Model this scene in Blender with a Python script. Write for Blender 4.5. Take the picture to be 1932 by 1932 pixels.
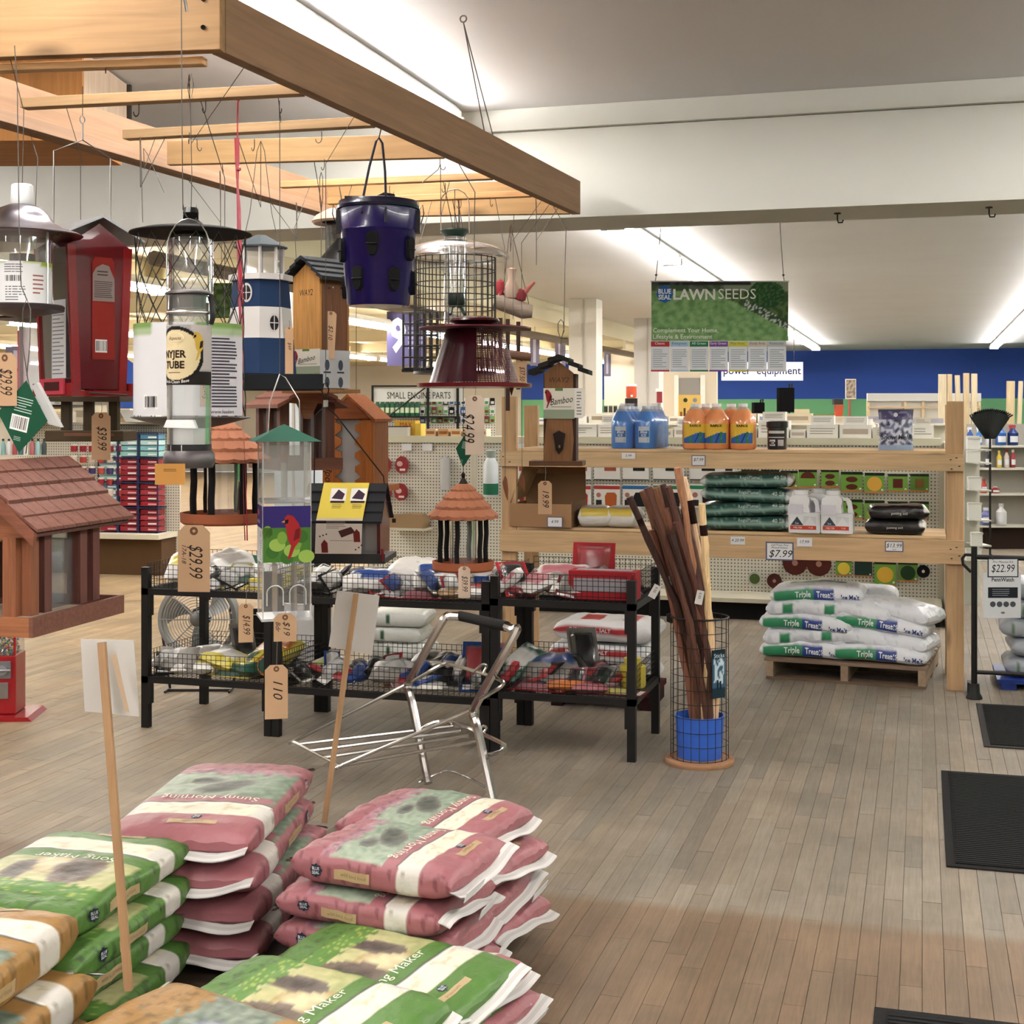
import bpy, math, random
from mathutils import Vector as V, Matrix, Euler, noise
sc = bpy.context.scene
for o in list(bpy.data.objects): bpy.data.objects.remove(o)
PI = math.pi
# ---------------------------------------------------------------- camera
YAW = math.radians(16.34); FPX = 2640.0; CX = 966.0; HZ = 780.0; CAMZ = 1.5
cam = bpy.data.objects.new('camera', bpy.data.cameras.new('camera')); sc.collection.objects.link(cam)
cam.location = (0, 0, CAMZ); cam.rotation_euler = (PI/2, 0, YAW)
cam.data.sensor_width = 36; cam.data.lens = 36*FPX/1932; cam.data.shift_y = -(966-HZ)/1932
cam.data.clip_end = 200; sc.camera = cam
# ---------------------------------------------------------------- world, exposure
w = bpy.data.worlds.new('world'); sc.world = w; w.use_nodes = True
w.node_tree.nodes['Background'].inputs[0].default_value = (0.80, 0.86, 1, 1)
w.node_tree.nodes['Background'].inputs[1].default_value = 0.25
vs = sc.view_settings; vs.view_transform = 'Standard'; vs.look = 'None'; vs.gamma = 1; vs.use_curve_mapping = False
vs.exposure = 2.55
TUBE = 9.0          # emission of the fluorescent tubes
cy = sc.cycles
cy.max_bounces = 7; cy.diffuse_bounces = 3; cy.glossy_bounces = 3; cy.transmission_bounces = 4; cy.transparent_max_bounces = 24
cy.caustics_reflective = False; cy.caustics_refractive = False; cy.sample_clamp_indirect = 6; cy.use_denoising = True
# ---------------------------------------------------------------- geometry of the view: a pixel and a distance give a point
RV = V((math.cos(YAW), math.sin(YAW), 0)); FV = V((-math.sin(YAW), math.cos(YAW), 0)); EYE = V((0, 0, CAMZ))
def at(px, py, d): return EYE + FV*d + RV*((px-CX)/FPX*d) + V((0, 0, (HZ-py)/FPX*d))
def onz(px, py, z=0): return at(px, py, FPX*(CAMZ-z)/(py-HZ))
def ony(px, py, y): return at(px, py, y/(FV.y+RV.y*(px-CX)/FPX))
def onx(px, py, x): return at(px, py, x/(FV.x+RV.x*(px-CX)/FPX))
# ---------------------------------------------------------------- colour and materials
def C(h):
    if not isinstance(h, str): return tuple(h)[:3]
    h = h.lstrip('#'); c = [int(h[i:i+2], 16)/255 for i in (0, 2, 4)]
    c = [x/12.92 if x <= .04045 else ((x+.055)/1.055)**2.4 for x in c]
    l = .2126*c[0]+.7152*c[1]+.0722*c[2]; g = min(1.0, (l/.55)**.15)          # the sheet colours were picked from lit surfaces: bring dark ones down, soften strong ones
    return tuple(max(0.0, (l+(x-l)*.90)*g) for x in c)
MATS = {}
def newmat(name):
    m = bpy.data.materials.new(name); m.use_nodes = True; MATS[name] = m
    nt = m.node_tree; b = nt.nodes['Principled BSDF']; return m, nt, b
def nd(nt, t, **k):
    n = nt.nodes.new('ShaderNode'+t)
    for a, v in k.items():
        if a.startswith('i_'):
            key = a[2:]; n.inputs[int(key) if key.isdigit() else key].default_value = v
        else: setattr(n, a, v)
    return n
def colmat(name, rough=.6, metal=0, noise_amt=.06, nscale=6, bump=0, bscale=60, spec=.4, coat=0, trans=None, sheen=0):
    """base colour from the mesh's own 'Col' attribute, with a little procedural unevenness"""
    m, nt, b = newmat(name); L = nt.links.new
    a = nd(nt, 'VertexColor', layer_name='Col')
    tc = nd(nt, 'TexCoord'); n = nd(nt, 'TexNoise', i_Scale=nscale, i_Detail=3.0); L(tc.outputs['Object'], n.inputs['Vector'])
    mr = nd(nt, 'MapRange', i_3=1-noise_amt, i_4=1+noise_amt); L(n.outputs['Fac'], mr.inputs[0])
    mx = nd(nt, 'VectorMath', operation='SCALE'); L(a.outputs['Color'], mx.inputs[0]); L(mr.outputs[0], mx.inputs['Scale'])
    L(mx.outputs[0], b.inputs['Base Color'])
    b.inputs['Roughness'].default_value = rough; b.inputs['Metallic'].default_value = metal
    b.inputs['Specular IOR Level'].default_value = spec; b.inputs['Coat Weight'].default_value = coat
    if bump:
        n2 = nd(nt, 'TexNoise', i_Scale=bscale, i_Detail=2.0); L(tc.outputs['Object'], n2.inputs['Vector'])
        bp = nd(nt, 'Bump', i_Strength=bump, i_Distance=.01); L(n2.outputs['Fac'], bp.inputs['Height']); L(bp.outputs[0], b.inputs['Normal'])
    return m
colmat('paper', .75, spec=.2); colmat('matte', .8, noise_amt=.08, spec=.25); colmat('gloss', .25, noise_amt=.03, coat=.2)
colmat('plastic', .4, noise_amt=.03); colmat('sack', .42, noise_amt=.07, nscale=14, bump=.25, bscale=45, spec=.5)
colmat('film', .3, noise_amt=.05, nscale=10, bump=.35, bscale=30, spec=.6)
colmat('steel', .28, metal=1, noise_amt=.05); colmat('dullmetal', .45, metal=.7, noise_amt=.08)
colmat('blackiron', .5, metal=.0, noise_amt=.12, spec=.4); colmat('chrome', .16, metal=1, noise_amt=.02)
colmat('paint', .6, noise_amt=.05, nscale=1.5, spec=.25); colmat('fabric', .9, noise_amt=.15, nscale=40, bump=.3, bscale=300, spec=.1)
colmat('rubber', .8, noise_amt=.25, nscale=120, bump=.6, bscale=500, spec=.2)
def woodmat(name, grain=.18, scale=1.0, axis=0, rough=.65, knots=True):
    m, nt, b = newmat(name); L = nt.links.new
    a = nd(nt, 'VertexColor', layer_name='Col'); tc = nd(nt, 'TexCoord')
    mp = nd(nt, 'Mapping'); s = [28*scale]*3; s[axis] = 1.6*scale; mp.inputs['Scale'].default_value = s
    L(tc.outputs['Object'], mp.inputs['Vector'])
    n = nd(nt, 'TexNoise', i_Scale=1.4, i_Detail=4.0, i_Distortion=.8); L(mp.outputs[0], n.inputs['Vector'])
    mr = nd(nt, 'MapRange', i_1=.3, i_2=.7, i_3=1-grain, i_4=1+grain*.6); L(n.outputs['Fac'], mr.inputs[0])
    f = mr.outputs[0]
    if knots:
        mk = nd(nt, 'Mapping'); s2 = [9*scale]*3; s2[axis] = 3.2*scale; mk.inputs['Scale'].default_value = s2; L(tc.outputs['Object'], mk.inputs['Vector'])
        vo = nd(nt, 'TexVoronoi'); vo.inputs['Scale'].default_value = .62; L(mk.outputs[0], vo.inputs['Vector'])
        kr = nd(nt, 'MapRange', i_1=.05, i_2=.16, i_3=.45, i_4=1.0); L(vo.outputs['Distance'], kr.inputs[0])
        mm = nd(nt, 'Math', operation='MULTIPLY'); L(f, mm.inputs[0]); L(kr.outputs[0], mm.inputs[1]); f = mm.outputs[0]
    mx = nd(nt, 'VectorMath', operation='SCALE'); L(a.outputs['Color'], mx.inputs[0]); L(f, mx.inputs['Scale'])
    L(mx.outputs[0], b.inputs['Base Color']); b.inputs['Roughness'].default_value = rough; b.inputs['Specular IOR Level'].default_value = .3
    bp = nd(nt, 'Bump', i_Strength=.15, i_Distance=.004); L(n.outputs['Fac'], bp.inputs['Height']); L(bp.outputs[0], b.inputs['Normal'])
    return m
woodmat('wood_x', axis=0); woodmat('wood_y', axis=1); woodmat('wood_z', axis=2)
woodmat('cedar_x', axis=0, scale=2.5, knots=False, grain=.25); woodmat('cedar_z', axis=2, scale=2.5, knots=False, grain=.25)
def clearmat(name, tint=(1, 1, 1), gloss=.06, dens=.1, rough=.03):
    """thin clear plastic: mostly see-through, a faint body of its own and a mirror share that grows at grazing angles"""
    m, nt, b = newmat(name); L = nt.links.new; out = nt.nodes['Material Output']
    t = nd(nt, 'BsdfTransparent'); t.inputs[0].default_value = (*tint, 1)
    b.inputs['Base Color'].default_value = (*tint, 1); b.inputs['Roughness'].default_value = .35
    m1 = nd(nt, 'MixShader', i_0=dens); L(t.outputs[0], m1.inputs[1]); L(b.outputs[0], m1.inputs[2])
    g = nd(nt, 'BsdfGlossy'); g.inputs['Roughness'].default_value = rough
    lw = nd(nt, 'LayerWeight', i_Blend=.25); mr = nd(nt, 'MapRange', i_3=gloss, i_4=.75); L(lw.outputs['Fresnel'], mr.inputs[0])
    m2 = nd(nt, 'MixShader'); L(mr.outputs[0], m2.inputs[0]); L(m1.outputs[0], m2.inputs[1]); L(g.outputs[0], m2.inputs[2])
    L(m2.outputs[0], out.inputs['Surface']); return m
clearmat('clear', (.93, .94, .95), .07, .10); clearmat('wrap', (.98, .99, 1), .035, .02, .15); clearmat('milky', (.9, .92, .93), .08, .45, .2)
def liquidmat(name, col, dens=.75):
    m = clearmat(name, C(col), .05, dens, .1); return m
liquidmat('blue_fluid', '#2f97ff', .96); liquidmat('orange_fluid', '#ff9a4c', .95)
def glowmat(name, col, s):
    m, nt, b = newmat(name); b.inputs['Base Color'].default_value = (.9, .9, .9, 1)
    b.inputs['Emission Color'].default_value = (*C(col), 1); b.inputs['Emission Strength'].default_value = s; return m
glowmat('tube_glow', '#fffaf5', TUBE); glowmat('day_glow', '#e6f0ff', 1.6)
def meshmat(name, col, scale, hole=.33, rough=.4, metal=.3, obj='UV', rows=True):
    """perforated sheet too fine to model hole by hole: real see-through openings in a thin sheet"""
    m, nt, b = newmat(name); L = nt.links.new; out = nt.nodes['Material Output']
    b.inputs['Base Color'].default_value = (*C(col), 1); b.inputs['Roughness'].default_value = rough; b.inputs['Metallic'].default_value = metal
    tc = nd(nt, 'TexCoord'); mp = nd(nt, 'Mapping'); mp.inputs['Scale'].default_value = (scale, scale, scale); L(tc.outputs[obj], mp.inputs[0])
    fr = nd(nt, 'VectorMath', operation='FRACTION'); L(mp.outputs[0], fr.inputs[0])
    sb = nd(nt, 'VectorMath', operation='SUBTRACT'); sb.inputs[1].default_value = (.5, .5, 0); L(fr.outputs[0], sb.inputs[0])
    sx = nd(nt, 'SeparateXYZ'); L(sb.outputs[0], sx.inputs[0]); cx = nd(nt, 'CombineXYZ'); L(sx.outputs[0], cx.inputs[0]); L(sx.outputs[1], cx.inputs[1])
    ln = nd(nt, 'VectorMath', operation='LENGTH'); L(cx.outputs[0], ln.inputs[0])
    lt = nd(nt, 'Math', operation='LESS_THAN', i_1=hole); L(ln.outputs['Value'], lt.inputs[0])
    t = nd(nt, 'BsdfTransparent'); mx = nd(nt, 'MixShader'); L(lt.outputs[0], mx.inputs[0]); L(b.outputs[0], mx.inputs[1]); L(t.outputs[0], mx.inputs[2])
    L(mx.outputs[0], out.inputs['Surface']); return m
def pegmat(name, col, hole, pitch=.0254):
    m, nt, b = newmat(name); L = nt.links.new
    ge = nd(nt, 'NewGeometry'); mp = nd(nt, 'Mapping'); mp.inputs['Scale'].default_value = (1/pitch,)*3; L(ge.outputs['Position'], mp.inputs[0])
    fr = nd(nt, 'VectorMath', operation='FRACTION'); L(mp.outputs[0], fr.inputs[0])
    sx = nd(nt, 'SeparateXYZ'); L(fr.outputs[0], sx.inputs[0]); cx = nd(nt, 'CombineXYZ', i_Z=0.0)
    for i, k in ((0, 0), (2, 1)):
        s = nd(nt, 'Math', operation='SUBTRACT', i_1=.5); L(sx.outputs[i], s.inputs[0]); L(s.outputs[0], cx.inputs[k])
    ln = nd(nt, 'VectorMath', operation='LENGTH'); L(cx.outputs[0], ln.inputs[0])
    mr = nd(nt, 'MapRange', i_1=.17, i_2=.26); L(ln.outputs['Value'], mr.inputs[0])
    mx = nd(nt, 'MixRGB'); mx.inputs[1].default_value = (*C(hole), 1); mx.inputs[2].default_value = (*C(col), 1); L(mr.outputs[0], mx.inputs[0])
    L(mx.outputs[0], b.inputs['Base Color']); b.inputs['Roughness'].default_value = .7; return m
pegmat('pegboard', '#d9d5c6', '#6d675c')
meshmat('red_mesh', '#5e0f22', 34, .40, .35, .4); meshmat('black_mesh', '#1c1a18', 40, .36)
# ---------------------------------------------------------------- mesh builder
TEXTS = {}
def text2d(s, shear=0, bold=0):
    k = (s, shear, bold)
    if k not in TEXTS:
        c = bpy.data.curves.new('t', 'FONT'); c.body = s; c.resolution_u = 2; c.shear = shear; c.offset = bold
        o = bpy.data.objects.new('t', c); me = o.to_mesh()
        vs_ = [(v.co.x, v.co.y) for v in me.vertices]; fs = [tuple(p.vertices) for p in me.polygons]
        o.to_mesh_clear(); bpy.data.objects.remove(o); bpy.data.curves.remove(c)
        x0 = min(v[0] for v in vs_); x1 = max(v[0] for v in vs_)
        TEXTS[k] = ([(x-x0, y) for x, y in vs_], fs, x1-x0)
    return TEXTS[k]
class MB:
    def __init__(s, col='#808080'): s.v = []; s.f = []; s.c = []; s.sm = []; s.uv = None; s.col = C(col); s.M = None
    def color(s, h): s.col = C(h); return s
    def add(s, vs_, fs, smooth=False, cols=None):
        n = len(s.v)
        s.v += [tuple(s.M @ V(p)) for p in vs_] if s.M is not None else [tuple(p) for p in vs_]
        for i, f in enumerate(fs):
            s.f.append(tuple(j+n for j in f)); s.c.append(cols[i] if cols else s.col); s.sm.append(smooth)
        return s
    def box(s, x0, x1, y0, y1, z0, z1, col=None):
        if col: s.color(col)
        return s.add([(x, y, z) for z in (z0, z1) for y in (y0, y1) for x in (x0, x1)],
            [(0, 2, 3, 1), (4, 5, 7, 6), (0, 1, 5, 4), (2, 6, 7, 3), (0, 4, 6, 2), (1, 3, 7, 5)])
    def cbox(s, c, d, col=None): return s.box(c[0]-d[0]/2, c[0]+d[0]/2, c[1]-d[1]/2, c[1]+d[1]/2, c[2]-d[2]/2, c[2]+d[2]/2, col)
    def prism(s, poly, y0, y1, col=None):
        """outline in x,z pulled from y0 to y1"""
        if col: s.color(col)
        n = len(poly); ar = sum(poly[i][0]*poly[(i+1) % n][1]-poly[(i+1) % n][0]*poly[i][1] for i in range(n))
        if ar < 0: poly = poly[::-1]
        return s.add([(x, y0, z) for x, z in poly]+[(x, y1, z) for x, z in poly],
            [tuple(range(n)), tuple(range(2*n-1, n-1, -1))]+[(i, i+n, (i+1) % n+n, (i+1) % n) for i in range(n)])
    def prismx(s, poly, x0, x1, col=None):
        """outline in y,z pulled from x0 to x1"""
        if col: s.color(col)
        n = len(poly); ar = sum(poly[i][0]*poly[(i+1) % n][1]-poly[(i+1) % n][0]*poly[i][1] for i in range(n))
        if ar < 0: poly = poly[::-1]
        return s.add([(x1, y, z) for y, z in poly]+[(x0, y, z) for y, z in poly],
            [tuple(range(n)), tuple(range(2*n-1, n-1, -1))]+[(i, i+n, (i+1) % n+n, (i+1) % n) for i in range(n)])
    def beam(s, a, b, w, h, col=None, up=(0, 0, 1)):
        """square-cut timber from a to b"""
        if col: s.color(col)
        a, b = V(a), V(b); d = (b-a).normalized(); r = d.cross(V(up)).normalized(); u = r.cross(d)
        return s.add([p+r*x*w/2+u*z*h/2 for p in (a, b) for x, z in ((-1, -1), (1, -1), (1, 1), (-1, 1))],
            [(0, 1, 2, 3), (7, 6, 5, 4), (0, 4, 5, 1), (1, 5, 6, 2), (2, 6, 7, 3), (3, 7, 4, 0)])
    def tube(s, pts, r, n=6, col=None, closed=False, smooth=True):
        if col: s.color(col)
        pts = [V(p) for p in pts]; k = len(pts); rs = r if isinstance(r, (list, tuple)) else [r]*k
        vs_ = []; ref = None
        for i, p in enumerate(pts):
            if closed: t = (pts[(i+1) % k]-pts[i-1])
            else: t = pts[min(i+1, k-1)]-pts[max(i-1, 0)]
            t = t.normalized() if t.length > 1e-9 else V((0, 0, 1))
            if ref is None: ref = V((0, 0, 1)) if abs(t.z) < .9 else V((1, 0, 0))
            a = t.cross(ref)
            if a.length < 1e-5: a = t.cross(V((.3, .8, .5)))
            a.normalize(); b = a.cross(t); ref = b
            vs_ += [p+(a*math.cos(2*PI*j/n)+b*math.sin(2*PI*j/n))*rs[i] for j in range(n)]
        fs = [(i*n+j, i*n+(j+1) % n, ((i+1) % k)*n+(j+1) % n, ((i+1) % k)*n+j) for i in range(k if closed else k-1) for j in range(n)]
        if not closed: fs += [tuple(range(n-1, -1, -1)), tuple((k-1)*n+j for j in range(n))]
        return s.add(vs_, fs, smooth and n > 4)
    def lathe(s, prof, n=24, c=(0, 0, 0), col=None, arc=None, smooth=True, ysc=1):
        """profile of (radius, height) turned about z; arc=(a0,a1) turns part of the way"""
        if col: s.color(col)
        a0, a1 = arc or (0, 2*PI); full = arc is None; m = n if full else n+1
        vs_ = [(c[0]+r*math.cos(a0+(a1-a0)*j/n), c[1]+r*ysc*math.sin(a0+(a1-a0)*j/n), c[2]+z) for r, z in prof for j in range(m)]
        fs = [(i*m+j, i*m+(j+1) % m, (i+1)*m+(j+1) % m, (i+1)*m+j) for i in range(len(prof)-1) for j in range(n)]
        return s.add(vs_, fs, smooth)
    def grid(s, S, nu, nv, colf=None, smooth=True, u0=0, u1=1, v0=0, v1=1, wrap=False):
        """surface S(u,v); colf(u,v) colours each small face"""
        mv = nv if wrap else nv+1
        vs_ = [S(u0+(u1-u0)*i/nu, v0+(v1-v0)*j/nv) for i in range(nu+1) for j in range(mv)]
        fs = [(i*mv+j, (i+1)*mv+j, (i+1)*mv+(j+1) % mv, i*mv+(j+1) % mv) for i in range(nu) for j in range(nv)]
        cols = None
        if colf:
            vc = [C(colf(u0+(u1-u0)*i/nu, v0+(v1-v0)*(j % nv if wrap else j)/nv)) for i in range(nu+1) for j in range(mv)]
            cols = [[vc[k] for k in f] for f in fs]
        return s.add(vs_, fs, smooth, cols)
    def text(s, t, S, h, col=None, x=0, y=0, align='l', shear=0, bold=0, wmax=None):
        """lettering laid on the surface S(x,y) -> point, h = letter size"""
        if col: s.color(col)
        vs_, fs, w_ = text2d(t, shear, bold); k = h/.73; kx = k
        if wmax and w_*k > wmax: kx = wmax/w_
        ox = x-(w_*kx if align == 'r' else w_*kx/2 if align == 'c' else 0)
        return s.add([S(ox+a*kx, y+b*k) for a, b in vs_], fs)
    def mesh(s, name, k=1.0):
        me = bpy.data.meshes.new(name)
        me.from_pydata([(x*k, y*k, z*k) for x, y, z in s.v] if k != 1 else s.v, [], s.f)
        at_ = me.color_attributes.new('Col', 'FLOAT_COLOR', 'CORNER'); buf = []
        for f, c in zip(s.f, s.c):
            if isinstance(c, list):
                for q in c: buf += [*q, 1.0]
            else: buf += [c[0], c[1], c[2], 1.0]*len(f)
        at_.data.foreach_set('color', buf)
        me.polygons.foreach_set('use_smooth', s.sm)
        if any(s.sm): me.set_sharp_from_angle(angle=math.radians(38))
        if s.uv:
            ul = me.uv_layers.new(name='UVMap')
            for lp in me.loops: ul.data[lp.index].uv = s.uv(me.vertices[lp.vertex_index].co/k)
        me.update(); return me
class T:
    """a thing: an Empty that holds its parts; k scales the numbers its parts are written in"""
    def __init__(s, o, k=1.0): s.o = o; s.k = k
def link(o): sc.collection.objects.link(o); return o
def tag(o, label, cat, group=None):
    o['label'] = label; o['category'] = cat
    if group: o['group'] = group
    return o
def thing(name, label, cat, loc=None, rot=0, group=None, px=None, k=None):
    """px=(px,py,depth): parts are then written in pixels at that depth, x right, y away, z up"""
    o = link(bpy.data.objects.new(name, None)); o.empty_display_size = .05
    if px: o.location = at(*px); o.rotation_euler = (0, 0, YAW+math.radians(rot)); k = k or px[2]/FPX
    else: o.location = loc; o.rotation_euler = (0, 0, math.radians(rot)); k = k or 1.0
    tag(o, label, cat, group); return T(o, k)
def part(t, name, mb, mat, label=None, bevel=0, kind=None, loc=None):
    """one mesh object under a thing (T) or under another part (an object)"""
    par = t.o if isinstance(t, T) else t; k = t.k if isinstance(t, T) else par.get('_k', 1.0)
    me = mb.mesh(name, k) if isinstance(mb, MB) else mb
    if not me.materials: me.materials.append(MATS[mat])
    o = link(bpy.data.objects.new(name, me)); o.parent = par
    if loc: o.location = loc
    if k != 1: o['_k'] = k
    if label: o['label'] = label
    if kind: o['kind'] = kind
    if bevel:
        b = o.modifiers.new('bevel', 'BEVEL'); b.width = bevel; b.segments = 2; b.limit_method = 'ANGLE'; b.harden_normals = False
    return o
def solo(name, mb, mat, label, cat, group=None, loc=(0, 0, 0), rot=0, bevel=0):
    me = mb.mesh(name); me.materials.append(MATS[mat])
    o = link(bpy.data.objects.new(name, me)); o.location = loc; o.rotation_euler = (0, 0, math.radians(rot)); tag(o, label, cat, group)
    if bevel:
        b = o.modifiers.new('bevel', 'BEVEL'); b.width = bevel; b.segments = 2; b.limit_method = 'ANGLE'
    return o
def struct(name, mb, mat, parent=None, kind='structure'):
    me = mb.mesh(name); me.materials.append(MATS[mat]); o = link(bpy.data.objects.new(name, me))
    if parent: o.parent = parent
    else: o['kind'] = kind
    return o
def copy_thing(t, loc, rotz, label, group=None):
    """the thing, its parts and their sub-parts"""
    src = t.o; r = link(src.copy()); r.location = loc; r.rotation_euler = rotz if isinstance(rotz, Euler) else (0, 0, rotz)
    r['label'] = label
    if group: r['group'] = group
    for ch in list(src.children):
        c = link(ch.copy()); c.parent = r
        for g in list(ch.children):
            d = link(g.copy()); d.parent = c
    return r
ORD = 'first second third fourth fifth sixth seventh eighth ninth tenth eleventh twelfth thirteenth fourteenth fifteenth sixteenth seventeenth eighteenth nineteenth twentieth'.split()
rnd = random.Random(7)
def flat(y, off=0): return lambda a, b: (a, y-off, b)            # a card facing the viewer: x right, z up
def arcpts(cx, cz, r, a0, a1, n, y=0): return [(cx+r*math.cos(a0+(a1-a0)*i/n), y, cz+r*math.sin(a0+(a1-a0)*i/n)) for i in range(n+1)]
# ================================================================ setting
CEIL = 2.93; LOWC = 2.68
X0, X1, Y0, Y1 = -20.0, 6.5, -4.0, 32.5
# floor: slab with separate strip planks laid on it
def plank_material():
    m, nt, b = newmat('plank'); L = nt.links.new
    a = nd(nt, 'VertexColor', layer_name='Col'); ge = nd(nt, 'NewGeometry'); sx = nd(nt, 'SeparateXYZ'); L(ge.outputs['Position'], sx.inputs[0])
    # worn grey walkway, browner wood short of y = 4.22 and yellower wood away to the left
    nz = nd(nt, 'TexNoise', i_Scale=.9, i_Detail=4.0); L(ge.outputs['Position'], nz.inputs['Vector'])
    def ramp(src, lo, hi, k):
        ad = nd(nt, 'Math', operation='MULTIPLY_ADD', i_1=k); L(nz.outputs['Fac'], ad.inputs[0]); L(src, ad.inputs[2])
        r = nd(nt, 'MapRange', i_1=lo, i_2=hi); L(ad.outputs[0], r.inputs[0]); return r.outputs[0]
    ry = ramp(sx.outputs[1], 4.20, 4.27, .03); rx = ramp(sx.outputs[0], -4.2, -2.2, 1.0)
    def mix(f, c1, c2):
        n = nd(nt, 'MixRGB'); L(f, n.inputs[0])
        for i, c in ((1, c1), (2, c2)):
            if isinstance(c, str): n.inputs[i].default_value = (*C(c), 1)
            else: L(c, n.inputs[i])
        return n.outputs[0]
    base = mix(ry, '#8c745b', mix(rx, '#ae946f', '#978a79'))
    st = nd(nt, 'TexNoise', i_Scale=2.3, i_Detail=6.0, i_Roughness=.65); L(ge.outputs['Position'], st.inputs['Vector'])
    sr = nd(nt, 'MapRange', i_1=.35, i_2=.7, i_3=.74, i_4=1.14); L(st.outputs['Fac'], sr.inputs[0])
    mp = nd(nt, 'Mapping'); mp.inputs['Scale'].default_value = (90, 5, 1); L(ge.outputs['Position'], mp.inputs[0])
    gr = nd(nt, 'TexNoise', i_Scale=1.0, i_Detail=4.0, i_Distortion=1.0); L(mp.outputs[0], gr.inputs['Vector'])
    g2 = nd(nt, 'MapRange', i_1=.3, i_2=.7, i_3=.87, i_4=1.1); L(gr.outputs['Fac'], g2.inputs[0])
    mu = nd(nt, 'Math', operation='MULTIPLY'); L(sr.outputs[0], mu.inputs[0]); L(g2.outputs[0], mu.inputs[1])
    v1 = nd(nt, 'VectorMath', operation='SCALE'); L(base, v1.inputs[0]); L(mu.outputs[0], v1.inputs['Scale'])
    v2 = nd(nt, 'VectorMath', operation='MULTIPLY'); L(v1.outputs[0], v2.inputs[0]); L(a.outputs['Color'], v2.inputs[1])
    L(v2.outputs[0], b.inputs['Base Color']); b.inputs['Specular IOR Level'].default_value = .3
    rr = nd(nt, 'MapRange', i_3=.42, i_4=.7); L(st.outputs['Fac'], rr.inputs[0]); L(rr.outputs[0], b.inputs['Roughness'])
    bp = nd(nt, 'Bump', i_Strength=.12, i_Distance=.003); L(gr.outputs['Fac'], bp.inputs['Height']); L(bp.outputs[0], b.inputs['Normal'])
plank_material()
floor = struct('floor', MB('#6b5238').box(X0, X1, Y0, Y1, -.1, -.012), 'paint')
PW = .057; pl = []
r_ = random.Random(3)
for i in range(int(-12/PW), int(2.4/PW)):
    x = i*PW; y = 2.9+r_.random()*.9-.9
    while y < 15.5:
        ln = r_.choice((.35, .5, .62, .75, .9, 1.05)); ym = y+ln/2
        d = (V((x, ym, 0))-EYE); dep = d.dot(FV); lat = d.dot(RV)
        px = CX+lat/dep*FPX if dep > .5 else -999; py = HZ+CAMZ/dep*FPX if dep > .5 else 9999
        if -150 < px < 2080 and py < 2250:
            tone = r_.gauss(1, .07); tone = max(.76, min(1.16, tone)); hue = r_.uniform(-.035, .035)
            pl.append(((px-1450)**2*.4+(py-1932)**2*1.5 if px > 1000 or py < 1400 else 9e9, x, y, ln, (tone+hue, tone, tone-hue), r_.uniform(-.0004, .0004)))
        y += ln
pl.sort()
def plank_mb(mb, p):
    _, x, y, ln, c, dz = p; mb.col = c; g = .0007
    return mb.box(x+g, x+PW-g, y+g, y+ln-g, -.0125, dz)
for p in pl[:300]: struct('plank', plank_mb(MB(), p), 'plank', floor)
mb = MB()
for p in pl[300:]: plank_mb(mb, p)
for gx in range(int(X0), int(X1)):            # beyond the planks that can be told apart
    for gy in range(int(Y0), int(Y1)):
        if not (-12 <= gx < 2 and 2 <= gy < 15): mb.col = (1, 1, 1); mb.box(gx, gx+1, gy, gy+1, -.0125, -.0006)
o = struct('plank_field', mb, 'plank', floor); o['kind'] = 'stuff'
# ceilings
struct('ceiling', MB('#dadadc').box(X0, X1, Y0, Y1, CEIL, CEIL+.1), 'paint')
mb = MB('#d9cda8').box(X0, -4.6, 7.0, Y1, LOWC, CEIL-.002)
struct('trim_1', mb, 'paint')
for i, y in enumerate((9.6, 12.6, 15.6, 18.6, 22, 26)): struct('trim_%d' % (i+10), MB('#c9b98c').box(X0, -4.6, y, y+.22, LOWC-.14, LOWC-.001), 'paint')
# boxed beam across the shop
SY = 6.34
struct('trim_2', MB('#cfd0c9').box(X0, X1, SY, SY+.46, 2.414, 2.826), 'paint')
struct('trim_3', MB('#cfd0c9').box(X0, X1, SY-.035, SY+.46, 2.829, CEIL-.001), 'paint')
for px, py in ((1580, 408), (1866, 388)):
    t = thing('ceiling_hook', 'dark steel hook screwed into the underside of the white boxed beam, '+('left one of two' if px < 1700 else 'right one of two'), 'hook', loc=(ony(px, py, SY+.2).x, SY+.2, 2.411), k=.0026, group='hooks under the boxed beam')
    part(t, 'plate', MB('#3a3632').lathe([(0, 2), (6, 2), (6, -1), (0, -1)], 10), 'dullmetal')
    part(t, 'hook', MB('#3a3632').tube([(0, 0, 0), (0, 0, -10)]+[(5+5*math.cos(a), 0, -11-7*math.sin(a)) for a in (PI, PI*.75+0, PI*.25+0, 0)][1:], 1.4), 'dullmetal')
# walls
struct('wall_back', MB('#3564d6').box(-9.3, X1, Y1, Y1+.2, 1.83, CEIL).box(-9.3, X1, Y1, Y1+.2, 0, 1.829, '#78c88c'), 'paint')
struct('wall_back_left', MB('#d8cfbd').box(X0, -9.302, Y1-.02, Y1+.2, 0, CEIL), 'paint')
struct('wall_left', MB('#d8cfbd').box(X0-.2, X0, Y0, Y1, 0, CEIL), 'paint')
struct('wall_right', MB('#4f9a5c').box(X1, X1+.2, Y0, Y1, 0, CEIL), 'paint')
struct('wall_rear', MB('#d6cfc2').box(X0, X1, Y0-.2, Y0, 0, CEIL), 'paint')
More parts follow.
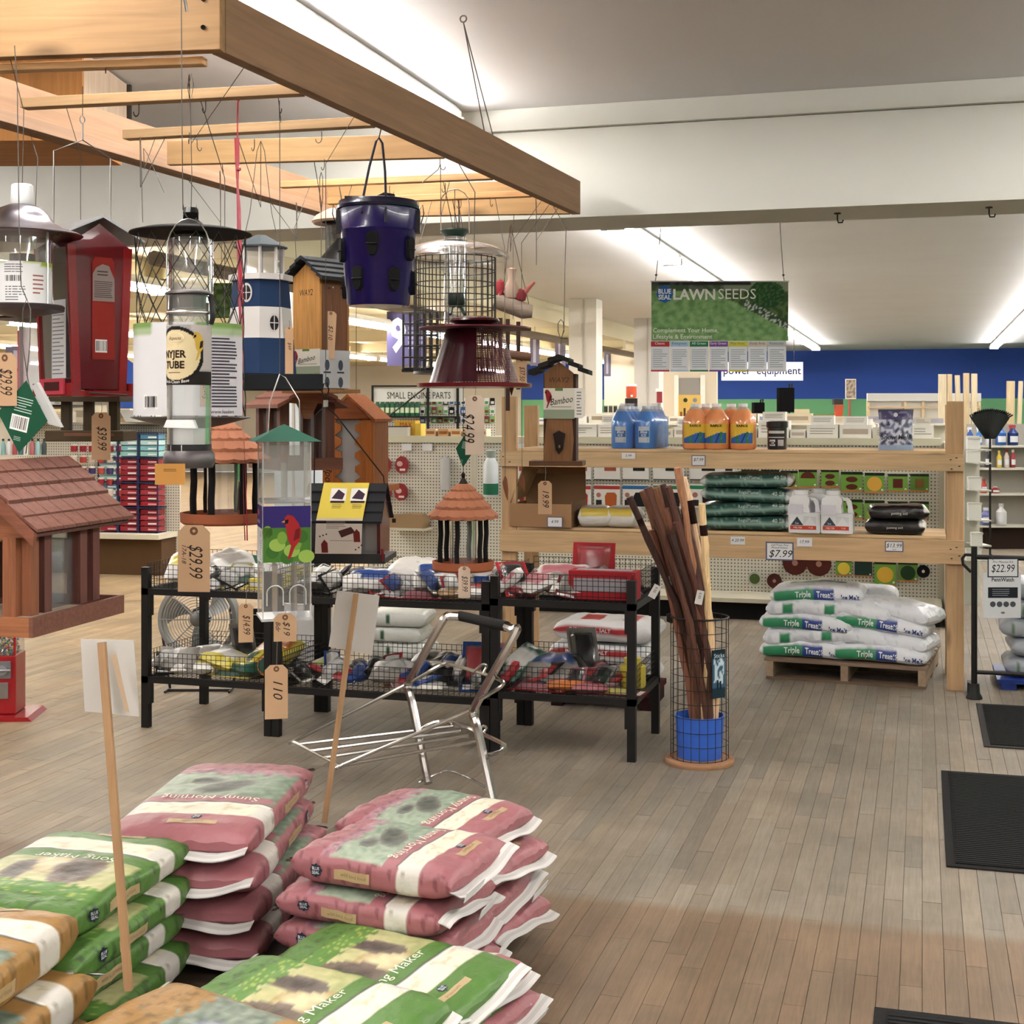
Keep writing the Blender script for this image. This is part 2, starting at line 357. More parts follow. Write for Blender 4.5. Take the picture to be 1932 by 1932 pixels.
# partition with a door, ending where the blue wall shows
PY = 25.5
pa = ony(1140, 700, PY).x; pb = ony(1352, 700, PY).x
struct('wall_partition', MB('#d9ccb4').box(pa, pb, PY, PY+.15, 0, CEIL-.001), 'paint')
da = ony(1281, 700, PY).x; db = ony(1322, 700, PY).x
d = struct('door_1', MB('#9a9691').box(da, db, PY-.03, PY-.001, 0, 2.15), 'paint')
struct('door_frame', MB('#efe9dd').box(da-.08, da-.001, PY-.05, PY-.001, 0, 2.2).box(db+.001, db+.08, PY-.05, PY-.001, 0, 2.2), 'paint', d)
# pillars
for i, (px, D, wd, col) in enumerate(((566, 12.6, .34, '#c9d3dd'), (1105, 17.6, .35, '#d8d1c3'), (1224, 21.2, .38, '#cfcbc5'))):
    p = at(px, 700, D); mb = MB(col).box(p.x-wd/2, p.x+wd/2, p.y-wd/2, p.y+wd/2, 0, CEIL-.002)
    s_ = struct('trim_%d' % (i+4), mb, 'paint')
    struct('corner_strip', MB('#b7b0a4').box(p.x+wd*.02, p.x+wd*.08, p.y-wd/2-.012, p.y-wd/2-.001, 0, CEIL-.01), 'paint', s_)
# pipe below the ceiling
a, b = at(990, 570, 17.2), at(1204, 630, 26.5); a.x = b.x = -4.75
mb = MB('#7a6a58').tube([(a.x, 8, 2.5), (a.x, 31, 2.5)], .05, 8)
for y in (15.5, 20.0, 24.2, 24.9): mb.color('#6a4233').tube([(a.x, y, 2.5), (a.x, y+.3, 2.5)], .072, 8)
solo('sprinkler_pipe', mb, 'dullmetal', 'brown sprinkler pipe with rusty couplings running back under the ceiling edge', 'pipe')
# ---------------------------------------------------------------- fluorescent strip lights
def strip_light(x, y, ln, z, label):
    t = thing('strip_light', label, 'light', loc=(x, y, z), group='ceiling strip lights')
    part(t, 'housing', HOUS[ln], 'paint'); 
    for dx in (-.055, .055): part(t, 'tube', TUBM[ln], 'tube_glow', loc=(dx, 0, -.035))
    if z < LOWC: part(t, 'hanger_rod', STEM, 'dullmetal')
    for yy in (-ln/2+.012, ln/2-.012): part(t, 'end_bracket', BRK, 'paint', loc=(0, yy, 0))
STEM = MB('#9a968e').tube([(0, -.9, .06), (0, -.9, .198)], .005, 5).tube([(0, .9, .06), (0, .9, .198)], .005, 5).mesh('hanger_rod'); HOUS = {}; TUBM = {}; BRK = MB('#e4e2dc').box(-.085, .085, -.01, .01, -.06, 0).mesh('end_bracket')
for ln in (2.44,):
    HOUS[ln] = MB('#e9e7e1').prism([(-.07, 0), (-.07, .03), (-.045, .06), (.045, .06), (.07, .03), (.07, 0)], -ln/2, ln/2).mesh('housing')
    TUBM[ln] = MB('#ffffff').tube([(0, -ln/2+.024, 0), (0, ln/2-.024, 0)], .016, 6).mesh('tube')
rows = [(-2.12, CEIL-.062, [-2.6, -.1, 2.4, 4.94, 11.0]+[13.5+2.5*i for i in range(7)], 'over the timber rack row'),
        (1.40, CEIL-.062, [-2.6, -.1, 2.4, 4.9, 8.8]+[11.3+2.5*i for i in range(8)], 'row at the right edge'),
        (5.0, CEIL-.062, [-1.5, 2.2, 8.5, 13, 18], 'added unseen row along the right wall'),  # out-of-view row added to light the right side of the shop
        (-5.6, CEIL-.062, [-2.6, -.1, 2.4, 4.9], 'short row at the left front'),
        (-5.7, LOWC-.20, [8.5+2.6*i for i in range(9)], 'first row under the low ceiling'),
        (-9.2, LOWC-.20, [8.5+2.6*i for i in range(9)], 'second row under the low ceiling'),
        (-12.6, LOWC-.20, [9.5+2.6*i for i in range(8)], 'third row under the low ceiling'),
        (-16.2, LOWC-.20, [11.5+2.6*i for i in range(7)], 'fourth row under the low ceiling')]
for x, z, ys, where in rows:
    for i, y in enumerate(ys): strip_light(x, y, 2.44, z, 'bare-tube strip light, %s from the front, %s' % (ORD[i], where))
# ================================================================ timber rack hung under the ceiling
RZ = 2.4
def rk(px, py): return onz(px, py, RZ)
NR, FR, FL_, NL = rk(388, 98), rk(1078, 405), rk(618, 412), rk(-400, 126)
t = thing('timber_rack', 'pale pine ladder rack hung under the ceiling with bird feeders on hooks', 'rack', loc=(0, 0, 0))
PINE = '#c98d52'
def bm(name, a, b, h, w, col, drop=0, mat=None, lab=None):
    """a board standing on edge between two points, as its own mesh with its length along x"""
    a = a.copy(); b = b.copy(); a.z = b.z = RZ+h/2-drop; d = b-a; ln = d.length
    mb = MB(col).box(-ln/2, ln/2, -w/2, w/2, -h/2, h/2); p = part(t, name, mb, mat or 'wood_x', lab, bevel=.002)
    p.location = (a+b)/2; p.rotation_euler = (0, 0, math.atan2(d.y, d.x)); return p
RACK = [(NR, NL), (NR, FR), (NL, FL_), (FR, FL_)]
def rack_near(q, a, b): d = b-a; f = max(.02, min(.98, (q-a).dot(d)/d.dot(d))); return a+d*f
dirR = (FR-NR).normalized(); dirF = (NL-NR).normalized()
front = bm('front_beam', NR-dirF*.044, NL, .15, .04, '#ad8557')
bm('side_beam', NR+dirR*.022-dirF*.022, FR-dirF*.022, .15, .04, '#a07a58')
bm('side_beam', NL+dirR*.022, FL_, .15, .04, '#9d7654')
bm('back_beam', FR-dirR*.02, FL_-dirR*.02, .15, .04, '#b48c58')
bm('ledge_strip', NR+dirR*.05+dirF*.03, NL+dirR*.05, .02, .035, '#d9ab74', .021)
bm('ledge_strip', NL+dirR*.05-dirF*.042, FL_-dirF*.042, .04, .038, '#a07c5e', .0)
for i, (l, r, h, w_, c) in enumerate((((45, 206), (548, 181), .03, .042, '#b8966a'), ((237, 264), (692, 240), .03, .042, '#b8966a'), ((318, 312), (822, 299), .085, .03, '#b58f5e'), ((530, 355), (900, 340), .025, .04, '#d9ab74'), ((620, 386), (962, 373), .025, .04, '#cf9d62'))):
    A, B = rk(*l), rk(*r); d1, d2 = B-A, FR-NR; f = ((NR.x-A.x)*d2.y-(NR.y-A.y)*d2.x)/(d1.x*d2.y-d1.y*d2.x); bm('rung', A, A+d1*f+dirF*.002, h, w_, c); RACK.append((rk(*l), rk(*r)))
def dot(p, par, ry=0):
    q = part(par, 'screw', SCREW, 'dullmetal'); q.location = p; q.rotation_euler = (PI/2, 0, ry); return q
SCREW = MB('#3d2f26').lathe([(0, .001), (.006, .001), (.006, -.004)], 8).mesh('screw')
L_ = (NL-NR).length
for x, z in ((L_/2-.02, .05), (L_/2-.02, -.02)):
    for s in (1, -1): dot((-x if True else x, s*.021, z), front)
hk = MB('#4b4743').tube([(0, 0, .004), (0, 0, -.022), (.004, 0, -.03), (.011, 0, -.034), (.018, 0, -.03), (.020, 0, -.022)], .0014, 5).mesh('cup_hook')
for px, py in ((200, 112), (262, 196), (388, 190), (262, 197), (357, 250), (372, 262), (480, 262), (527, 190), (607, 248), (612, 300), (420, 308), (840, 345), (735, 350), (830, 300), (870, 376), (925, 372), (790, 378), (560, 385)):
    q = part(t, 'cup_hook', hk, 'dullmetal'); p = rk(px, py); p.z = RZ-.004; q.location = p; q.rotation_euler = (0, 0, px)
# chain that carries the rack's outer side from the ceiling
p0 = at(874, 72, 5.0); p0.z = CEIL; s0 = FR.lerp(NR, .34)
for dx in (-.05, .05):
    q = s0+dirR*dx; q.z = RZ+.14
    part(t, 'wire', MB('#6e6a64').tube([p0+V((0, 0, -.03)), q], .0022, 5), 'dullmetal')
part(t, 'ceiling_eye', MB('#6e6a64').tube([p0+V((.012*math.cos(a), 0, -.02+.012*math.sin(a))) for a in [i*PI/5 for i in range(10)]], .003, 5, closed=True), 'dullmetal')
# plywood boxing behind the rack, upper left
a = at(-140, 200, 5.5); b = at(158, 200, 5.5)
t = thing('plywood_box', 'orange plywood boxing with a pale end board fixed under the ceiling behind the rack', 'box', loc=((a.x+b.x)/2, (a.y+b.y)/2, 2.6), rot=math.degrees(YAW)-2)
wd = (b-a).length
part(t, 'front_board', MB('#c4843f').box(-wd/2, wd/2, -.01, .01, -.03, .32), 'wood_z'); part(t, 'end_board', MB('#cdb49a').box(wd/2-.02, wd/2+.001, .011, .55, .02, .32), 'wood_z')
part(t, 'edge_strip', MB('#4a4642').box(wd/2-.01, wd/2+.018, .551, .57, .02, .32), 'matte'); part(t, 'bottom_board', MB('#c4843f').box(-wd/2, wd/2-.021, .011, .55, -.03, -.01), 'wood_x')
# ================================================================ things hanging from the rack (parts written in pixels at their distance)
class H(T):
    def __init__(s, name, label, cat, px, py, D, rot=0, group=None):
        t = thing(name, label, cat, px=(px, py, D), rot=rot, group=group); s.o = t.o; s.k = t.k; s.px = px; s.py = py
        s.top = (RZ-t.o.location.z)/t.k; s.rot = math.radians(rot)
    def z(s, py): return s.py-py
    def x(s, px): return s.px*0+px-s.px
    def hang(s, name, pts, r=.8, col='#57524c', mat='dullmetal', closed=False):
        if not closed and abs(pts[-1][2]-s.top) < .01:            # the upper end goes to the nearest board of the rack
            m = s.o.matrix_basis; q = m @ (V(pts[-1])*s.k); best = min((rack_near(q, a, b) for a, b in RACK), key=lambda h: (h-q).length); best.z = RZ+.012; dd = math.hypot(best.x-q.x, best.y-q.y)
            if dd < .22: q.z = RZ-.05-dd*.8; pts = list(pts[:-1])+([(m.inverted() @ q)/s.k] if dd > .02 else [])+[(m.inverted() @ best)/s.k]
        return part(s, name, MB(col).tube(pts, r, 5, closed=closed), mat)
def kraft(t, x, z, w, h, lines, y=-2, tilt=0, col='#c9a27c', lab=None, sub=None, string=12):
    """manila price tag with clipped corners, a hole patch and writing that runs down the tag"""
    mb = MB(col); c = w*.22; th = .5
    mb.prism([(-w/2, -h), (w/2, -h), (w/2, -c), (w/2-c, 0), (-w/2+c, 0), (-w/2, -c)], -th/2, th/2)
    mb.color('#7d5433').lathe([(w*.05, 0), (w*.13, 0)], 10, smooth=False)
    n0 = len(mb.v)-20
    for i in range(n0, len(mb.v)): vx, vy, vz = mb.v[i]; mb.v[i] = (vx, -th/2-.25, vy-w*.18)
    for s_, ln, (cx, cz) in lines:           # rows of writing, turned a quarter: x runs down the tag
        hh = ln*w*.72; ox = w*(.08 if cx > -.3 else -.3)-hh/2
        mb.text(s_, lambda a, b, ox=ox: (ox+b, -th/2-.3, -h*.30-a), hh, '#3a2c22', shear=.3, wmax=h*.5)
    p = part(t, 'price_tag', mb, 'paper', lab); p.location = (x*t.k, y*t.k, z*t.k); p.rotation_euler = (0, math.radians(tilt), math.radians(-5)); 
    if string: part(t, 'tag_string', MB('#8a8076').tube([(x, y, z-w*.18), (x+1.5, y+.5, z+string*.5), (x, y+1, z+string)], .5, 4), 'matte')
    return p
def barcode(mb, S, x, y, w, h, n=14, seed=1, bg='#f4f2ee'):
    r = random.Random(seed); mb.color(bg)
    if bg: mb.add([S(x, y), S(x+w, y), S(x+w, y+h), S(x, y+h)], [(0, 1, 2, 3)])
    c = x+w*.06
    mb.color('#222222')
    while c < x+w*.92:
        a = w/n*r.choice((.25, .4, .7)); mb.add([S(c, y+h*.12, .1), S(c+a, y+h*.12, .1), S(c+a, y+h*.9, .1), S(c, y+h*.9, .1)], [(0, 1, 2, 3)]); c += a+w/n*r.choice((.3, .5, .8))
def lines(mb, S, x0, x1, y0, y1, n, col='#6b6f74', seed=1, th=.35, off=.12):
    """rows of small print"""
    r = random.Random(seed); mb.color(col); dy = (y1-y0)/n
    for i in range(n):
        y = y1-(i+.5)*dy; e = x1-(x1-x0)*r.choice((0, .03, .08, .35)); m = 4 if e-x0 > 8 else 1
        for j in range(m): a, b = x0+(e-x0)*j/m, x0+(e-x0)*(j+1)/m; mb.add([S(a, y-dy*th/2, off), S(b, y-dy*th/2, off), S(b, y+dy*th/2, off), S(a, y+dy*th/2, off)], [(0, 1, 2, 3)])
def fl(y): return lambda a, b, o=0: (a, y-o, b)
def cylS(r, cx=0, a0=-PI/2): return lambda a, b, o=0: (cx+(r+o)*math.cos(a0+a/r), (r+o)*math.sin(a0+a/r), b)
def decal(mb, S, x0, x1, y0, y1, col, n=1, off=.1):
    mb.color(col)
    for i in range(n):
        a, b = x0+(x1-x0)*i/n, x0+(x1-x0)*(i+1)/n
        mb.add([S(a, y0, off), S(b, y0, off), S(b, y1, off), S(a, y1, off)], [(0, 1, 2, 3)])
def ell(mb, S, cx, cy, rx, ry, col, n=20, off=.15, nose=None):
    mb.color(col); mb.add([S(cx+rx*math.cos(2*PI*i/n), cy+ry*math.sin(2*PI*i/n), off) for i in range(n)], [tuple(range(n))])
def poly(mb, S, pts, col, off=.2): mb.color(col); mb.add([S(x, y, off) for x, y in pts], [tuple(range(len(pts)))])
def bird_print(mb, S, x, y, k, body, wing, off=.3, mask='#1f1a18', flip=1):
    """perched bird picture, k = its height"""
    f = lambda pts: [(x+flip*a*k, y+b*k) for a, b in pts]
    poly(mb, S, f([(-.02, .08), (.10, .02), (.26, .22), (.30, .5), (.22, .74), (.05, .96), (-.10, 1.0), (-.2, .92), (-.2, .8), (-.14, .5), (-.1, .25)]), body, off)
    poly(mb, S, f([(-.0, .1), (.12, .06), (-.02, -.3), (-.12, -.36)]), body, off); poly(mb, S, f([(.06, .2), (.24, .3), (.26, .6), (.12, .55)]), wing, off+.1)
    poly(mb, S, f([(-.2, .84), (-.08, .86), (-.1, .74), (-.2, .72)]), mask, off+.1); poly(mb, S, f([(-.2, .84), (-.3, .78), (-.19, .76)]), '#e2a23c', off+.2)
# ---- dome-top tube feeder, far left
t = H('tube_feeder', 'tube feeder with a flared grey metal dome and white knob, at the left edge', 'bird feeder', 42, 600, 3.62); z = t.z
part(t, 'dome', MB('#8f8a92').lathe([(0, z(386)), (24, z(387)), (40, z(394)), (50, z(408)), (58, z(420)), (78, z(431)), (104, z(439)), (111, z(443)), (109, z(445)), (76, z(436)), (20, z(425))], 40), 'steel')
part(t, 'knob', MB('#eef0f2').lathe([(0, z(348)), (17, z(348)), (20, z(351)), (21, z(380)), (17, z(387))], 24), 'plastic')
part(t, 'tube', MB('#ffffff').lathe([(56, z(442)), (56, z(578))], 32), 'clear')
part(t, 'rod', MB('#cfcfd2').tube([(54, -18, z(440)), (54, -18, z(580))], 2, 6), 'steel')
part(t, 'inner_cap', MB('#5b4540').lathe([(0, z(480)), (23, z(480)), (23, z(500)), (0, z(500))], 20), 'matte')
S = cylS(57); mb = MB('#e3e4e6'); mb.grid(lambda u, v: S(-88+176*u, z(576)+v*78), 28, 14, lambda u, v: '#a9bf3a' if v > .93-.08*math.cos(u*6) else '#e3e4e6')
barcode(mb, S, -14, z(537), 32, 14, seed=3); lines(mb, S, -14, 20, z(520), z(502), 4); lines(mb, S, -12, 25, z(572), z(543), 6); lines(mb, S, 38, 60, z(560), z(520), 5, '#b06a60')
part(t, 'label', mb, 'paper'); 
part(t, 'base_dish', MB('#3b2a2c').lathe([(0, z(576)), (74, z(576)), (77, z(579)), (76, z(587)), (30, z(596)), (0, z(600))], 36), 'plastic')
t.hang('wire', [(0, 0, z(348)), (2, 3, z(200)), (0, 5, t.top)])
# ---- silver tube with black dishes, behind it
t = H('tube_feeder', 'clear tube feeder with black dishes hanging behind the dome-top feeder', 'bird feeder', 74, 772, 4.5); z = t.z
part(t, 'tube', MB('#e4e0ea').lathe([(38, z(612)), (38, z(762))], 28), 'milky'); part(t, 'rod', MB('#dddde2').tube([(22, -30, z(606)), (22, -30, z(765))], 3.2, 8), 'steel')
for y, r in ((604, 80), (768, 88)): part(t, 'dish', MB('#26222a').lathe([(0, z(y-2)), (r-6, z(y-2)), (r, z(y-4)), (r-3, z(y)), (r*.6, z(y+3)), (0, z(y+4))], 36), 'plastic')
part(t, 'reflector', MB('#d8506a').box(-34, -14, -20, -18, z(735), z(625)), 'gloss', 'pink plastic strip inside the tube')
t.hang('wire', [(0, 0, z(606)), (-8, 2, z(400)), (-4, 2, t.top)])
# ---- red barn-shaped hopper feeder
t = H('hopper_feeder', 'red hopper feeder with grey metal gable roof and a hanging instruction card', 'bird feeder', 156, 748, 3.85, rot=45); z = t.z
w2, l2 = 62, 62; RED = '#a8141d'
for s in (-1, 1):                                  # gable ends, the near one open in the middle of its frame
    y = s*l2
    part(t, 'gable_end', MB('#7d1420').prism([(-w2*.78, z(735)), (w2*.78, z(735)), (w2, z(470)), (0, z(428)), (-w2, z(470))], y-2, y+2), 'gloss')
    for sx in (-1, 1): part(t, 'corner_post', MB(RED).prism([(sx*w2*.62, z(738)), (sx*w2*.86, z(738)), (sx*w2*1.06, z(470)), (sx*w2*.80, z(470))], y-5, y+3), 'gloss')
for sx in (-1, 1):
    part(t, 'roof_panel', MB('#9b9fa3').add([(0, -l2-16, z(418)), (0, l2+16, z(418)), (sx*86, l2+16, z(458)), (sx*86, -l2-16, z(458)), (0, -l2-16, z(414)), (0, l2+16, z(414)), (sx*86, l2+16, z(454)), (sx*86, -l2-16, z(454))],
         [(0, 1, 2, 3), (7, 6, 5, 4), (0, 3, 7, 4), (3, 2, 6, 7), (2, 1, 5, 6), (1, 0, 4, 5)]), 'dullmetal')
    part(t, 'window', MB('#ffffff').add([(sx*w2*.8, -l2, z(735)), (sx*w2*.8, l2, z(735)), (sx*w2, l2, z(475)), (sx*w2, -l2, z(475))], [(0, 1, 2, 3)]), 'clear')
part(t, 'tray', MB(RED).box(-62, 62, -l2-14, l2+14, z(748), z(738)).box(-62, -58, -l2-14, l2+14, z(738), z(724)).box(58, 62, -l2-14, l2+14, z(738), z(724)), 'gloss')
part(t, 'feeding_port', MB('#e0405a').box(-66, -62.5, -52, 40, z(745), z(716)).box(-66.5, -66, -36, 22, z(738), z(722), '#5b0d16'), 'gloss', 'pink-red frame of the feeding port')
part(t, 'inner_hopper', MB('#3c1d26').prism([(-14, z(560)), (14, z(560)), (22, z(700)), (-22, z(700))], -26, 26), 'plastic')
mb = MB('#d5d7da'); mb.box(-58, -57.4, -46, 8, z(715), z(570)); S = lambda a, b, o=0: (-58.2-o, -a, b); lines(mb, S, -5, 40, z(710), z(580), 18, '#8a8d92', 5, .3)
part(t, 'leaflet', mb, 'paper', 'white instruction leaflet behind the window')
mb = MB('#a82c22'); yf = -l2-4; S = fl(yf)
mb.prism([(-16, z(680)), (30, z(680)), (30, z(500)), (24, z(490)), (-10, z(490)), (-16, z(500))], yf, yf+1)
mb.color('#9b8a86').prism([(-15, z(572)), (29, z(572)), (29, z(530)), (18, z(506)), (5, z(503)), (-8, z(510)), (-15, z(522))], yf-.3, yf)
lines(mb, S, -12, 25, z(566), z(534), 9, '#5d4a48', 2, .4, .4); lines(mb, S, -6, 16, z(526), z(514), 2, '#5d4a48', 3, .4, .4); barcode(mb, lambda a, b, o=0: fl(yf)(a, b, o+.4), -10, z(667), 24, 24, seed=5)
part(t, 'hang_card', mb, 'paper', 'grey and red card hanging on the gable end')
part(t, 'perch', MB('#5a4a42').tube([(-30, -l2-18, z(742)), (40, -l2-30, z(746))], 2.2, 6), 'matte')
def wire_arm(t, x0, x1, yc, zt, zb, za, zlow):
    part(t, 'wire_hanger', MB('#8f8c88').tube([(x0, yc, zlow), (x0, yc, za), (0, yc, zb), (x1, yc, za), (x1, yc, zlow+20)], 1.3, 6).tube([(0, yc, zb), (0, yc, zt)], 1.6, 6).tube([(5*math.cos(a), yc, zt+6+7*math.sin(a)) for a in [i*PI/6 for i in range(12)]], 1.4, 5, closed=True), 'steel')
    t.hang('hook_wire', [(0, yc, zt+12), (0, yc, t.top)], .7)
wire_arm(t, -58, 58, 0, z(232), z(264), z(292), z(436))
# ---- caged tube feeder with black disc roof
t = H('caged_feeder', 'tube feeder in a diamond wire cage under a wide black disc roof', 'bird feeder', 360, 815, 3.72); z = t.z
part(t, 'roof', MB('#181616').lathe([(0, z(412)), (14, z(414)), (26, z(425)), (90, z(434)), (113, z(440)), (114, z(442)), (80, z(444)), (40, z(440)), (0, z(440))], 48), 'matte')
mb = MB('#171516'); 
for i in range(5): mb.add([(-14+i*6, -3+i, z(415)), (-9+i*6, 3-i, z(414)), (-14+i*7+(i % 2)*4, 0, z(384+i % 3*7))], [(0, 1, 2)], False); 
mb.lathe([(12, z(392)), (15, z(402)), (9, z(414))], 9); part(t, 'tied_bag', mb, 'film', 'black bag knotted round the hanger')
part(t, 'tube', MB('#ffffff').lathe([(42, z(446)), (42, z(786))], 28), 'clear'); part(t, 'collar', MB('#262325').lathe([(0, z(444)), (38, z(446)), (42, z(456)), (0, z(458))], 24), 'plastic')
mb = MB('#27211f'); nW = 15; R = 103
for i in range(nW):
    for sgn in (1, -1):
        pts = [(R*(1-.04*math.sin(PI*j/10))*math.cos(2*PI*i/nW+sgn*j*.105*2), R*(1-.04*math.sin(PI*j/10))*math.sin(2*PI*i/nW+sgn*j*.105*2), z(447)-(z(447)-z(786))*j/10) for j in range(11)]
        mb.tube(pts, .85, 4)
part(t, 'wire_cage', mb, 'blackiron', kind='stuff')
S = cylS(R+2); mb = MB('#d9dadd')
def capw(u, v):
    if v > .86 and (u < .32 or u > .62): return '#7aa04e' if v > .93 else '#a9bd92'
    return '#dcdde0' if u < .62 else '#cfcbd2'
mb.grid(lambda u, v: S(-140+280*u, z(784)+v*170), 40, 26, capw)
S = cylS(R+2.8); barcode(mb, S, -72, z(772), 34, 26, seed=8); lines(mb, S, 62, 120, z(770), z(640), 22, '#4f4a58', 9, .5); decal(mb, S, 40, 60, z(768), z(650), '#c7a998', 4)
mb.text('www.feeders', S, 7, '#5a5560', 60, z(780)); mb.text('Satilla', lambda a, b: S(54-b, z(755)+a, .3), 10, '#6e4a3e', shear=.3, wmax=90)
part(t, 'label_wrap', mb, 'paper', 'white card wrapped round the cage with a green top edge, barcode and text')
part(t, 'bottom_dish', MB('#232022').lathe([(0, z(786)), (108, z(786)), (112, z(788)), (60, z(802)), (0, z(814))], 40), 'plastic')
t.hang('wire', [(0, 0, z(414)), (2, 0, z(330)), (-1, 0, z(195)), (-6, 0, z(165)), (-3, 0, z(140)), (1, 0, t.top)]); t.hang('wire_loop', [(0, 0, z(190)), (5, 0, z(160)), (2, 0, z(138)), (-4, 0, z(160))], closed=True)
# ---- nyjer tube in front of it
t = H('nyjer_feeder', 'clear nyjer tube feeder with a dark cap, oval tan label and grey base', 'bird feeder', 357, 882, 3.36); z = t.z
part(t, 'cap', MB('#57504f').lathe([(0, z(546)), (30, z(547)), (44, z(553)), (46, z(556)), (40, z(559)), (32, z(560)), (31, z(582)), (0, z(582))], 32), 'dullmetal')
part(t, 'tube', MB('#ffffff').lathe([(41, z(556)), (41, z(838))], 32), 'clear'); part(t, 'ring', MB('#e6e6ea').lathe([(41.5, z(588)), (43, z(590)), (43, z(592)), (41.5, z(594))], 32), 'steel')
S = cylS(42); mb = MB('#221d1b')
mb.grid(lambda u, v: S(-64+128*u, z(727)+v*112), 64, 64, lambda u, v: ('#d9c79a' if ((u-.36)/.42)**2+((v-.5)/.46)**2 < .82 else '#221d1b' if ((u-.36)/.42)**2+((v-.5)/.46)**2 < 1.08 else '#b9b2ae' if u > .6 and v > .25 else '#2b2522' if v < .22 else '#a8a3a4'))
S2 = cylS(42.4); ell(mb, S2, -20, z(640), 20, 11, '#e9dcb4', off=.1); ell(mb, S2, -20, z(640), 18.5, 9.6, '#d9c79a', off=.2)
mb.text('Aspects', lambda a, b: S2(a, b, .3), 6.5, '#6a4e33', -20, z(643), 'c', shear=.3); mb.text('NYJER', lambda a, b: S2(a, b, .3), 14, '#3d2413', -22, z(676), 'c', bold=.03, wmax=54); mb.text('TUBE', lambda a, b: S2(a, b, .3), 14, '#3d2413', -22, z(696), 'c', bold=.03, wmax=48)
mb.text('Quick-Clean Base', lambda a, b: S2(a, b+((a+20)/40)**2*6, .3), 6, '#f1ece4', -20, z(724), 'c', wmax=76); lines(mb, lambda a, b, o=0: S2(a, b, o+.2), -36, -6, z(706), z(702), 1, '#6a4e33')
bird_print(mb, S2, 26, z(668), 40, '#c9a52a', '#3a3028')
part(t, 'label', mb, 'paper', 'oval tan and black label with a goldfinch')
part(t, 'side_port', MB('#1d1819').tube([(41, -8, z(560)), (46, -12, z(575)), (47, -12, z(600)), (43, -10, z(612))], 5, 8), 'plastic')
part(t, 'seed_tray', MB('#f1f3f6').prism([(-32, z(792)), (16, z(792)), (22, z(808)), (-38, z(806))], -44, -20), 'plastic', 'white seed ledge inside the tube')
part(t, 'lower_sleeve', MB('#b8b2b8').lathe([(40, z(808)), (40, z(838))], 28), 'milky')
S = cylS(41.8); mb = MB('#2a2527').lathe([(41.5, z(838)), (41.5, z(852))], 28); barcode(mb, S, -30, z(851), 26, 12, bg='#cfcfd3'); part(t, 'band', mb, 'plastic')
part(t, 'base', MB('#6c6668').lathe([(42, z(850)), (47, z(856)), (48, z(872)), (44, z(882)), (0, z(884))], 32), 'dullmetal')
mb = MB('#c58a3a').box(-52, 4, -50, -49.4, z(912), z(873)); lines(mb, fl(-50), -36, -12, z(888), z(882), 2, '#6d4a1e'); part(t, 'yellow_tag', mb, 'paper', 'ochre card tag')
part(t, 'bail', MB('#a9a7a4').tube([(-41, -2, z(590)), (-42, -2, z(520))]+[(-41*math.cos(a)-1, -2, z(475)+62*math.sin(a)) for a in [i*PI/10 for i in range(11)]]+[(41, -2, z(520)), (41, -2, z(590))], 1.3, 6), 'steel')
t.hang('wire', [(-2, -2, z(413)), (-12, 0, z(395)), (-14, 0, z(200)), (-15, 0, z(20)), (-15, 0, z(-30))], 1.0)
part(t, 'eye_bolt', MB('#8f8d8c').tube([(-15, 0, z(-30)), (-8, 4, z(5)), (-6, 6, z(20))], 3, 6), 'steel')
# ---- lighthouse feeder
t = H('lighthouse_feeder', 'blue and white wooden lighthouse feeder on a dark slab base', 'bird feeder', 492, 736, 4.7, rot=8); z = t.z
NV = '#23426f'; WH = '#d4d1cf'
def r_at(y): return 52+14*(y-530)/170
def octb(y0, y1, col, r0=None, r1=None): return MB(col).lathe([(0, z(y0)), (r0 or r_at(y0), z(y0)), (r1 or r_at(y1), z(y1)), (0, z(y1))], 8, smooth=False)
part(t, 'roof', MB('#4d565c').lathe([(0, z(443)), (10, z(444)), (50, z(466)), (50, z(469)), (0, z(469))], 8, smooth=False), 'matte')
part(t, 'lantern_room', MB('#b9ada6').lathe([(39, z(469)), (39, z(522))], 8, smooth=False), 'clear')
for i in range(8): part(t, 'lantern_post', MB(WH).tube([(41*math.cos(i*PI/4), 41*math.sin(i*PI/4), z(469)), (41*math.cos(i*PI/4), 41*math.sin(i*PI/4), z(522))], 3, 4, smooth=False), 'matte')
part(t, 'gallery', octb(520, 531, WH, 60, 60), 'matte'); part(t, 'upper_band', octb(531, 582, NV), 'matte'); part(t, 'middle_band', octb(582, 640, WH), 'matte'); part(t, 'lower_band', octb(640, 706, NV), 'matte')
for a, y in ((-118, 556), (-62, 612)):
    mb = MB(WH); rr = r_at(y)*.93+1.5; ca = math.radians(a); cx_, cy_ = rr*math.cos(ca), rr*math.sin(ca); tx, ty = -math.sin(ca), math.cos(ca); ox, oy = math.cos(ca), math.sin(ca)
    S = lambda p, q, o=0: (cx_+tx*p+ox*o, cy_+ty*p+oy*o, z(y)+q)
    ell(mb, S, 0, 0, 12, 18, WH, off=0); ell(mb, S, 0, 0, 9, 14, '#2c2f33', off=.5); decal(mb, S, -.9, .9, -14, 14, WH, 1, .8); decal(mb, S, -9, 9, -.9, .9, WH, 1, .8)
    part(t, 'window', mb, 'matte')
part(t, 'base_slab', MB('#20242b').box(-78, 116, -70, 70, z(736), z(707)), 'matte', bevel=.002)
kraft(t, 54, z(620), 15, 96, [('$49', .6, (-.1, .35))], y=-62, lab='tan price tag seen almost edge on')
for s in (-1, 1): t.hang('wire', [(s*30, 0, z(445)), (s*20, 0, z(400)), (s*7, 0, z(285)), (0, 0, z(266)), (0, 0, t.top)], .7)
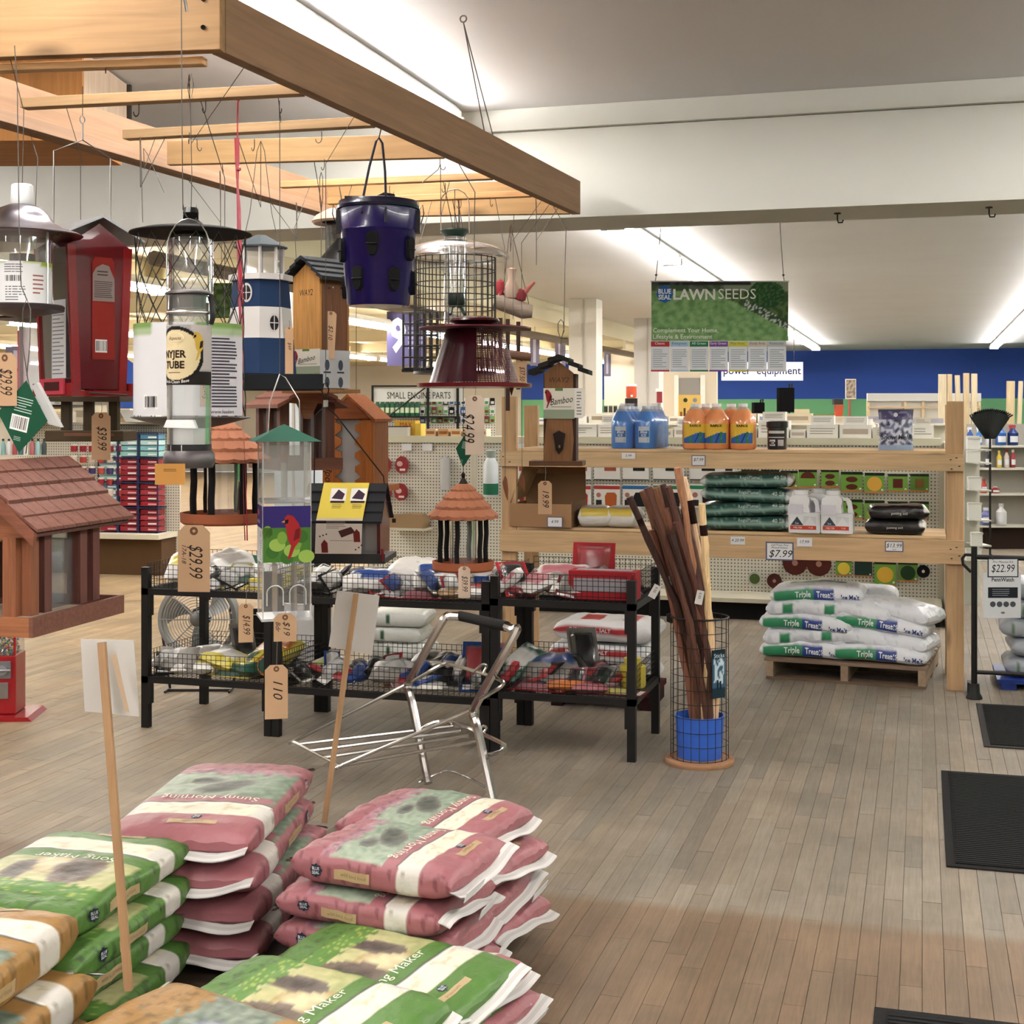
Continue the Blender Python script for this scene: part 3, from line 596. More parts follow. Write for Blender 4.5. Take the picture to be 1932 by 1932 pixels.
def gable_roof(t, hw, y0, y1, zr, ze, th, mat, col, lab=None, n=0):
    """two roof slopes; with n, each is laid in n overlapping courses"""
    for sx in (-1, 1):
        for i in range(max(n, 1)):
            f0, f1 = (i/n, (i+1.12)/n) if n else (0, 1)
            a = (sx*hw*f0, zr+(ze-zr)*f0); b = (sx*hw*f1, zr+(ze-zr)*f1); lift = th*.6 if n else 0
            poly = [(a[0], a[1]), (b[0], b[1]+lift), (b[0], b[1]+lift-th), (a[0], a[1]-th)]
            part(t, 'roof_board' if n else 'roof_panel', MB(col).prism(poly, y0, y1), mat, lab)
# ---- tall cedar feeder with black roof, printed sleeve
def bamboo_print(mb, S, w, z0, z1, k):
    decal(mb, S, -w, w, z0, z1, '#cfcbbd'); decal(mb, S, -w, w, z0, z0+(z1-z0)*.3, '#8f9a82', 1, .2); decal(mb, S, -w*.25, w*.25, z1-5*k, z1, '#5d7f3a', 1, .3)
    mb.text('Bamboo', lambda a, b: S(a, b+a*.16, .4), 13*k, '#26302a', -w*.55, z0+(z1-z0)*.48, shear=.25, wmax=w*1.45); decal(mb, S, -w*.5, w*.8, z0+(z1-z0)*.38, z0+(z1-z0)*.38+1*k, '#55604f', 1, .4)
    bird_print(mb, S, -w*.72, z0+(z1-z0)*.5, 26*k, '#a3262a', '#6d1a1c', .5)
t = H('cedar_feeder', 'tall honey cedar feeder house with a dark shingle roof beside the lighthouse', 'bird feeder', 606, 736, 5.1, rot=-40); z = t.z
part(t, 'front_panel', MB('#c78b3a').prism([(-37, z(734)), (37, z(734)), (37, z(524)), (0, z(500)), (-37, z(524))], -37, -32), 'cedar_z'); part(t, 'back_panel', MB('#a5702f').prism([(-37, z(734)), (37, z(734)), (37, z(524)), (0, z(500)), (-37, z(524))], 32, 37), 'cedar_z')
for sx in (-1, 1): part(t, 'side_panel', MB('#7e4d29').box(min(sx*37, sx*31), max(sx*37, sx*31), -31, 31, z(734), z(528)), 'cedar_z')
gable_roof(t, 58, -52, 52, z(486), z(530), 7, 'matte', '#2c3136', n=4)
mb = MB('#3b2c1e').text('WAY2', fl(-37.3), 12, '#3b2c1e', 0, z(556), 'c', shear=.2, wmax=36); mb.lathe([(0, 0), (2, 0)], 8, (0, 0, 0)); part(t, 'stamp', MB('#3b2c1e').text('WAY2', fl(-37.3), 12, '#3b2c1e', 0, z(560), 'c', shear=.2, wmax=36), 'paper')
mb = MB(); bamboo_print(mb, fl(-38.2), 39, z(706), z(660), .8); part(t, 'printed_sleeve', mb, 'paper', 'printed sleeve with a red cardinal')
mb = MB('#b9babb'); S = lambda a, b, o=0: (38.2+o, a, b); decal(mb, S, -38, 38, z(733), z(662), '#b5b7ba')
for a in (-20, 14):
    for b_ in (z(690), z(722)): ell(mb, S, a, b_, 6, 10, '#4d566a', off=.3); decal(mb, S, a-9, a+9, b_-15, b_-12, '#3a4152', 1, .3)
part(t, 'pictogram_sleeve', mb, 'paper')
part(t, 'floor_board', MB('#a06a35').box(-52, 52, -52, 52, z(742), z(735)), 'cedar_x')
q = kraft(t, 40, z(590), 22, 88, [('$2.10', .55, (-.15, .3))], y=-12); q.rotation_euler = (0, math.radians(3), math.radians(60))
part(t, 'latch_nail', MB('#b9b5ae').tube([(37, -14, z(546)), (50, -16, z(546))], 1.6, 6), 'steel')
t.hang('wire', [(0, 0, z(488)), (0, 0, z(395)), (0, 0, t.top)], .7); t.hang('wire_loop', [(0, 0, z(400)), (4, 0, z(375)), (4, 0, z(335)), (0, 0, z(325)), (-4, 0, z(335)), (-4, 0, z(375))], .8, closed=True)
# ---- purple bucket feeder
t = H('bucket_feeder', 'glossy purple bucket feeder with black lid and black feeding ports', 'bird feeder', 714, 578, 4.45); z = t.z
def rb(y): return 74-15*(y-395)/180 
part(t, 'bucket', MB('#1c0d62').lathe([(0, z(578)), (rb(578)-2, z(578)), (rb(574), z(574)), (rb(543), z(543)), (rb(541)+1, z(541)), (rb(440), z(440)), (rb(437)+2, z(437)), (rb(434), z(434)), (rb(393), z(393))], 48), 'gloss')
part(t, 'lid', MB('#1b1838').lathe([(rb(395)+1, z(397)), (78, z(396)), (79, z(391)), (76, z(387)), (74, z(381)), (70, z(380)), (0, z(380))], 48), 'gloss')
part(t, 'lid_grip', MB('#15131c').box(-62, 30, -16, 16, z(381), z(372)).prism([(-20, z(381)), (34, z(381)), (32, z(369)), (12, z(366))], -20, 20), 'gloss')
for a, y in ((-94, 465), (-28, 472), (-160, 474), (-120, 528), (-58, 530), (0, 533), (170, 540), (120, 470), (60, 530)):
    ca = math.radians(a); rr = rb(y); P = lambda p, q, o: ((rr+o)*math.cos(ca)-p*math.sin(ca), (rr+o)*math.sin(ca)+p*math.cos(ca), z(y)+q)
    mb = MB('#060508'); n = 14
    pts = [(12*math.cos(PI*i/8), 12+10*math.sin(PI*i/8)) for i in range(9)]+[(-9, -18), (-4, -24), (4, -24), (9, -18)]; m = len(pts)
    mb.add([P(a_, b_, -2) for a_, b_ in pts]+[P(a_*.9, b_*.95, 7) for a_, b_ in pts], [tuple(range(m, 2*m))]+[(i, (i+1) % m, (i+1) % m+m, i+m) for i in range(m)])
    mb.color('#1c1a22').tube([P(-11, -2, 6), P(-6, -3, 10), P(6, -3, 10), P(11, -2, 6)], 1.4, 5); part(t, 'feeding_port', mb, 'matte')
for s in (-1, 1):
    part(t, 'ear', MB('#131118').box(s*74-5, s*74+5, -10, 10, z(440), z(398)), 'plastic')
    t.hang('side_wire', [(s*76, -8, z(400)), (s*84, -10, z(388)), (s*86, -6, z(404)), (s*80, -2, z(424))], 1.1, '#2a2830')
part(t, 'bail', MB('#25223a').tube([(-24, -70, z(412)), (-22, -60, z(380)), (-14, -30, z(320)), (-4, -5, z(268)), (1, 0, z(260)), (8, -8, z(272)), (16, -40, z(330)), (20, -66, z(390)), (20, -76, z(430))], 2.4, 7), 'plastic')
t.hang('hook', [(0, 0, z(262)), (2, 0, z(256)), (1, 0, t.top)], 1.2)
# ---- black mesh feeder behind the bucket
t = H('mesh_feeder', 'black wire mesh feeder with a tan dome partly hidden by the purple bucket', 'bird feeder', 648, 496, 5.42); z = t.z
part(t, 'dome', MB('#c2a48f').lathe([(0, z(392)), (30, z(396)), (52, z(408)), (60, z(419)), (56, z(423)), (40, z(420))], 36), 'plastic')
mb = MB('#1c1a18').lathe([(34, z(420)), (34, z(490))], 30); mb.uv = lambda p: (math.atan2(p.y, p.x)*.40, p.z*.0118); part(t, 'mesh_tube', mb, 'black_mesh')
part(t, 'base', MB('#1e1c1d').lathe([(0, z(448)), (12, z(450)), (44, z(488)), (46, z(495)), (0, z(496))], 30), 'plastic')
t.hang('wire', [(0, 0, z(393)), (-38+30, 0, z(350)), (0, 0, t.top)], .7)
# ---- round cage feeder with clear baffle
t = H('cage_feeder', 'clear tube feeder in a round black grid cage under a clear dome', 'bird feeder', 858, 706, 5.6); z = t.z
part(t, 'baffle', MB('#ffffff').lathe([(10, z(452)), (40, z(456)), (80, z(466)), (98, z(476)), (104, z(487)), (100, z(490)), (78, z(482))], 44), 'wrap')
part(t, 'cap', MB('#1d3f33').lathe([(0, z(432)), (26, z(433)), (27, z(436)), (18, z(447)), (0, z(447))], 30), 'plastic')
part(t, 'tube', MB('#ffffff').lathe([(21, z(448)), (21, z(702))], 24), 'clear')
mb = MB('#2a211f')
for i in range(30): a = 2*PI*i/30; mb.tube([(77*math.cos(a), 77*math.sin(a), z(486)), (77*math.cos(a), 77*math.sin(a), z(703))], 1.0, 4)
for j in range(10): mb.tube([(77*math.cos(2*PI*i/30), 77*math.sin(2*PI*i/30), z(488+j*23.8)) for i in range(30)], 1.0, 4, closed=True)
part(t, 'wire_cage', mb, 'blackiron', kind='stuff')
for y, a in ((556, -100), (556, -60), (640, -120), (640, -40)):
    ca = math.radians(a); part(t, 'feeding_port', MB('#1c2e29').lathe([(0, z(y)), (9, z(y)), (10, z(y+18)), (5, z(y+26)), (0, z(y+26))], 10, c=(19*math.cos(ca), 19*math.sin(ca), 0)).tube([(22*math.cos(ca), 22*math.sin(ca), z(y+24)), (40*math.cos(ca), 40*math.sin(ca), z(y+40))], 3, 6), 'plastic')
part(t, 'base', MB('#1a1817').lathe([(0, z(700)), (78, z(701)), (78, z(706)), (0, z(706))], 30), 'plastic')
part(t, 'bail', MB('#a7a19a').tube([(-26, 0, z(440)), (-27, 0, z(395))]+[(-27*math.cos(i*PI/8), 0, z(385)+28*math.sin(i*PI/8)) for i in range(9)]+[(27, 0, z(395)), (27, 0, z(440))], 1.1, 5), 'steel')
t.hang('hook', [(0, 0, z(357)), (0, 0, t.top)], .8)
# ---- small black suet cage
t = H('suet_cage', 'small empty black wire suet cage hanging in front of the purple aisle sign', 'bird feeder', 793, 702, 5.75); z = t.z
mb = MB('#211d1d')
for y in (-14, 14):
    for i in range(6): mb.tube([(-32+i*13, y, z(590)), (-32+i*13, y, z(696))], 1.1, 4)
    for j in range(6): mb.tube([(-32, y, z(590+j*21)), (33, y, z(590+j*21))], 1.1, 4)
for x in (-32, 33):
    for yy in (592, 645, 696): mb.tube([(x, -14, z(yy)), (x, 14, z(yy))], 1.1, 4)
part(t, 'cage', mb, 'blackiron', kind='stuff'); part(t, 'base_plate', MB('#1d1a1a').box(-34, 35, -16, 16, z(702), z(697)), 'plastic')
t.hang('wire', [(0, 0, z(590)), (0, 0, t.top)], .6)
# ---- cardinals on a log
t = H('cardinal_ornament', 'hanging log ornament with two carved red and tan cardinals', 'ornament', 968, 596, 6.2); z = t.z
part(t, 'log', MB('#9c8a7a').tube([(-33, 0, z(566)), (-20, 0, z(572)), (0, 2, z(578)), (20, 2, z(586)), (37, 2, z(588))], [15, 15, 16, 16, 12], 12), 'cedar_x')
part(t, 'bird', MB('#b59a87').lathe([(0, z(566)), (10, z(562)), (15, z(552)), (12, z(540)), (7, z(528)), (8, z(515)), (10, z(508)), (0, z(505))], 14, c=(-3, -4, 0), ysc=.6), 'matte', 'tan carved bird with tail raised')
part(t, 'bird', MB('#a8313a').lathe([(0, z(560)), (9, z(555)), (11, z(545)), (8, z(532)), (0, z(526))], 14, c=(-24, 4, 0)).tube([(-20, 0, z(545)), (-26, -8, z(560))], [5, 3], 7), 'matte', 'red carved bird')
part(t, 'bird', MB('#8f2a30').lathe([(0, z(572)), (10, z(566)), (12, z(556)), (8, z(548)), (0, z(544))], 14, c=(14, 0, 0)).tube([(16, 0, z(560)), (28, 0, z(545)), (40, 0, z(532))], [6, 4.5, 3], 7, '#b0615a'), 'matte', 'dark red carved bird with raised tail')
for s in (-22, 30): t.hang('string', [(s, 0, z(575)), (-5, 0, z(424)), (-5, 0, t.top)], .7, '#5d4a3e', 'matte')
# ---- dark red cone feeder
t = H('cone_feeder', 'dark red metal mesh cone feeder with a wide base and top rim', 'bird feeder', 895, 732, 5.02); z = t.z
part(t, 'top_lid', MB('#4b0d1d').lathe([(0, z(596)), (24, z(597)), (46, z(602)), (48, z(606)), (36, z(612)), (30, z(616)), (0, z(616))], 36), 'gloss')
part(t, 'top_rim', MB('#6b2a35').lathe([(0, z(613)), (104, z(618)), (105, z(621)), (60, z(622)), (0, z(620))], 44), 'dullmetal')
mb = MB('#5e0f22').lathe([(52, z(620)), (84, z(722))], 40); mb.uv = lambda p: (math.atan2(p.y, p.x)*.40, p.z*.0092); part(t, 'mesh_cone', mb, 'red_mesh')
part(t, 'solid_panel', MB('#4a0c1e').lathe([(84.8, z(722)), (52.8, z(620))], 20, arc=(math.radians(175), math.radians(275))), 'gloss')
part(t, 'base_tray', MB('#7a1322').lathe([(0, z(732)), (108, z(731)), (109, z(724)), (106, z(723)), (104, z(727)), (0, z(727))], 44), 'gloss')
part(t, 'perch_spike', MB('#5a1020').lathe([(0, z(748)), (5, z(732))], 8, c=(70, -40, 0)), 'gloss'); part(t, 'bolt', MB('#2a1518').box(26, 44, -12, 12, z(612), z(604)), 'plastic')
t.hang('wire', [(0, 0, z(598)), (0, 0, z(430)), (1, 0, t.top)], .9); 
# ---- wooden frame feeder
t = H('stick_feeder', 'dark wooden stick feeder with a bamboo crossbar and a written tag', 'bird feeder', 968, 778, 6.0); z = t.z
for x, y0, y1 in ((-10, 602, 775), (10, 607, 735), (-24, 600, 690)): part(t, 'post', MB('#4b2f22').box(x-4, x+4, -4, 4, z(y1), z(y0)), 'cedar_z')
part(t, 'crossbar', MB('#7f5a45').tube([(-16, -8, z(668)), (34, -8, z(674))], 8, 12), 'cedar_x'); part(t, 'top_bar', MB('#5a3a2c').box(-26, 34, -5, 5, z(624), z(618)), 'cedar_x')
kraft(t, 16, z(676), 20, 54, [('$37.50', .7, (-.2, .2))], y=-6)
t.hang('wire', [(0, 0, z(602)), (0, 0, t.top)], .6)
for i, (px, y0_, y1_) in enumerate(((953, 896, 946), (985, 892, 932))):
    t = H('wood_paddle', 'thin curved brown wooden paddle hanging on a wire before the pine shelf, %s of two' % ('left', 'right')[i], 'wind chime part', px, y1_, 6.02+.08*i); z = t.z
    part(t, 'paddle', MB('#8a4f2c').prism([(-5, z(y0_+14)), (0, z(y0_)), (4, z(y0_+8)), (6, z(y0_+28)), (5, z(y1_)), (1, z(y1_-10)), (-3, z(y0_+26))], -2, 2), 'cedar_z'); t.hang('wire', [(0, 0, z(y0_)), (-1, 0, t.top)], .6)
# ---- bamboo birdhouse with black roof near the right end
t = H('birdhouse', 'tall brown bark birdhouse with a black gable roof and a printed sleeve', 'birdhouse', 1058, 878, 6.05, rot=-8); z = t.z
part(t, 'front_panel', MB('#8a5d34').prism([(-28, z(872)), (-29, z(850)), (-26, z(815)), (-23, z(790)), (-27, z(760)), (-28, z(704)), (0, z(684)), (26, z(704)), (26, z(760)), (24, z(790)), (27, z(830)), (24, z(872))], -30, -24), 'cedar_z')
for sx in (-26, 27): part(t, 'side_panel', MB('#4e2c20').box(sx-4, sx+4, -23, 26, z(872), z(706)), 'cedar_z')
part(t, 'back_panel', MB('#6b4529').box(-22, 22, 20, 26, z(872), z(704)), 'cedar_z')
gable_roof(t, 54, -44, 44, z(670), z(703), 9, 'matte', '#232222', n=3)
mb = MB('#2c1d17').prism([(-11, z(818)), (0, z(812)), (12, z(818)), (7, z(848)), (0, z(856)), (-6, z(848))], -33, -30); part(t, 'hole_plate', mb, 'matte', 'dark keyhole-shaped plate'); part(t, 'knob', MB('#9a8a7c').lathe([(0, 4), (2.5, 2), (2.5, -2), (0, -4)], 8, c=(1, -34, z(842))), 'steel')
mb = MB(); bamboo_print(mb, lambda a, b, o=0: (a, -32-o, b), 29, z(790), z(733), 1); mb.color('#d9d6cf').box(29, 46, -32, -31, z(788), z(733)); lines(mb, fl(-32), 33, 42, z(784), z(738), 8, '#7a7a74', 4)
part(t, 'printed_sleeve', mb, 'paper', 'printed sleeve with a red cardinal'); part(t, 'floor_board', MB('#6d4729').box(-56, 44, -36, 36, z(878), z(869)), 'cedar_x'); mb = MB('#5f3d24').text('WAY2', fl(-30.4), 10, '#5f3d24', 0, z(722), 'c', shear=.2); part(t, 'stamp', mb, 'paper')
kraft(t, -26, z(906), 26, 62, [('19.99', .7, (-.15, .22))], y=-34, string=34)
t.hang('wire', [(0, 0, z(671)), (0, 0, z(645)), (6, 0, z(620)), (8, 0, z(500)), (10, 0, t.top)], .8); t.hang('wire_loop', [(0, 0, z(640)), (6, 0, z(625)), (5, 0, z(608)), (0, 0, z(603)), (-5, 0, z(610)), (-5, 0, z(625))], .9, closed=True)
# ---- terracotta shingle gazebo feeders
def gazebo(t, R, ye, yt, tiers, ytr, ytb, Rt, n=16, zo=None, col='#b3704e'):
    z = t.z; hh = (ye-yt)
    for i in range(tiers):
        f0, f1 = i/tiers, (i+1)/tiers; r0 = R*(.16+.84*f0); r1 = R*(.16+.84*f1)*1.09; za, zb = z(yt+hh*(f0**1.15)), z(yt+hh*(f1**1.15)+2)
        a = 2*PI/n*.5; me = None
        for j in range(n):
            if me is None:
                mb = MB(col); w0, w1 = r0*math.tan(a)*1.02, r1*math.tan(a)*.98
                pts = [(r0, -w0, za), (r1*.985, -w1, zb), (r1*1.02, -w1*.4, zb-2), (r1*1.02, w1*.4, zb-2), (r1*.985, w1, zb), (r0, w0, za)]; m = len(pts)
                mb.add([(x, y, q+(1.5 if x < r1*.95 else 6.5)) for x, y, q in pts]+list(pts), [tuple(range(m)), tuple(range(2*m-1, m-1, -1))]+[(k, k+m, (k+1) % m+m, (k+1) % m) for k in range(m)]); me = mb.mesh('shingle', t.k)
            q = part(t, 'shingle', me, 'matte'); q.rotation_euler = (0, 0, 2*PI*(j+.5*(i % 2))/n)
    part(t, 'roof_cone', MB('#6d3a22').lathe([(0, z(yt)-2)]+[(R*(.16+.84*f)*.93, z(yt+hh*f**1.15)-5) for f in (0, .25, .5, .75, 1)]+[(0, z(ye)-6)], n), 'matte')
    for j in range(6):
        a = 2*PI*j/6+.3; x, y = R*.74*math.cos(a), R*.74*math.sin(a)
        mb = MB('#201b1c').tube([(x, y, z(ye)), (x+1, y, z(ye)-(ytr-ye)*.4), (x-1, y+1, z(ye)-(ytr-ye)*.75), (x, y, z(ytr+4))], R*.085, 6, smooth=False); part(t, 'branch_post', mb, 'matte')
    part(t, 'seed_tube', MB('#ffffff').lathe([(R*.42, z(ye)), (R*.42, z(ytr+6))], 22), 'clear')
    part(t, 'tray', MB('#b3623b').lathe([(0, z(ytb)), (Rt*.94, z(ytb)), (Rt, z(ytb-4)), (Rt*1.01, z(ytr)), (Rt*.95, z(ytr)), (Rt*.93, z(ytb-6)), (0, z(ytb-6))], 36), 'matte')
    part(t, 'finial', MB('#3a332b').lathe([(0, z(yt)+R*.42), (R*.07, z(yt)+R*.32), (R*.05, z(yt)+R*.2), (R*.12, z(yt)+R*.1), (R*.18, z(yt)), (0, z(yt)-2)], 12), 'dullmetal')
    t.hang('wire', [(0, 0, z(yt)+R*.4), (0, 0, t.top)], .8)
def diamond(t, x, z0, w, h, y, bc=True, name='hang_tag', lab='green diamond-shaped tag with white print'):
    mb = MB('#125c3f').prism([(x-w, z0+h*.12), (x+w*.15, z0+h), (x+w, z0-h*.12), (x-w*.15, z0-h)], y-.5, y+.5); S = lambda a, b, o=0: (x+a*.93+b*.2, y-.6-o, z0+b*.95-a*.22)
    if bc: barcode(mb, S, -w*.45, -h*.42, w*.75, h*.44, seed=4)
    lines(mb, S, -w*.4, w*.35, h*.1, h*.55, 6, '#b9d2c4', 3, .35)
    for i in range(3): lines(mb, S, -w*.2, w*.1, -h*.62-i*3, -h*.58-i*3, 1, '#b9d2c4')
    return part(t, name, mb, 'paper', lab)
t = H('gazebo_feeder', 'small gazebo feeder with terracotta shingle roof hanging by the pegboard', 'bird feeder', 874, 1078, 5.98); z = t.z
gazebo(t, 60, 974, 914, 4, 1058, 1076, 58); diamond(t, 2, z(850), 16, 32, -2, False); kraft(t, 4, z(1062), 22, 58, [('$39.99', .7, (-.2, .22))], y=-62, col='#d3b9a3', string=8, lab='pale price tag under the tray')
kraft(t, 22, z(746), 36, 112, [('$24.99', .9, (-.3, .2))], y=-6, col='#d6c2ae', string=20, lab='large pale tag reading 24.99')
t = H('gazebo_feeder', 'larger gazebo feeder with terracotta shingle roof hung behind the nyjer tube', 'bird feeder', 424, 988, 4.2); z = t.z
gazebo(t, 78, 868, 797, 4, 966, 987, 82); kraft(t, -39, z(984), 60, 122, [('$29.99', .62, (.08, .14)), ('17A-18', .2, (-.38, .36))], y=-84, string=6, lab='large tan tag reading 29.99')
# ---- red ribbon
t = H('red_ribbon', 'long red ribbon knotted to a rung and hanging straight down', 'ribbon', 448, 1020, 4.04); z = t.z
mb = MB('#c91c3f')
for x0, w, tw in ((-1, 7, .2), (2, 6, .9)):
    pts = [(tw*0+x0+math.sin(i*.7+tw*3)*1.2+i*.9-(2 if i < 3 else 0), i) for i in range(18)]; vs_ = []
    for x, i in pts: yq = z(260)+(z(1020)-z(260))*i/17; ww = w*(.45 if i == 2 else 1); a = tw+i*.35; vs_ += [(x-ww/2*math.cos(a*.3), -ww*.3*math.sin(a), yq), (x+ww/2*math.cos(a*.3), ww*.3*math.sin(a), yq)]
    mb.add(vs_, [(2*i, 2*i+1, 2*i+3, 2*i+2) for i in range(17)], True)
o = part(t, 'strand', mb, 'film'); part(t, 'knot', MB('#c3193b').lathe([(0, 5), (5, 2), (5, -3), (0, -6)], 9, c=(2, 0, z(318))), 'film'); part(t, 'loop', MB('#c91c3f').tube([(0, 0, z(262)), (0, 4, t.top), (4, 6, t.top+8), (0, -2, t.top+2)], 1.5, 4), 'film')
# ---- cedar gazebo behind
t = H('cedar_gazebo', 'weathered brown cedar gazebo feeder hanging behind the green-roofed tower', 'bird feeder', 556, 884, 5.4, rot=28); z = t.z
gable_roof(t, 66, -105, 95, z(722), z(766), 7, 'cedar_x', '#8f5540', n=3)
for x in (-44, 44):
    for y in (-62, 0, 62): part(t, 'post', MB('#7a4838').box(x-9, x+9, y-9, y+9, z(866), z(760)), 'cedar_z')
    part(t, 'window', MB('#ffffff').box(x-1, x+1, -62, 62, z(866), z(766)), 'clear')
part(t, 'gable_board', MB('#a9694a').prism([(-44, z(760)), (0, z(732)), (44, z(760)), (20, z(762)), (6, z(790)), (-6, z(790)), (-20, z(762))], -70, -66), 'cedar_x')
part(t, 'tray', MB('#7f4a37').box(-60, 60, -95, -90, z(884), z(862)).box(-60, 60, 90, 95, z(884), z(862)).box(-60, -55, -90, 90, z(884), z(862)).box(55, 60, -90, 90, z(884), z(862)).box(-55, 55, -90, 90, z(884), z(880)), 'cedar_x')
t.hang('wire', [(0, -40, z(724)), (0, 0, t.top)], .6)
# ---- orange cedar feeder with scalloped boards
t = H('scalloped_feeder', 'orange cedar feeder with scalloped front boards and a pointed gable', 'bird feeder', 672, 926, 5.8, rot=-14); z = t.z
gable_roof(t, 54, -48, 48, z(744), z(790), 6, 'cedar_x', '#a65a22'); part(t, 'gable_board', MB('#9a4f1e').prism([(-44, z(790)), (0, z(750)), (44, z(790))], -46, -42), 'cedar_x')
for s in (-1, 1):
    pts = [(s*50, z(792)), (s*50, z(920))]; 
    for i in range(5): y = 920-i*25.6; pts += [(s*22, z(y)), (s*14, z(y-6)), (s*14, z(y-16)), (s*26, z(y-22))]
    part(t, 'scalloped_board', MB('#b5671f').prism(pts+[(s*22, z(792))], -44, -38), 'cedar_z')
    part(t, 'side_board', MB('#9c5a20').box(min(s*50, s*45), max(s*50, s*45), -37, 40, z(920), z(792)), 'cedar_z')
part(t, 'seed_window', MB('#ffffff').box(-44, 44, -30, -28, z(918), z(792)), 'milky'); part(t, 'back_board', MB('#b5671f').box(-44, 44, 36, 40, z(920), z(790)), 'cedar_z')
mb = MB('#3a2314').text('Lodge', lambda a, b: (-36-b, -44.4, z(918)+a), 14, '#3a2314', shear=.3); part(t, 'burnt_lettering', mb, 'paper')
part(t, 'tray', MB('#a85f25').box(-66, 66, -58, 58, z(926), z(914)), 'cedar_x', bevel=.001); t.hang('wire', [(0, 0, z(745)), (0, 0, t.top)], .6)
# ---- clear acrylic tower
t = H('tower_feeder', 'square clear acrylic tower feeder with a green pyramid roof and purple cardinal sleeve', 'bird feeder', 536, 1165, 4.0, rot=16); z = t.z
B = 44
part(t, 'roof', MB('#1d6b55').add([(-62, -62, z(832)), (62, -62, z(832)), (62, 62, z(832)), (-62, 62, z(832)), (0, 0, z(800))], [(0, 1, 4), (1, 2, 4), (2, 3, 4), (3, 0, 4), (3, 2, 1, 0)]), 'matte')
part(t, 'shell', MB('#ffffff').add([(sx*B, sy*B, q) for q in (z(1163), z(834)) for sx, sy in ((-1, -1), (1, -1), (1, 1), (-1, 1))], [(0, 1, 5, 4), (1, 2, 6, 5), (2, 3, 7, 6), (3, 0, 4, 7)]), 'clear')
for sx in (-1, 1):
    for sy in (-1, 1): part(t, 'corner_edge', MB('#e8e8ee').box(sx*B-1.2, sx*B+1.2, sy*B-1.2, sy*B+1.2, z(1163), z(834)), 'milky')
part(t, 'divider', MB('#ffffff').box(-1, 1, -B, B, z(940), z(840)).box(-B, B, -1, 1, z(940), z(840)).box(-18, -17, -B, B, z(1160), z(1060)).box(18, 19, -B, B, z(1160), z(1060)), 'clear'); part(t, 'ledge', MB('#d7d7df').box(-B, B, -B, B, z(947), z(941)), 'milky')
mb = MB('#4b3a8f'); S = lambda a, b, o=0: (a, -B-1.5-o, b); S3 = lambda a, b, o=0: (-B-1.5-o, -a, b)
decal(mb, S, -B, B, z(1056), z(992), '#4f8a2c'); decal(mb, S, -B, B, z(992), z(952), '#43358c', 1, 0); 
for i in range(9): ell(mb, S, -36+i*9, z(1000+(i*37) % 50), 9+(i % 3)*3, 12, ('#7fae35', '#3f7a2a', '#9cc04a')[i % 3], off=.1+i*.01)
bird_print(mb, S, 8, z(1030), 62, '#c3242c', '#8a1a22', .3); decal(mb, S3, -B, B, z(1058), z(994), '#dfe1e2'); decal(mb, S3, -B, B, z(994), z(952), '#43358c'); barcode(mb, S3, 6, z(1012), 22, 14, seed=6); lines(mb, S3, 6, 30, z(1054), z(1016), 9, '#8b8f92')
ell(mb, S3, -20, z(966), 14, 6, '#e2542a', off=.2); mb.text('seed silo', lambda a, b: S3(a, b, .3), 9, '#e8e4f2', -36, z(986), shear=.1)
part(t, 'printed_sleeve', mb, 'paper', 'purple and green printed sleeve with a red cardinal')
for x in (-22, 20): part(t, 'feeding_arch', MB('#f0f0f4').tube([(x-15, -B-2, z(1136)), (x-15, -B-2, z(1112))]+[(x-15*math.cos(i*PI/8), -B-2-5*math.sin(i*PI/8), z(1112)+14*math.sin(i*PI/8)) for i in range(9)]+[(x+15, -B-2, z(1136))], 1.5, 6), 'milky')
part(t, 'floor', MB('#d9d4dd').box(-B-3, B+3, -B-3, B+3, z(1165), z(1160)), 'milky')
part(t, 'bail', MB('#bdb9b4').tube([(-30, 0, z(820)), (-27, 0, z(760)), (-8, 0, z(706)), (2, 0, z(712)), (28, 0, z(755)), (30, 0, z(822))], 1.3, 5), 'steel'); t.hang('wire', [(-8, 0, z(708)), (-8, 0, z(240)), (-9, 0, z(205)), (-6, 0, t.top)], .8)
kraft(t, -20, z(1245), 42, 100, [('110', .6, (-.25, .42))], y=-B-5, string=80, lab='tan tag reading 110'); kraft(t, -4, z(1150), 42, 52, [('$19', .42, (.0, .2)), ('Bdr', .3, (-.35, .3))], y=-B-6, string=6, lab='tan tag under the tower'); kraft(t, -74, z(1132), 27, 72, [('$14.99', .7, (-.15, .25))], y=-30, string=44, lab='small cream tag to the left of the tower')
# ---- barn feeder with yellow card
t = H('barn_feeder', 'barn feeder with black shingled roof, maroon ends and a yellow instruction card', 'bird feeder', 660, 1056, 4.3, rot=-4); z = t.z
for i in range(4):
    for s in (-1, 1):
        y0_, z0_ = s*(4+i*17), z(912)-i*17; y1_, z1_ = s*(4+(i+1)*17.5), z(912)-(i+1)*17.5
        part(t, 'roof_board', MB('#202126').prismx([(y0_, z0_), (y1_, z1_+4), (y1_, z1_), (y0_, z0_-4)], -78, 72), 'matte')
for s in (-1, 1): part(t, 'end_wall', MB('#5d0f1c').prismx([(-52, z(1044)), (52, z(1044)), (58, z(976)), (0, z(920)), (-58, z(976))], s*64-3, s*64+3), 'gloss')
for s in (-1, 1): part(t, 'window', MB('#ffffff').add([(-62, s*50, z(1044)), (62, s*50, z(1044)), (62, s*58, z(976)), (-62, s*58, z(976))], [(0, 1, 2, 3)]), 'clear')
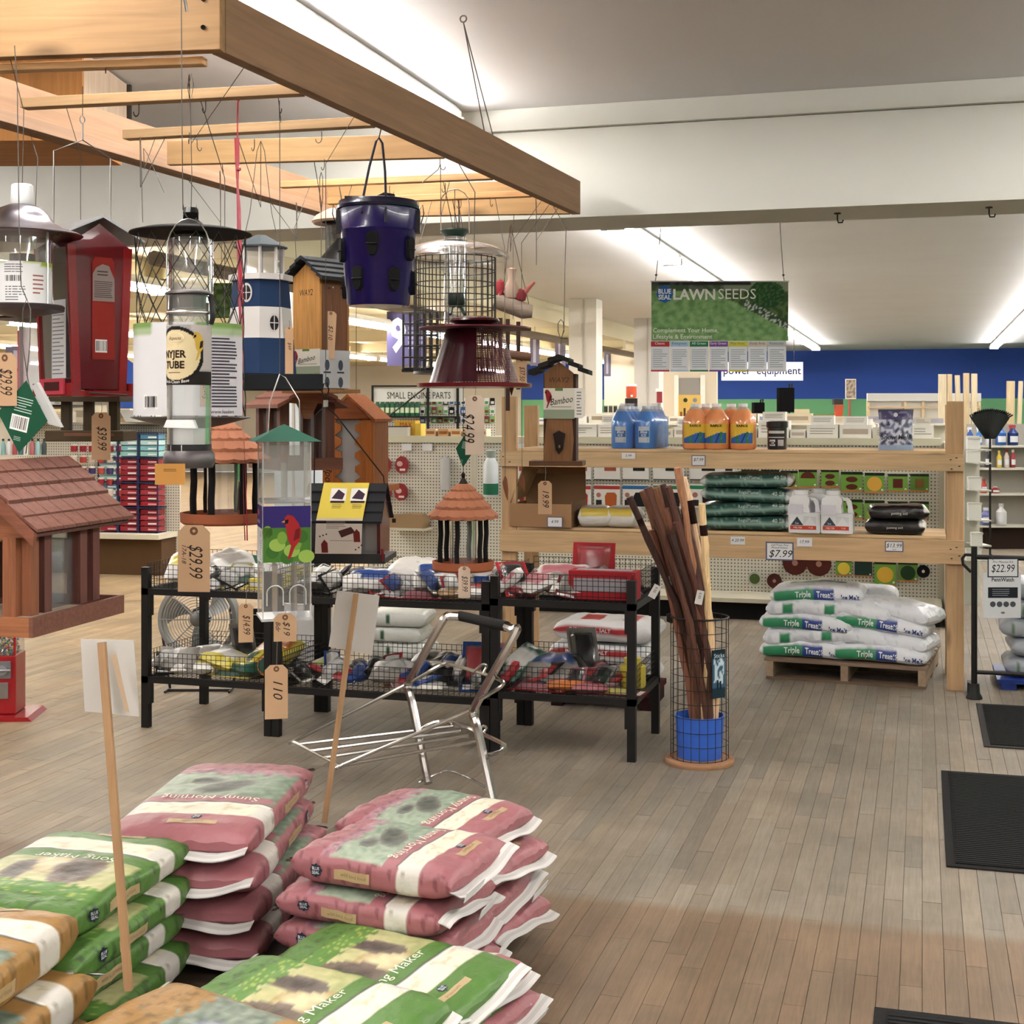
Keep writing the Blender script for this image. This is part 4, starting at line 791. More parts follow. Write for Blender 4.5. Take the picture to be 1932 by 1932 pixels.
mb = MB('#9a8f93'); part(t, 'inner_hopper', mb.prismx([(-10, z(960)), (10, z(960)), (30, z(1040)), (-30, z(1040))], -60, 60), 'matte')
mb = MB('#d3b92c'); 
S = lambda a, b, o=0: (a, (-60-.35*min(0, b-z(978))*.2 if b < z(978) else -60+(b-z(978))*.86)-14-o, b)
def ycol(u, v): return '#d8bf2f' if v > .52 or v < .04 else '#cbbdb2'
mb.grid(lambda u, v: S(-46+u*86+(1-v)*-6, z(1042)+v*(z(910)-z(1042))), 12, 24, ycol)
for x in (-30, 8):
    decal(mb, S, x, x+30, z(942), z(920), '#e6e0da', 1, .3); poly(mb, S, [(x+3, z(938)), (x+14, z(922)), (x+27, z(930)), (x+24, z(940))], '#4a2f45', .5); decal(mb, S, x+2, x+28, z(946), z(942), '#4a3040', 1, .4); lines(mb, S, x+6, x+24, z(956), z(948), 3, '#7a6a20')
lines(mb, S, -30, 6, z(992), z(976), 5, '#8a7c76', off=.3); poly(mb, S, [(-8, z(996)), (16, z(988)), (24, z(998)), (-2, z(1008))], '#5a2f2f', .4)
for x, y in ((26, 1004), (-34, 1024)): poly(mb, S, [(x-5, z(y+12)), (x+7, z(y+12)), (x+6, z(y-6)), (x, z(y-12)), (x-6, z(y-4))], '#7d2420', .4)
for x, y in ((-42, 1006), (-36, 1004), (-30, 1002), (24, 1030), (30, 1026), (35, 1022)): ell(mb, S, x, z(y), 1.6, 1.6, '#4a2b28', 8, .4)
mb.color('#8a7c76'); decal(mb, S, -24, 20, z(1014), z(1013), '#8a7c76', 1, .3); part(t, 'instruction_card', mb, 'paper', 'yellow and grey folded instruction card')
part(t, 'tray', MB('#1a181b').box(-82, 78, -70, 70, z(1056), z(1046)).box(-82, 78, -70, -66, z(1046), z(1038)), 'plastic'); part(t, 'perch', MB('#7d1424').tube([(74, -70, z(1050)), (74, -72, z(1028))], 3, 6), 'gloss')
q = 0
for s in (-1, 1): t.hang('cord', [(-46, 0, z(765)), (-46+s*20, 0, z(784)), (s*66-2, 0, z(898)), (s*68, 0, z(930))], 1.3, '#2a211e', 'matte')
t.hang('cord_loop', [(-46, 0, z(765)), (-40, 0, z(735)), (-44, 0, z(722)), (-50, 0, z(724)), (-53, 0, z(738))], 1.4, '#1d1917', 'matte', True); part(t, 'crimp', MB('#c9c5c0').box(-50, -42, -3, 3, z(768), z(755)), 'steel'); t.hang('wire', [(-46, 0, z(724)), (-46, 0, t.top)], .7)
# ---- big cedar gazebo in front at the left
GD = 3.42
t = thing('cedar_gazebo', 'large reddish brown cedar gazebo feeder with shingled roof, nearest at the left edge', 'bird feeder', px=(38, 1174, GD), rot=-13, k=1.0); 
zb = t.o.location.z
BR = '#8a5746'; t.px = 40
HL = .225; RW = .18; ZR = 1.392-zb; ZE = 1.235-zb
part(t, 'base', MB(BR).box(-.155, .155, -.20, .20, .012, .02).box(-.165, -.155, -.21, .21, 0, .045).box(.155, .165, -.21, .21, 0, .045).box(-.155, .155, -.21, -.20, 0, .045, '#b06d42').box(-.155, .155, .20, .21, 0, .045, BR), 'cedar_x')
for sx in (-1, 1):
    for y in (-.165, -.11, .05, .11):
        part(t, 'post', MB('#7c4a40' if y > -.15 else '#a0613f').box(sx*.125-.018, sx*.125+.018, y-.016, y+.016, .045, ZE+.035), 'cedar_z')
    part(t, 'window', MB('#ffffff').box(sx*.120-.001, sx*.120+.001, -.17, .13, .045, ZE), 'clear')
for y in (-.19, .14):
    part(t, 'gable_frame', MB('#a5643f').prism([(-.15, ZE-.02), (-.15, ZE+.0), (0, ZR-.03), (.15, ZE), (.15, ZE-.02), (.085, ZE-.02)]+[(.075*math.cos(i*PI/8), ZE-.03+.06*math.sin(i*PI/8)) for i in range(9)]+[(-.085, ZE-.02)], y-.008, y+.008), 'cedar_x')
    part(t, 'centre_post', MB('#a5643f').box(-.012, .012, y-.010, y+.010, ZE+.02, ZR-.03), 'cedar_z')
    for sx in (-1, 1): part(t, 'arch_post', MB('#a5643f').box(sx*.10-.017, sx*.10+.017, y-.012, y+.010, .045, ZE-.02), 'cedar_z')
for sx in (-1, 1):
    part(t, 'roof_deck', MB('#6e4236').prism([(0, ZR-.008), (sx*RW*.97, ZE-.008), (sx*RW*.97, ZE-.016), (0, ZR-.016)], -HL+.01, HL-.01), 'cedar_x')
    part(t, 'barge_board', MB('#94573f').prism([(0, ZR-.004), (sx*RW, ZE-.006), (sx*RW*.98, ZE-.036), (0, ZR-.036)], -HL-.004, -HL+.008), 'cedar_x')
    for i in range(5):
        f0, f1 = i/5, (i+1)/5*1.03; me = None; nn = 8
        for j in range(nn):
            wv = 2*HL/nn; y0_ = -HL+j*wv
            p0 = (sx*RW*f0, ZR+(ZE-ZR)*f0); p1 = (sx*RW*f1, ZR+(ZE-ZR)*f1)
            if me is None: me = MB('#8d5a4c').add([(p0[0], 0, p0[1]-.002), (p0[0], wv-.0025, p0[1]-.002), (p1[0], wv-.0025, p1[1]+.006), (p1[0], 0, p1[1]+.006), (p0[0], 0, p0[1]-.008), (p0[0], wv-.0025, p0[1]-.008), (p1[0], wv-.0025, p1[1]-.002), (p1[0], 0, p1[1]-.002)], [(0, 1, 2, 3) if sx < 0 else (3, 2, 1, 0), (4, 7, 6, 5) if sx < 0 else (5, 6, 7, 4), (0, 3, 7, 4), (3, 2, 6, 7), (2, 1, 5, 6), (1, 0, 4, 5)]).mesh('shingle')
            q = part(t, 'shingle', me, 'cedar_x'); q.location = (0, y0_+(.0016*((i*7+j*3) % 3)), .0012*((i*5+j*3) % 3))
part(t, 'seed_floor', MB('#b9a48c').box(-.115, .115, -.165, .13, .021, .028), 'fabric')
k_ = GD/FPX
t2 = T(t.o, k_); Zt = lambda py: 1180-py
t2w = [(12, 0, Zt(862)), (26, 0, Zt(760)), (16, 0, Zt(720)), (4, 0, Zt(650)), (6, 0, Zt(590)), (14, 0, Zt(570)), (22, 0, Zt(590)), (20, 0, Zt(660)), (14, 0, Zt(715))]
t2.hang = None
part(t2, 'wire', MB('#6b6762').tube(t2w, 1.0, 5).tube([(14, 0, Zt(572)), (2, 0, Zt(545)), (-2, 0, Zt(440)), (-6, 0, Zt(170)), (-12, 0, (RZ-zb)/k_)], 1.0, 5), 'dullmetal')
diamond(t2, 14, Zt(792), 52, 68, -14); kraft(t2, -22, Zt(672), 54, 100, [('$29.99', .75, (-.25, .2))], y=-16, string=14, lab='tan tag reading 29.99, cut by the left edge')
part(t2, 'carry_strap', MB('#8aa39a').prism([(28, Zt(735)), (38, Zt(728)), (88, Zt(812)), (62, Zt(806))], -6, 6), 'milky', 'clear plastic strap')
# ---- weathered olive feeder under the red one
t = H('log_feeder', 'dull olive wooden feeder with two posts hanging under the red feeder', 'bird feeder', 172, 834, 4.2); z = t.z
part(t, 'tray', MB('#5d4a2f').box(-72, 74, -48, 48, z(832), z(812)), 'cedar_x', bevel=.003); part(t, 'top_board', MB('#4e3d28').box(-66, 66, -44, 44, z(758), z(748)), 'cedar_x')
for x in (-46, -4, 44): part(t, 'post', MB('#55452c').box(x-8, x+8, -10, 10, z(812), z(758)), 'cedar_z')
part(t, 'window', MB('#ffffff').box(-44, 44, -2, 0, z(812), z(758)), 'clear'); part(t, 'trim_strip', MB('#8c5c40').box(-36, 56, -49, -47, z(822), z(816)), 'cedar_x')
kraft(t, 34, z(778), 36, 88, [('$39.99', .72, (-.25, .2))], y=-52, string=18, lab='tan tag reading 39.99'); t.hang('wire', [(-20, 0, z(748)), (-20, 0, z(600)), (-20, 0, t.top)], .7)
# ---- loose hook wires left on the rack
for i, (px, y0_, y1_, dx, D) in enumerate(((265, 258, 420, 4, 4.4), (272, 280, 364, 38, 4.5), (416, 322, 430, 0, 5.3), (560, 382, 450, 0, 5.9), (832, 310, 345, -36, 5.3), (866, 372, 455, 2, 6.0), (1012, 375, 500, 0, 6.2))):
    t = H('hook_wire', 'thin bare hook wire hanging empty from the rack, %s from the left' % ORD[i], 'wire', px, y0_, D, group='empty hook wires'); t.hang('wire', [(dx, 0, t.z(y1_)), (dx*.15, 0, t.z(y0_+10)), (-1, 0, t.z(y0_)), (0, 0, t.top)], .8)
# ================================================================ sacks
def sack_mesh(name, L, W, Tk, colf, seed, n=4.2, nu=84, nt=84, wr=.0055, sag=0.0, taper=8, extra=None, mat='sack'):
    """filled sack: length along x, width along y, resting on z=0; colf(u,yn,zn) prints each small face"""
    tab = [(0.0, 0.0)]; M_ = 720; pv = (1.0, 0.0)                 # even spacing round the girth
    for i in range(1, M_+1):
        c, q = math.cos(2*PI*i/M_), math.sin(2*PI*i/M_); cu = (math.copysign(abs(c)**(2/n), c), math.copysign(abs(q)**(2/n), q))
        tab.append((tab[-1][0]+math.hypot((cu[0]-pv[0])*W, (cu[1]-pv[1])*Tk), 2*PI*i/M_)); pv = cu
    LT = tab[-1][0]; angs = []; k_ = 0
    for j in range(4*nt+1):
        d_ = LT*j/(4*nt)
        while k_ < M_ and tab[k_+1][0] < d_ - 1e-9: k_ += 1
        f_ = (d_-tab[k_][0])/max(1e-9, tab[k_+1][0]-tab[k_][0]) if k_ < M_ else 0; angs.append(tab[k_][1]+f_*2*PI/M_)
    def ang(v): return angs[int(round((v % 1.0)*4*nt))]
    def SA(u, a):
        c, s = math.cos(a), math.sin(a)
        yn = math.copysign(abs(c)**(2/n), c); zn = math.copysign(abs(s)**(2/n), s)
        e = max(0, 1-abs(u)**taper)**.5; ew = 1-.05*abs(u)**6
        e2 = .04+.96*e
        x, y, z = u*L/2, yn*W/2*ew, zn*Tk/2*e2
        q = V((x*9+seed*7, y*9, z*9+seed)); w_ = noise.noise(q)*wr+noise.noise(q*2.7)*wr*.6
        rip = math.sin((y*90+seed)+noise.noise(q)*6)*wr*.55*abs(u)**5
        zz = z*(1+.10*noise.noise(V((x*4+seed, y*4, 3)))) + (w_+rip)*(1 if zn > -.4 else .3) - sag*(u*u)*.5
        return (x, y+w_*(1 if abs(yn) > .9 else 0), zz+Tk/2)
    def S(u, v): return SA(u, ang(v))
    mb = MB(); cache = {}
    def cf(u, v):
        a = ang(v); c, s = math.cos(a), math.sin(a)
        return colf(u, math.copysign(abs(c)**(2/n), c), math.copysign(abs(s)**(2/n), s))
    mb.grid(S, nu, nt, lambda u, v: cf(u, v), True, -.995, .995, 0, 1, wrap=True)
    for e in (0, nu):                                # close the ends
        r = [e*nt+j for j in range(nt)]; mb.f.append(tuple(r if e else r[::-1])); mb.c.append(C(cf(.99 if e else -.99, .25))); mb.sm.append(False)
    def top(px_, py_, off=.0012):                    # point on the upper face for lettering
        u = max(-.97, min(.97, px_/(L/2))); yn = max(-.985, min(.985, py_/(W/2))); s = (1-abs(yn)**n)**(1/n); aa = math.atan2(s**(n/2), math.copysign(abs(yn)**(n/2), yn))
        p = SA(u, aa); return (p[0], p[1], p[2]+off)
    def side(px_, pz_, off=.0015):                   # point on the side face y<0, pz_ measured from the middle
        u = max(-.97, min(.97, px_/(L/2))); e = .04+.96*max(0, 1-abs(u)**taper)**.5; zn = max(-.97, min(.97, pz_/(Tk/2*e))); c = -(1-abs(zn)**n)**(1/n)
        aa = math.atan2(math.copysign(abs(zn)**(n/2), zn), -abs(c)**(n/2)); p = SA(u, aa); return (p[0], p[1]-off, p[2])
    def sideb(px_, pz_, off=.0015): p = side(px_, pz_, 0); return (p[0], -p[1]+off, p[2])
    pr = MB()
    if extra: extra(pr, top, side, sideb, L, W, Tk)
    if pr.v: o_ = len(mb.v); mb.v += pr.v; mb.f += [tuple(i+o_ for i in f) for f in pr.f]; mb.c += pr.c; mb.sm += pr.sm
    me = mb.mesh(name); me.materials.append(MATS[mat])
    return dict(body=me, L=L, W=W, T=Tk, S=S)
def seam_mesh(L, W, Tk, seed, w=.035, col='#dcd9d6', end=1, curl=.02, zs=.5):
    """folded paper closing strip along one end"""
    r = random.Random(seed); mb = MB(col); N = 14; ph = r.uniform(0, 6)
    def S(i, f, o):
        y = (-.5+i/N)*W*.96; b = math.sin(i*.8+ph)*.006+math.sin(i*.31+ph)*curl
        return (end*(L/2-.006+f*w), y, Tk*zs+b+f*(-.012)*1+o)
    vs_ = [S(i, f, o) for o in (.0015, -.0015) for i in range(N+1) for f in (0, .33, .66, 1)]; m = 4*(N+1); fs = []; cols = []
    for i in range(N):
        for k in range(3): a = i*4+k; fs += [(a, a+1, a+5, a+4), (m+a+4, m+a+5, m+a+1, m+a)]; c = C('#c9c6c3') if k == 1 else C(col); cols += [c, c]
    mb.add(vs_, fs, True, cols); return mb.mesh('seam_strip')
def in_rect(x, a, b): return a <= x <= b
def blob(x, y, cx, cy, rx, ry): return ((x-cx)/rx)**2+((y-cy)/ry)**2 < 1
# --- seed sacks: one layout, three colours.  u runs from the plain end (-1) to the end with badge and label (+1)
def seed_print(base, dark, pic):
    def f(u, yn, zn):
        y = yn
        nz = noise.noise(V((u*14, yn*9, zn)))
        if abs(yn) > .93 and zn < .93:                      # sides
            if .36 < u < .62: return '#d3cfc6' if nz < .25 else ('#a79f92' if nz > .4 else '#c4beb2')
            return base if nz < .3 else dark
        if zn < 0: return dark
        if u > .62: return base
        if u > .36: return ('#e9e0c8' if nz < .3 else '#d5c9a8') if abs(y) < .8 else '#d8d4cb'
        if u > .34: return '#f0ece0'
        if u > .31: return '#5a5a50'
        if u > .15 and -.9 < y < .9: return base
        if u > -.62: return pic(u, y, nz)
        return base if nz < .33 or u < -.9 else dark
    return f
def leaf_edge(u, y):
    return noise.noise(V((u*10, y*7, 5)))*.16+noise.noise(V((u*22, y*17, 2)))*.09
def mixc(c1, c2, f): a, b = C(c1), C(c2); f = max(0, min(1, f)); return (a[0]+(b[0]-a[0])*f, a[1]+(b[1]-a[1])*f, a[2]+(b[2]-a[2])*f)
def bd(u, y, cx, cy, rx, ry, rot=0):
    x, z = u-cx, y-cy; c, s_ = math.cos(rot), math.sin(rot); return ((x*c+z*s_)/rx)**2+((-x*s_+z*c)/ry)**2
def green_pic(u, y, nz):
    if u < -.42+leaf_edge(u, y)*.8: return '#5f9436' if noise.noise(V((u*30, y*20, 9))) < .3 else '#a9b84e'
    w = bd(u, y, -.10, -.30, .34, .30, .5); h = bd(u, y, .0, .15, .22, .34, -.3); k = bd(u, y, -.22, .42, .3, .16, .2)
    if w < 1: return mixc('#54463c', '#8a7666', w+nz*.5)
    if k < 1: return mixc('#4f443c', '#85776a', k+nz*.4)
    if h < 1: return mixc('#ddd3a4', '#b39a5e', h+nz*.4)
    return mixc('#cdc68e', '#98a45c', .5+u*.6+nz*.5)
def pink_pic(u, y, nz):
    if u < -.50+leaf_edge(u, y)*.6: return mixc('#c08a98', '#86566a', .3+nz)
    w = bd(u, y, -.12, .05, .17, .42, .35); h = bd(u, y, -.28, -.3, .1, .25, .1)
    if w < 1: return mixc('#4f564c', '#8a8e80', w*w+nz*.4)
    if h < 1: return mixc('#565a52', '#8f9488', h+nz*.4)
    return mixc('#a9b9a0', '#6f8a72', .45+y*.35+nz*.6)
def gold_pic(u, y, nz):
    if u < -.45+leaf_edge(u, y)*.7: return mixc('#b08440', '#5f4720', .2+nz)
    w = bd(u, y, -.05, .08, .2, .4, .4)
    if w < 1: return mixc('#c9ccd2', '#6f7886', w+nz*.5)
    return mixc('#93a08f', '#5f7263', .5+nz)
def seed_extra(title, up, badge=True, lab='#c2a678', tcol='#f2efd8', title2=None):
    def f(pr, top, side, sideb, L, W, Tk):
        # title strip across the width: letters read along y
        if title:
            if up < 0: S = lambda a, b: top(L*.5*.20-b*1.0, a)           # letter tops point to -u
            else: S = lambda a, b: top(L*.5*.20+b, -a)
            if title2: pr.text(title, lambda a, b: S(a, b+.018), .030, tcol, 0, 0, 'c'); pr.text(title2, lambda a, b: S(a, b-.022), .030, tcol, 0, 0, 'c')
            else: pr.text(title, S, .034, tcol, 0, -.010, 'c', wmax=W*.72)
        def badge_at(S, r):
            pts = [(r*(1+.12*math.cos(8*a))*math.cos(a), r*(1+.12*math.cos(8*a))*math.sin(a)) for a in [i*PI/16 for i in range(32)]]
            pr.color('#26364f').add([S(x, y) for x, y in pts], [tuple(range(32))])
            pr.text('BLUE', lambda a, b: S2(S, a, b), r*.5, '#dfe4ea', 0, r*.08, 'c', wmax=r*1.3, bold=.02); pr.text('SEAL', lambda a, b: S2(S, a, b), r*.5, '#dfe4ea', 0, -r*.55, 'c', wmax=r*1.3, bold=.02)
        def S2(S, a, b): p = S(a, b); return (p[0]+OFF[0], p[1]+OFF[1], p[2]+OFF[2])
        def plate(S, x0, x1, y0, y1, n=8, col=lab):
            pr.color(col)
            for i in range(n):
                a, b = x0+(x1-x0)*i/n, x0+(x1-x0)*(i+1)/n; pr.add([S(a, y0), S(b, y0), S(b, y1), S(a, y1)], [(0, 1, 2, 3)])
        OFF = (0, -.0012, 0)
        for sd in (side, sideb):
            OFF = (0, -.0012 if sd is side else .0012, 0)
            badge_at((lambda a, b: sd(-L*.31-(a if sd is sideb else -a), b+Tk*.04)), Tk*.17)
            plate(sd, -L*.20, L*.02, -Tk*.16, Tk*.10) if sd is side else plate(sd, L*.02, -L*.20, -Tk*.16, Tk*.10)
            pr.text('wild bird food', (lambda a, b: (lambda p: (p[0], p[1]+OFF[1], p[2]))(sd(-L*.08+(a if sd is side else -a), b))), Tk*.10, '#9a8055', 0, -Tk*.07, 'c', wmax=L*.16)
        OFF = (0, 0, .0012)
        if up < 0: B = lambda a, b: top(L*.5*.70-b, a)
        else: B = lambda a, b: top(L*.5*.70+b, -a)
        badge_at((lambda a, b: B(a-W*.05, b)), .014)
        S = (lambda a, b: top(L*.5*.80-b, a)) if up < 0 else (lambda a, b: top(L*.5*.80+b, -a))
        plate(S, -W*.22, W*.12, -.010, .012); pr.text('premium', lambda a, b: S2(S, a, b), .012, '#8a6f45', -W*.05, -.005, 'c')
        for cr in range(2): plate(lambda a, b: (L/2-.008, a, Tk*.5+b), W*.05, W*.2, -.01, .012, 2, '#c9b28a') if False else None
    return f
SK = {}
SK['green'] = [sack_mesh('sack', .66, .40, .115, seed_print('#55862f', '#45692f', green_pic), 1+i*3, extra=seed_extra('Song Maker', -1)) for i in range(2)]
SK['pink'] = [sack_mesh('sack', .66, .40, .105, seed_print('#b26a72', '#96525b', pink_pic), 2+i*5, extra=seed_extra('Sunny Morning', 1)) for i in range(3)]
SK['pinkb'] = [sack_mesh('sack', .51, .35, .105, seed_print('#b26a72', '#96525b', pink_pic), 3+i*4, n=4.0, wr=.007, extra=seed_extra('Sunny Morning', 1)) for i in range(3)]
SK['gold'] = [sack_mesh('sack', .64, .40, .115, seed_print('#ad7f3c', '#8f6a30', gold_pic), 4, extra=seed_extra('Songmaker', -1, title2='Supreme'))]
for k_, l_ in SK.items():
    for i, s_ in enumerate(l_):
        s_['seam'] = [seam_mesh(s_['L'], s_['W'], s_['T'], i*3+j+7) for j in range(2)]
        s_['seam2'] = seam_mesh(s_['L'], s_['W'], s_['T'], i+40, .02, '#a9807a' if k_ == 'pink' or k_ == 'pinkb' else '#8d9a78', -1)
TAGM = MB('#e4e4e6').box(-.001, .001, -.06, .06, -.025, .004).box(-.0015, -.001, -.03, .02, -.016, -.006, '#3c3c40').mesh('lot_tag')
# ================================================================ the pile of seed sacks in front
G = 'seed sacks in the front pile'
def up_stack(kind, px, py, D, rot, names, drot=(0, 3, -2, 2, -3, 1), sh=((0, 0),)*8, tilt=(0, 0), var0=0, tags=None, sx=1.0):
    p = at(px, py, D); n = len(names); s_ = (p.z-.054)/n
    for i in range(n):
        m = SK[kind][(var0+i) % len(SK[kind])]; loc = p+FV*sh[i % len(sh)][1]+RV*sh[i % len(sh)][0]
        t = thing('seed_sack', names[i], 'sack', loc=(loc.x, loc.y, p.z-s_*(i+1)), rot=math.degrees(YAW)+rot+drot[i], group=G); t.o.scale.z = min(1.1, s_/m['T']*1.0); t.o.scale.x = sx
        t.o.rotation_euler.x = math.radians(tilt[0]); t.o.rotation_euler.y = math.radians(tilt[1])
        part(t, 'bag', m['body'], 'sack'); part(t, 'seam_strip', m['seam'][i % 2], 'paper'); part(t, 'end_fold', m['seam2'], 'paper')
        if tags and i in tags: q = part(t, 'lot_tag', TAGM, 'paper', 'white lot tag on the seam'); q.location = (m['L']/2+.035, tags[i], m['T']*.4); q.rotation_euler = (0, .3, .1)
def names(kind, where, n): return ['%s sack, %s %s' % (kind, ('topmost', 'second from the top', 'third from the top', 'fourth from the top', 'fifth from the top')[i] if i < n-1 or n == 1 else 'lowest', where) for i in range(n)]
up_stack('pink', 412, 1490, 4.02, -95.0, names('pink', 'in the stack behind the left stick sign', 4), sh=((0, 0), (.01, -.02), (.03, .0), (.02, -.01)), drot=(0, 1, -2, 1), sx=1.14)
up_stack('pinkb', 758, 1584, 3.58, -25, names('pink', 'in the middle stack right of the second stick', 4), drot=(0, 2, 1, -1), sh=((0, 0), (-.035, -.01), (-.04, 0), (-.02, 0)), var0=1, tags={0: -.1, 1: .05}, sx=.9)
up_stack('pinkb', 822, 1520, 3.98, -28, names('pink', 'in the farthest right stack, nearest the cart wheel', 4), drot=(0, -2, 3, 1), sh=((0, 0), (.04, -.04), (.02, -.05), (.05, -.03)), tilt=(2, 0), var0=2, tags={0: -.12, 2: .1}, sx=.9)
up_stack('pinkb', 770, 1815, 3.22, -31, names('pink', 'in the low stack right of the green sacks', 3), drot=(0, 2, -2), sh=((0, 0), (.03, -.02), (.01, .0)), var0=0, tags={0: -.1, 1: .08}, sx=.9)
up_stack('green', 118, 1630, 3.42, 76, names('green', 'in the left stack with its title upside down', 4), drot=(0, 2, -2, 3), sh=((0, 0), (.02, -.02), (-.02, -.03), (.02, -.02)), tags={0: .1, 1: .1}, sx=.95)
up_stack('green', 555, 1898, 2.9, -32, names('green', 'in the front stack with its title facing up', 3), drot=(0, 3, -2), sh=((0, 0), (.03, .02), (.02, 0)), tilt=(5, 0), sx=.82)
up_stack('green', 712, 1822, 3.16, -30, names('green', 'in the stack between front and pink stacks', 3), drot=(0, 2, -1), tilt=(4, 0), var0=1, sx=.82)
up_stack('gold', 385, 1975, 2.72, -36, names('gold', 'in the stack cut by the lower edge', 3), tilt=(4, 0))
up_stack('gold', -150, 1790, 2.86, 80, names('gold', 'with a silver band at the lower left', 3), sh=((0, 0), (.03, -.02), (.03, 0)), drot=(0, -4, 2))
# flat cart under the pile
c0 = at(640, 1700, 3.75)
t = thing('flat_cart', 'low flat cart under the seed sacks with a dark rubber wheel showing at the right', 'cart', loc=(c0.x, c0.y, 0), rot=math.degrees(YAW)-4)
part(t, 'deck', MB('#4a3a2c').box(-.95, .40, -.75, .75, .035, .05), 'wood_x')
w0 = onz(1000, 1742, 0)-V((c0.x, c0.y, 0)); w0.rotate(Euler((0, 0, -t.o.rotation_euler.z)))
for i, (x, y) in enumerate(((w0.x-.045, w0.y), (-.85, w0.y), (w0.x-.2, -.6), (-.85, -.6))):
    q = part(t, 'wheel', MB('#2b2523').lathe([(0, -.02), (.045, -.02), (.052, -.012), (.052, .012), (.045, .02), (0, .02)], 20).color('#5a4636').lathe([(0, -.022), (.022, -.022), (.022, .022), (0, .022)], 12), 'rubber'); q.rotation_euler = (0, PI/2, 0); q.location = (x, y, .052)
part(t, 'axle', MB('#3a3431').tube([(-.86, w0.y, .052), (w0.x, w0.y, .052)], .008, 6), 'dullmetal')
# price boards on sticks
def stick_sign(px0, py0, d0, px1, py1, d1, quad, lab, tagw=None):
    a, b = at(px0, py0, d0), at(px1, py1, d1)
    t = thing('stick_sign', lab, 'sign', loc=b); d = a-b
    part(t, 'stick', MB('#bb9166').beam((0, 0, 0), d, .0165, .015, up=FV), 'wood_z')
    q = [at(x, y, d0+.03)-b for x, y in quad]; n = FV*.003
    mb = MB('#cfccc8').add([p for p in q]+[p+n for p in q], [(3, 2, 1, 0), (4, 5, 6, 7), (0, 1, 5, 4), (1, 2, 6, 5), (2, 3, 7, 6), (3, 0, 4, 7)]); part(t, 'board', mb, 'paper'); 
    return t, b
t, b = stick_sign(192, 1212, 3.08, 243, 1868, 3.02, ((152, 1206), (252, 1208), (262, 1352), (160, 1342)), 'wooden stick with a blank white card, left of the two in the sack pile')
q = [at(x, y, 3.06)-b for x, y in ((208, 1236), (219, 1234), (244, 1344), (236, 1342))]; part(t, 'price_tag', MB('#c9ac8e').add(q+[p+FV*.001 for p in q], [(3, 2, 1, 0), (4, 5, 6, 7), (0, 1, 5, 4), (1, 2, 6, 5), (2, 3, 7, 6), (3, 0, 4, 7)]), 'paper', 'narrow tan tag hanging edge on')
stick_sign(672, 1120, 4.35, 612, 1552, 4.28, ((636, 1114), (716, 1124), (702, 1236), (620, 1220)), 'wooden stick with a blank white card, right of the two in the sack pile')
# ================================================================ open pine shelf unit and its goods
PS = '#d6ad7c'; SHY = 7.90; ZT, ZB = 1.277, .815
xr1 = ony(1819, 1000, SHY).x; xr0 = xr1-.089; xl0 = ony(943, 950, SHY).x; xl1 = xl0+.089; SD = .56
rear = SHY+SD
t = thing('pine_shelf', 'open shelf unit of pine timbers with two plank decks', 'shelf', loc=(0, 0, 0))
PT = {}
def tim(name, x0, x1, y0, y1, z0, z1, ax, col=PS):
    c = V(((x0+x1)/2, (y0+y1)/2, (z0+z1)/2)); k = (ax, round(x1-x0, 3), round(y1-y0, 3), round(z1-z0, 3), col)
    mb = MB(col).box(x0-c.x, x1-c.x, y0-c.y, y1-c.y, z0-c.z, z1-c.z); return part(t, name, mb, 'wood_'+ax, loc=c, bevel=.002)
for x0 in (xr0, xl0):
    tim('post', x0, x0+.089, SHY+.039, SHY+.077, 0, 1.566 if x0 == xr0 else 1.60, 'z'); tim('post', x0, x0+.089, rear-.038, rear, 0, 1.55, 'z')
tim('rail', xl0, xr1, SHY, SHY+.038, ZT-.089, ZT, 'x', '#dab788'); tim('rail', xl0, xr1, SHY, SHY+.038, ZB-.128, ZB, 'x', '#d6b080')
tim('rail', xl0, xr1, rear+.001, rear+.039, ZT-.089, ZT, 'x'); tim('rail', xl0, xr1, rear+.001, rear+.039, ZB-.128, ZB, 'x')
for z in (ZT, ZB):
    for x in (xl0+.09, (xl0+xr1)/2, xr1-.13): tim('cross_bearer', x, x+.038, SHY+.078 if x > xl0+.2 and x < xr1-.2 else SHY+.078, rear-.039, z-.09, z-.003, 'y')
    n = 4; dw = (rear-SHY-.04)/n
    for i in range(n): tim('deck_board', xl0+.092, xr1-.092, SHY+.040+i*dw, SHY+.037+(i+1)*dw, z-.0+.001, z+.019, 'x', ('#dcba8c', '#d6b07c', '#dfbf94', '#d3ac7a')[i])
for x, z in [(xr0+dx, zz+dz) for zz in (ZT-.045, ZB-.065) for dx, dz in ((.02, .02), (.065, -.015), (.05, .03), (.025, -.03))]+[(xl0+.02, ZT-.03), (xl0+.06, ZT-.06)]:
    q = part(t, 'screw', SCREW, 'dullmetal'); q.location = (x, SHY+.0015, z)
def on(zs, px, dy): p = ony(px, 900, SHY+dy); return V((p.x, SHY+dy, zs+.0205))
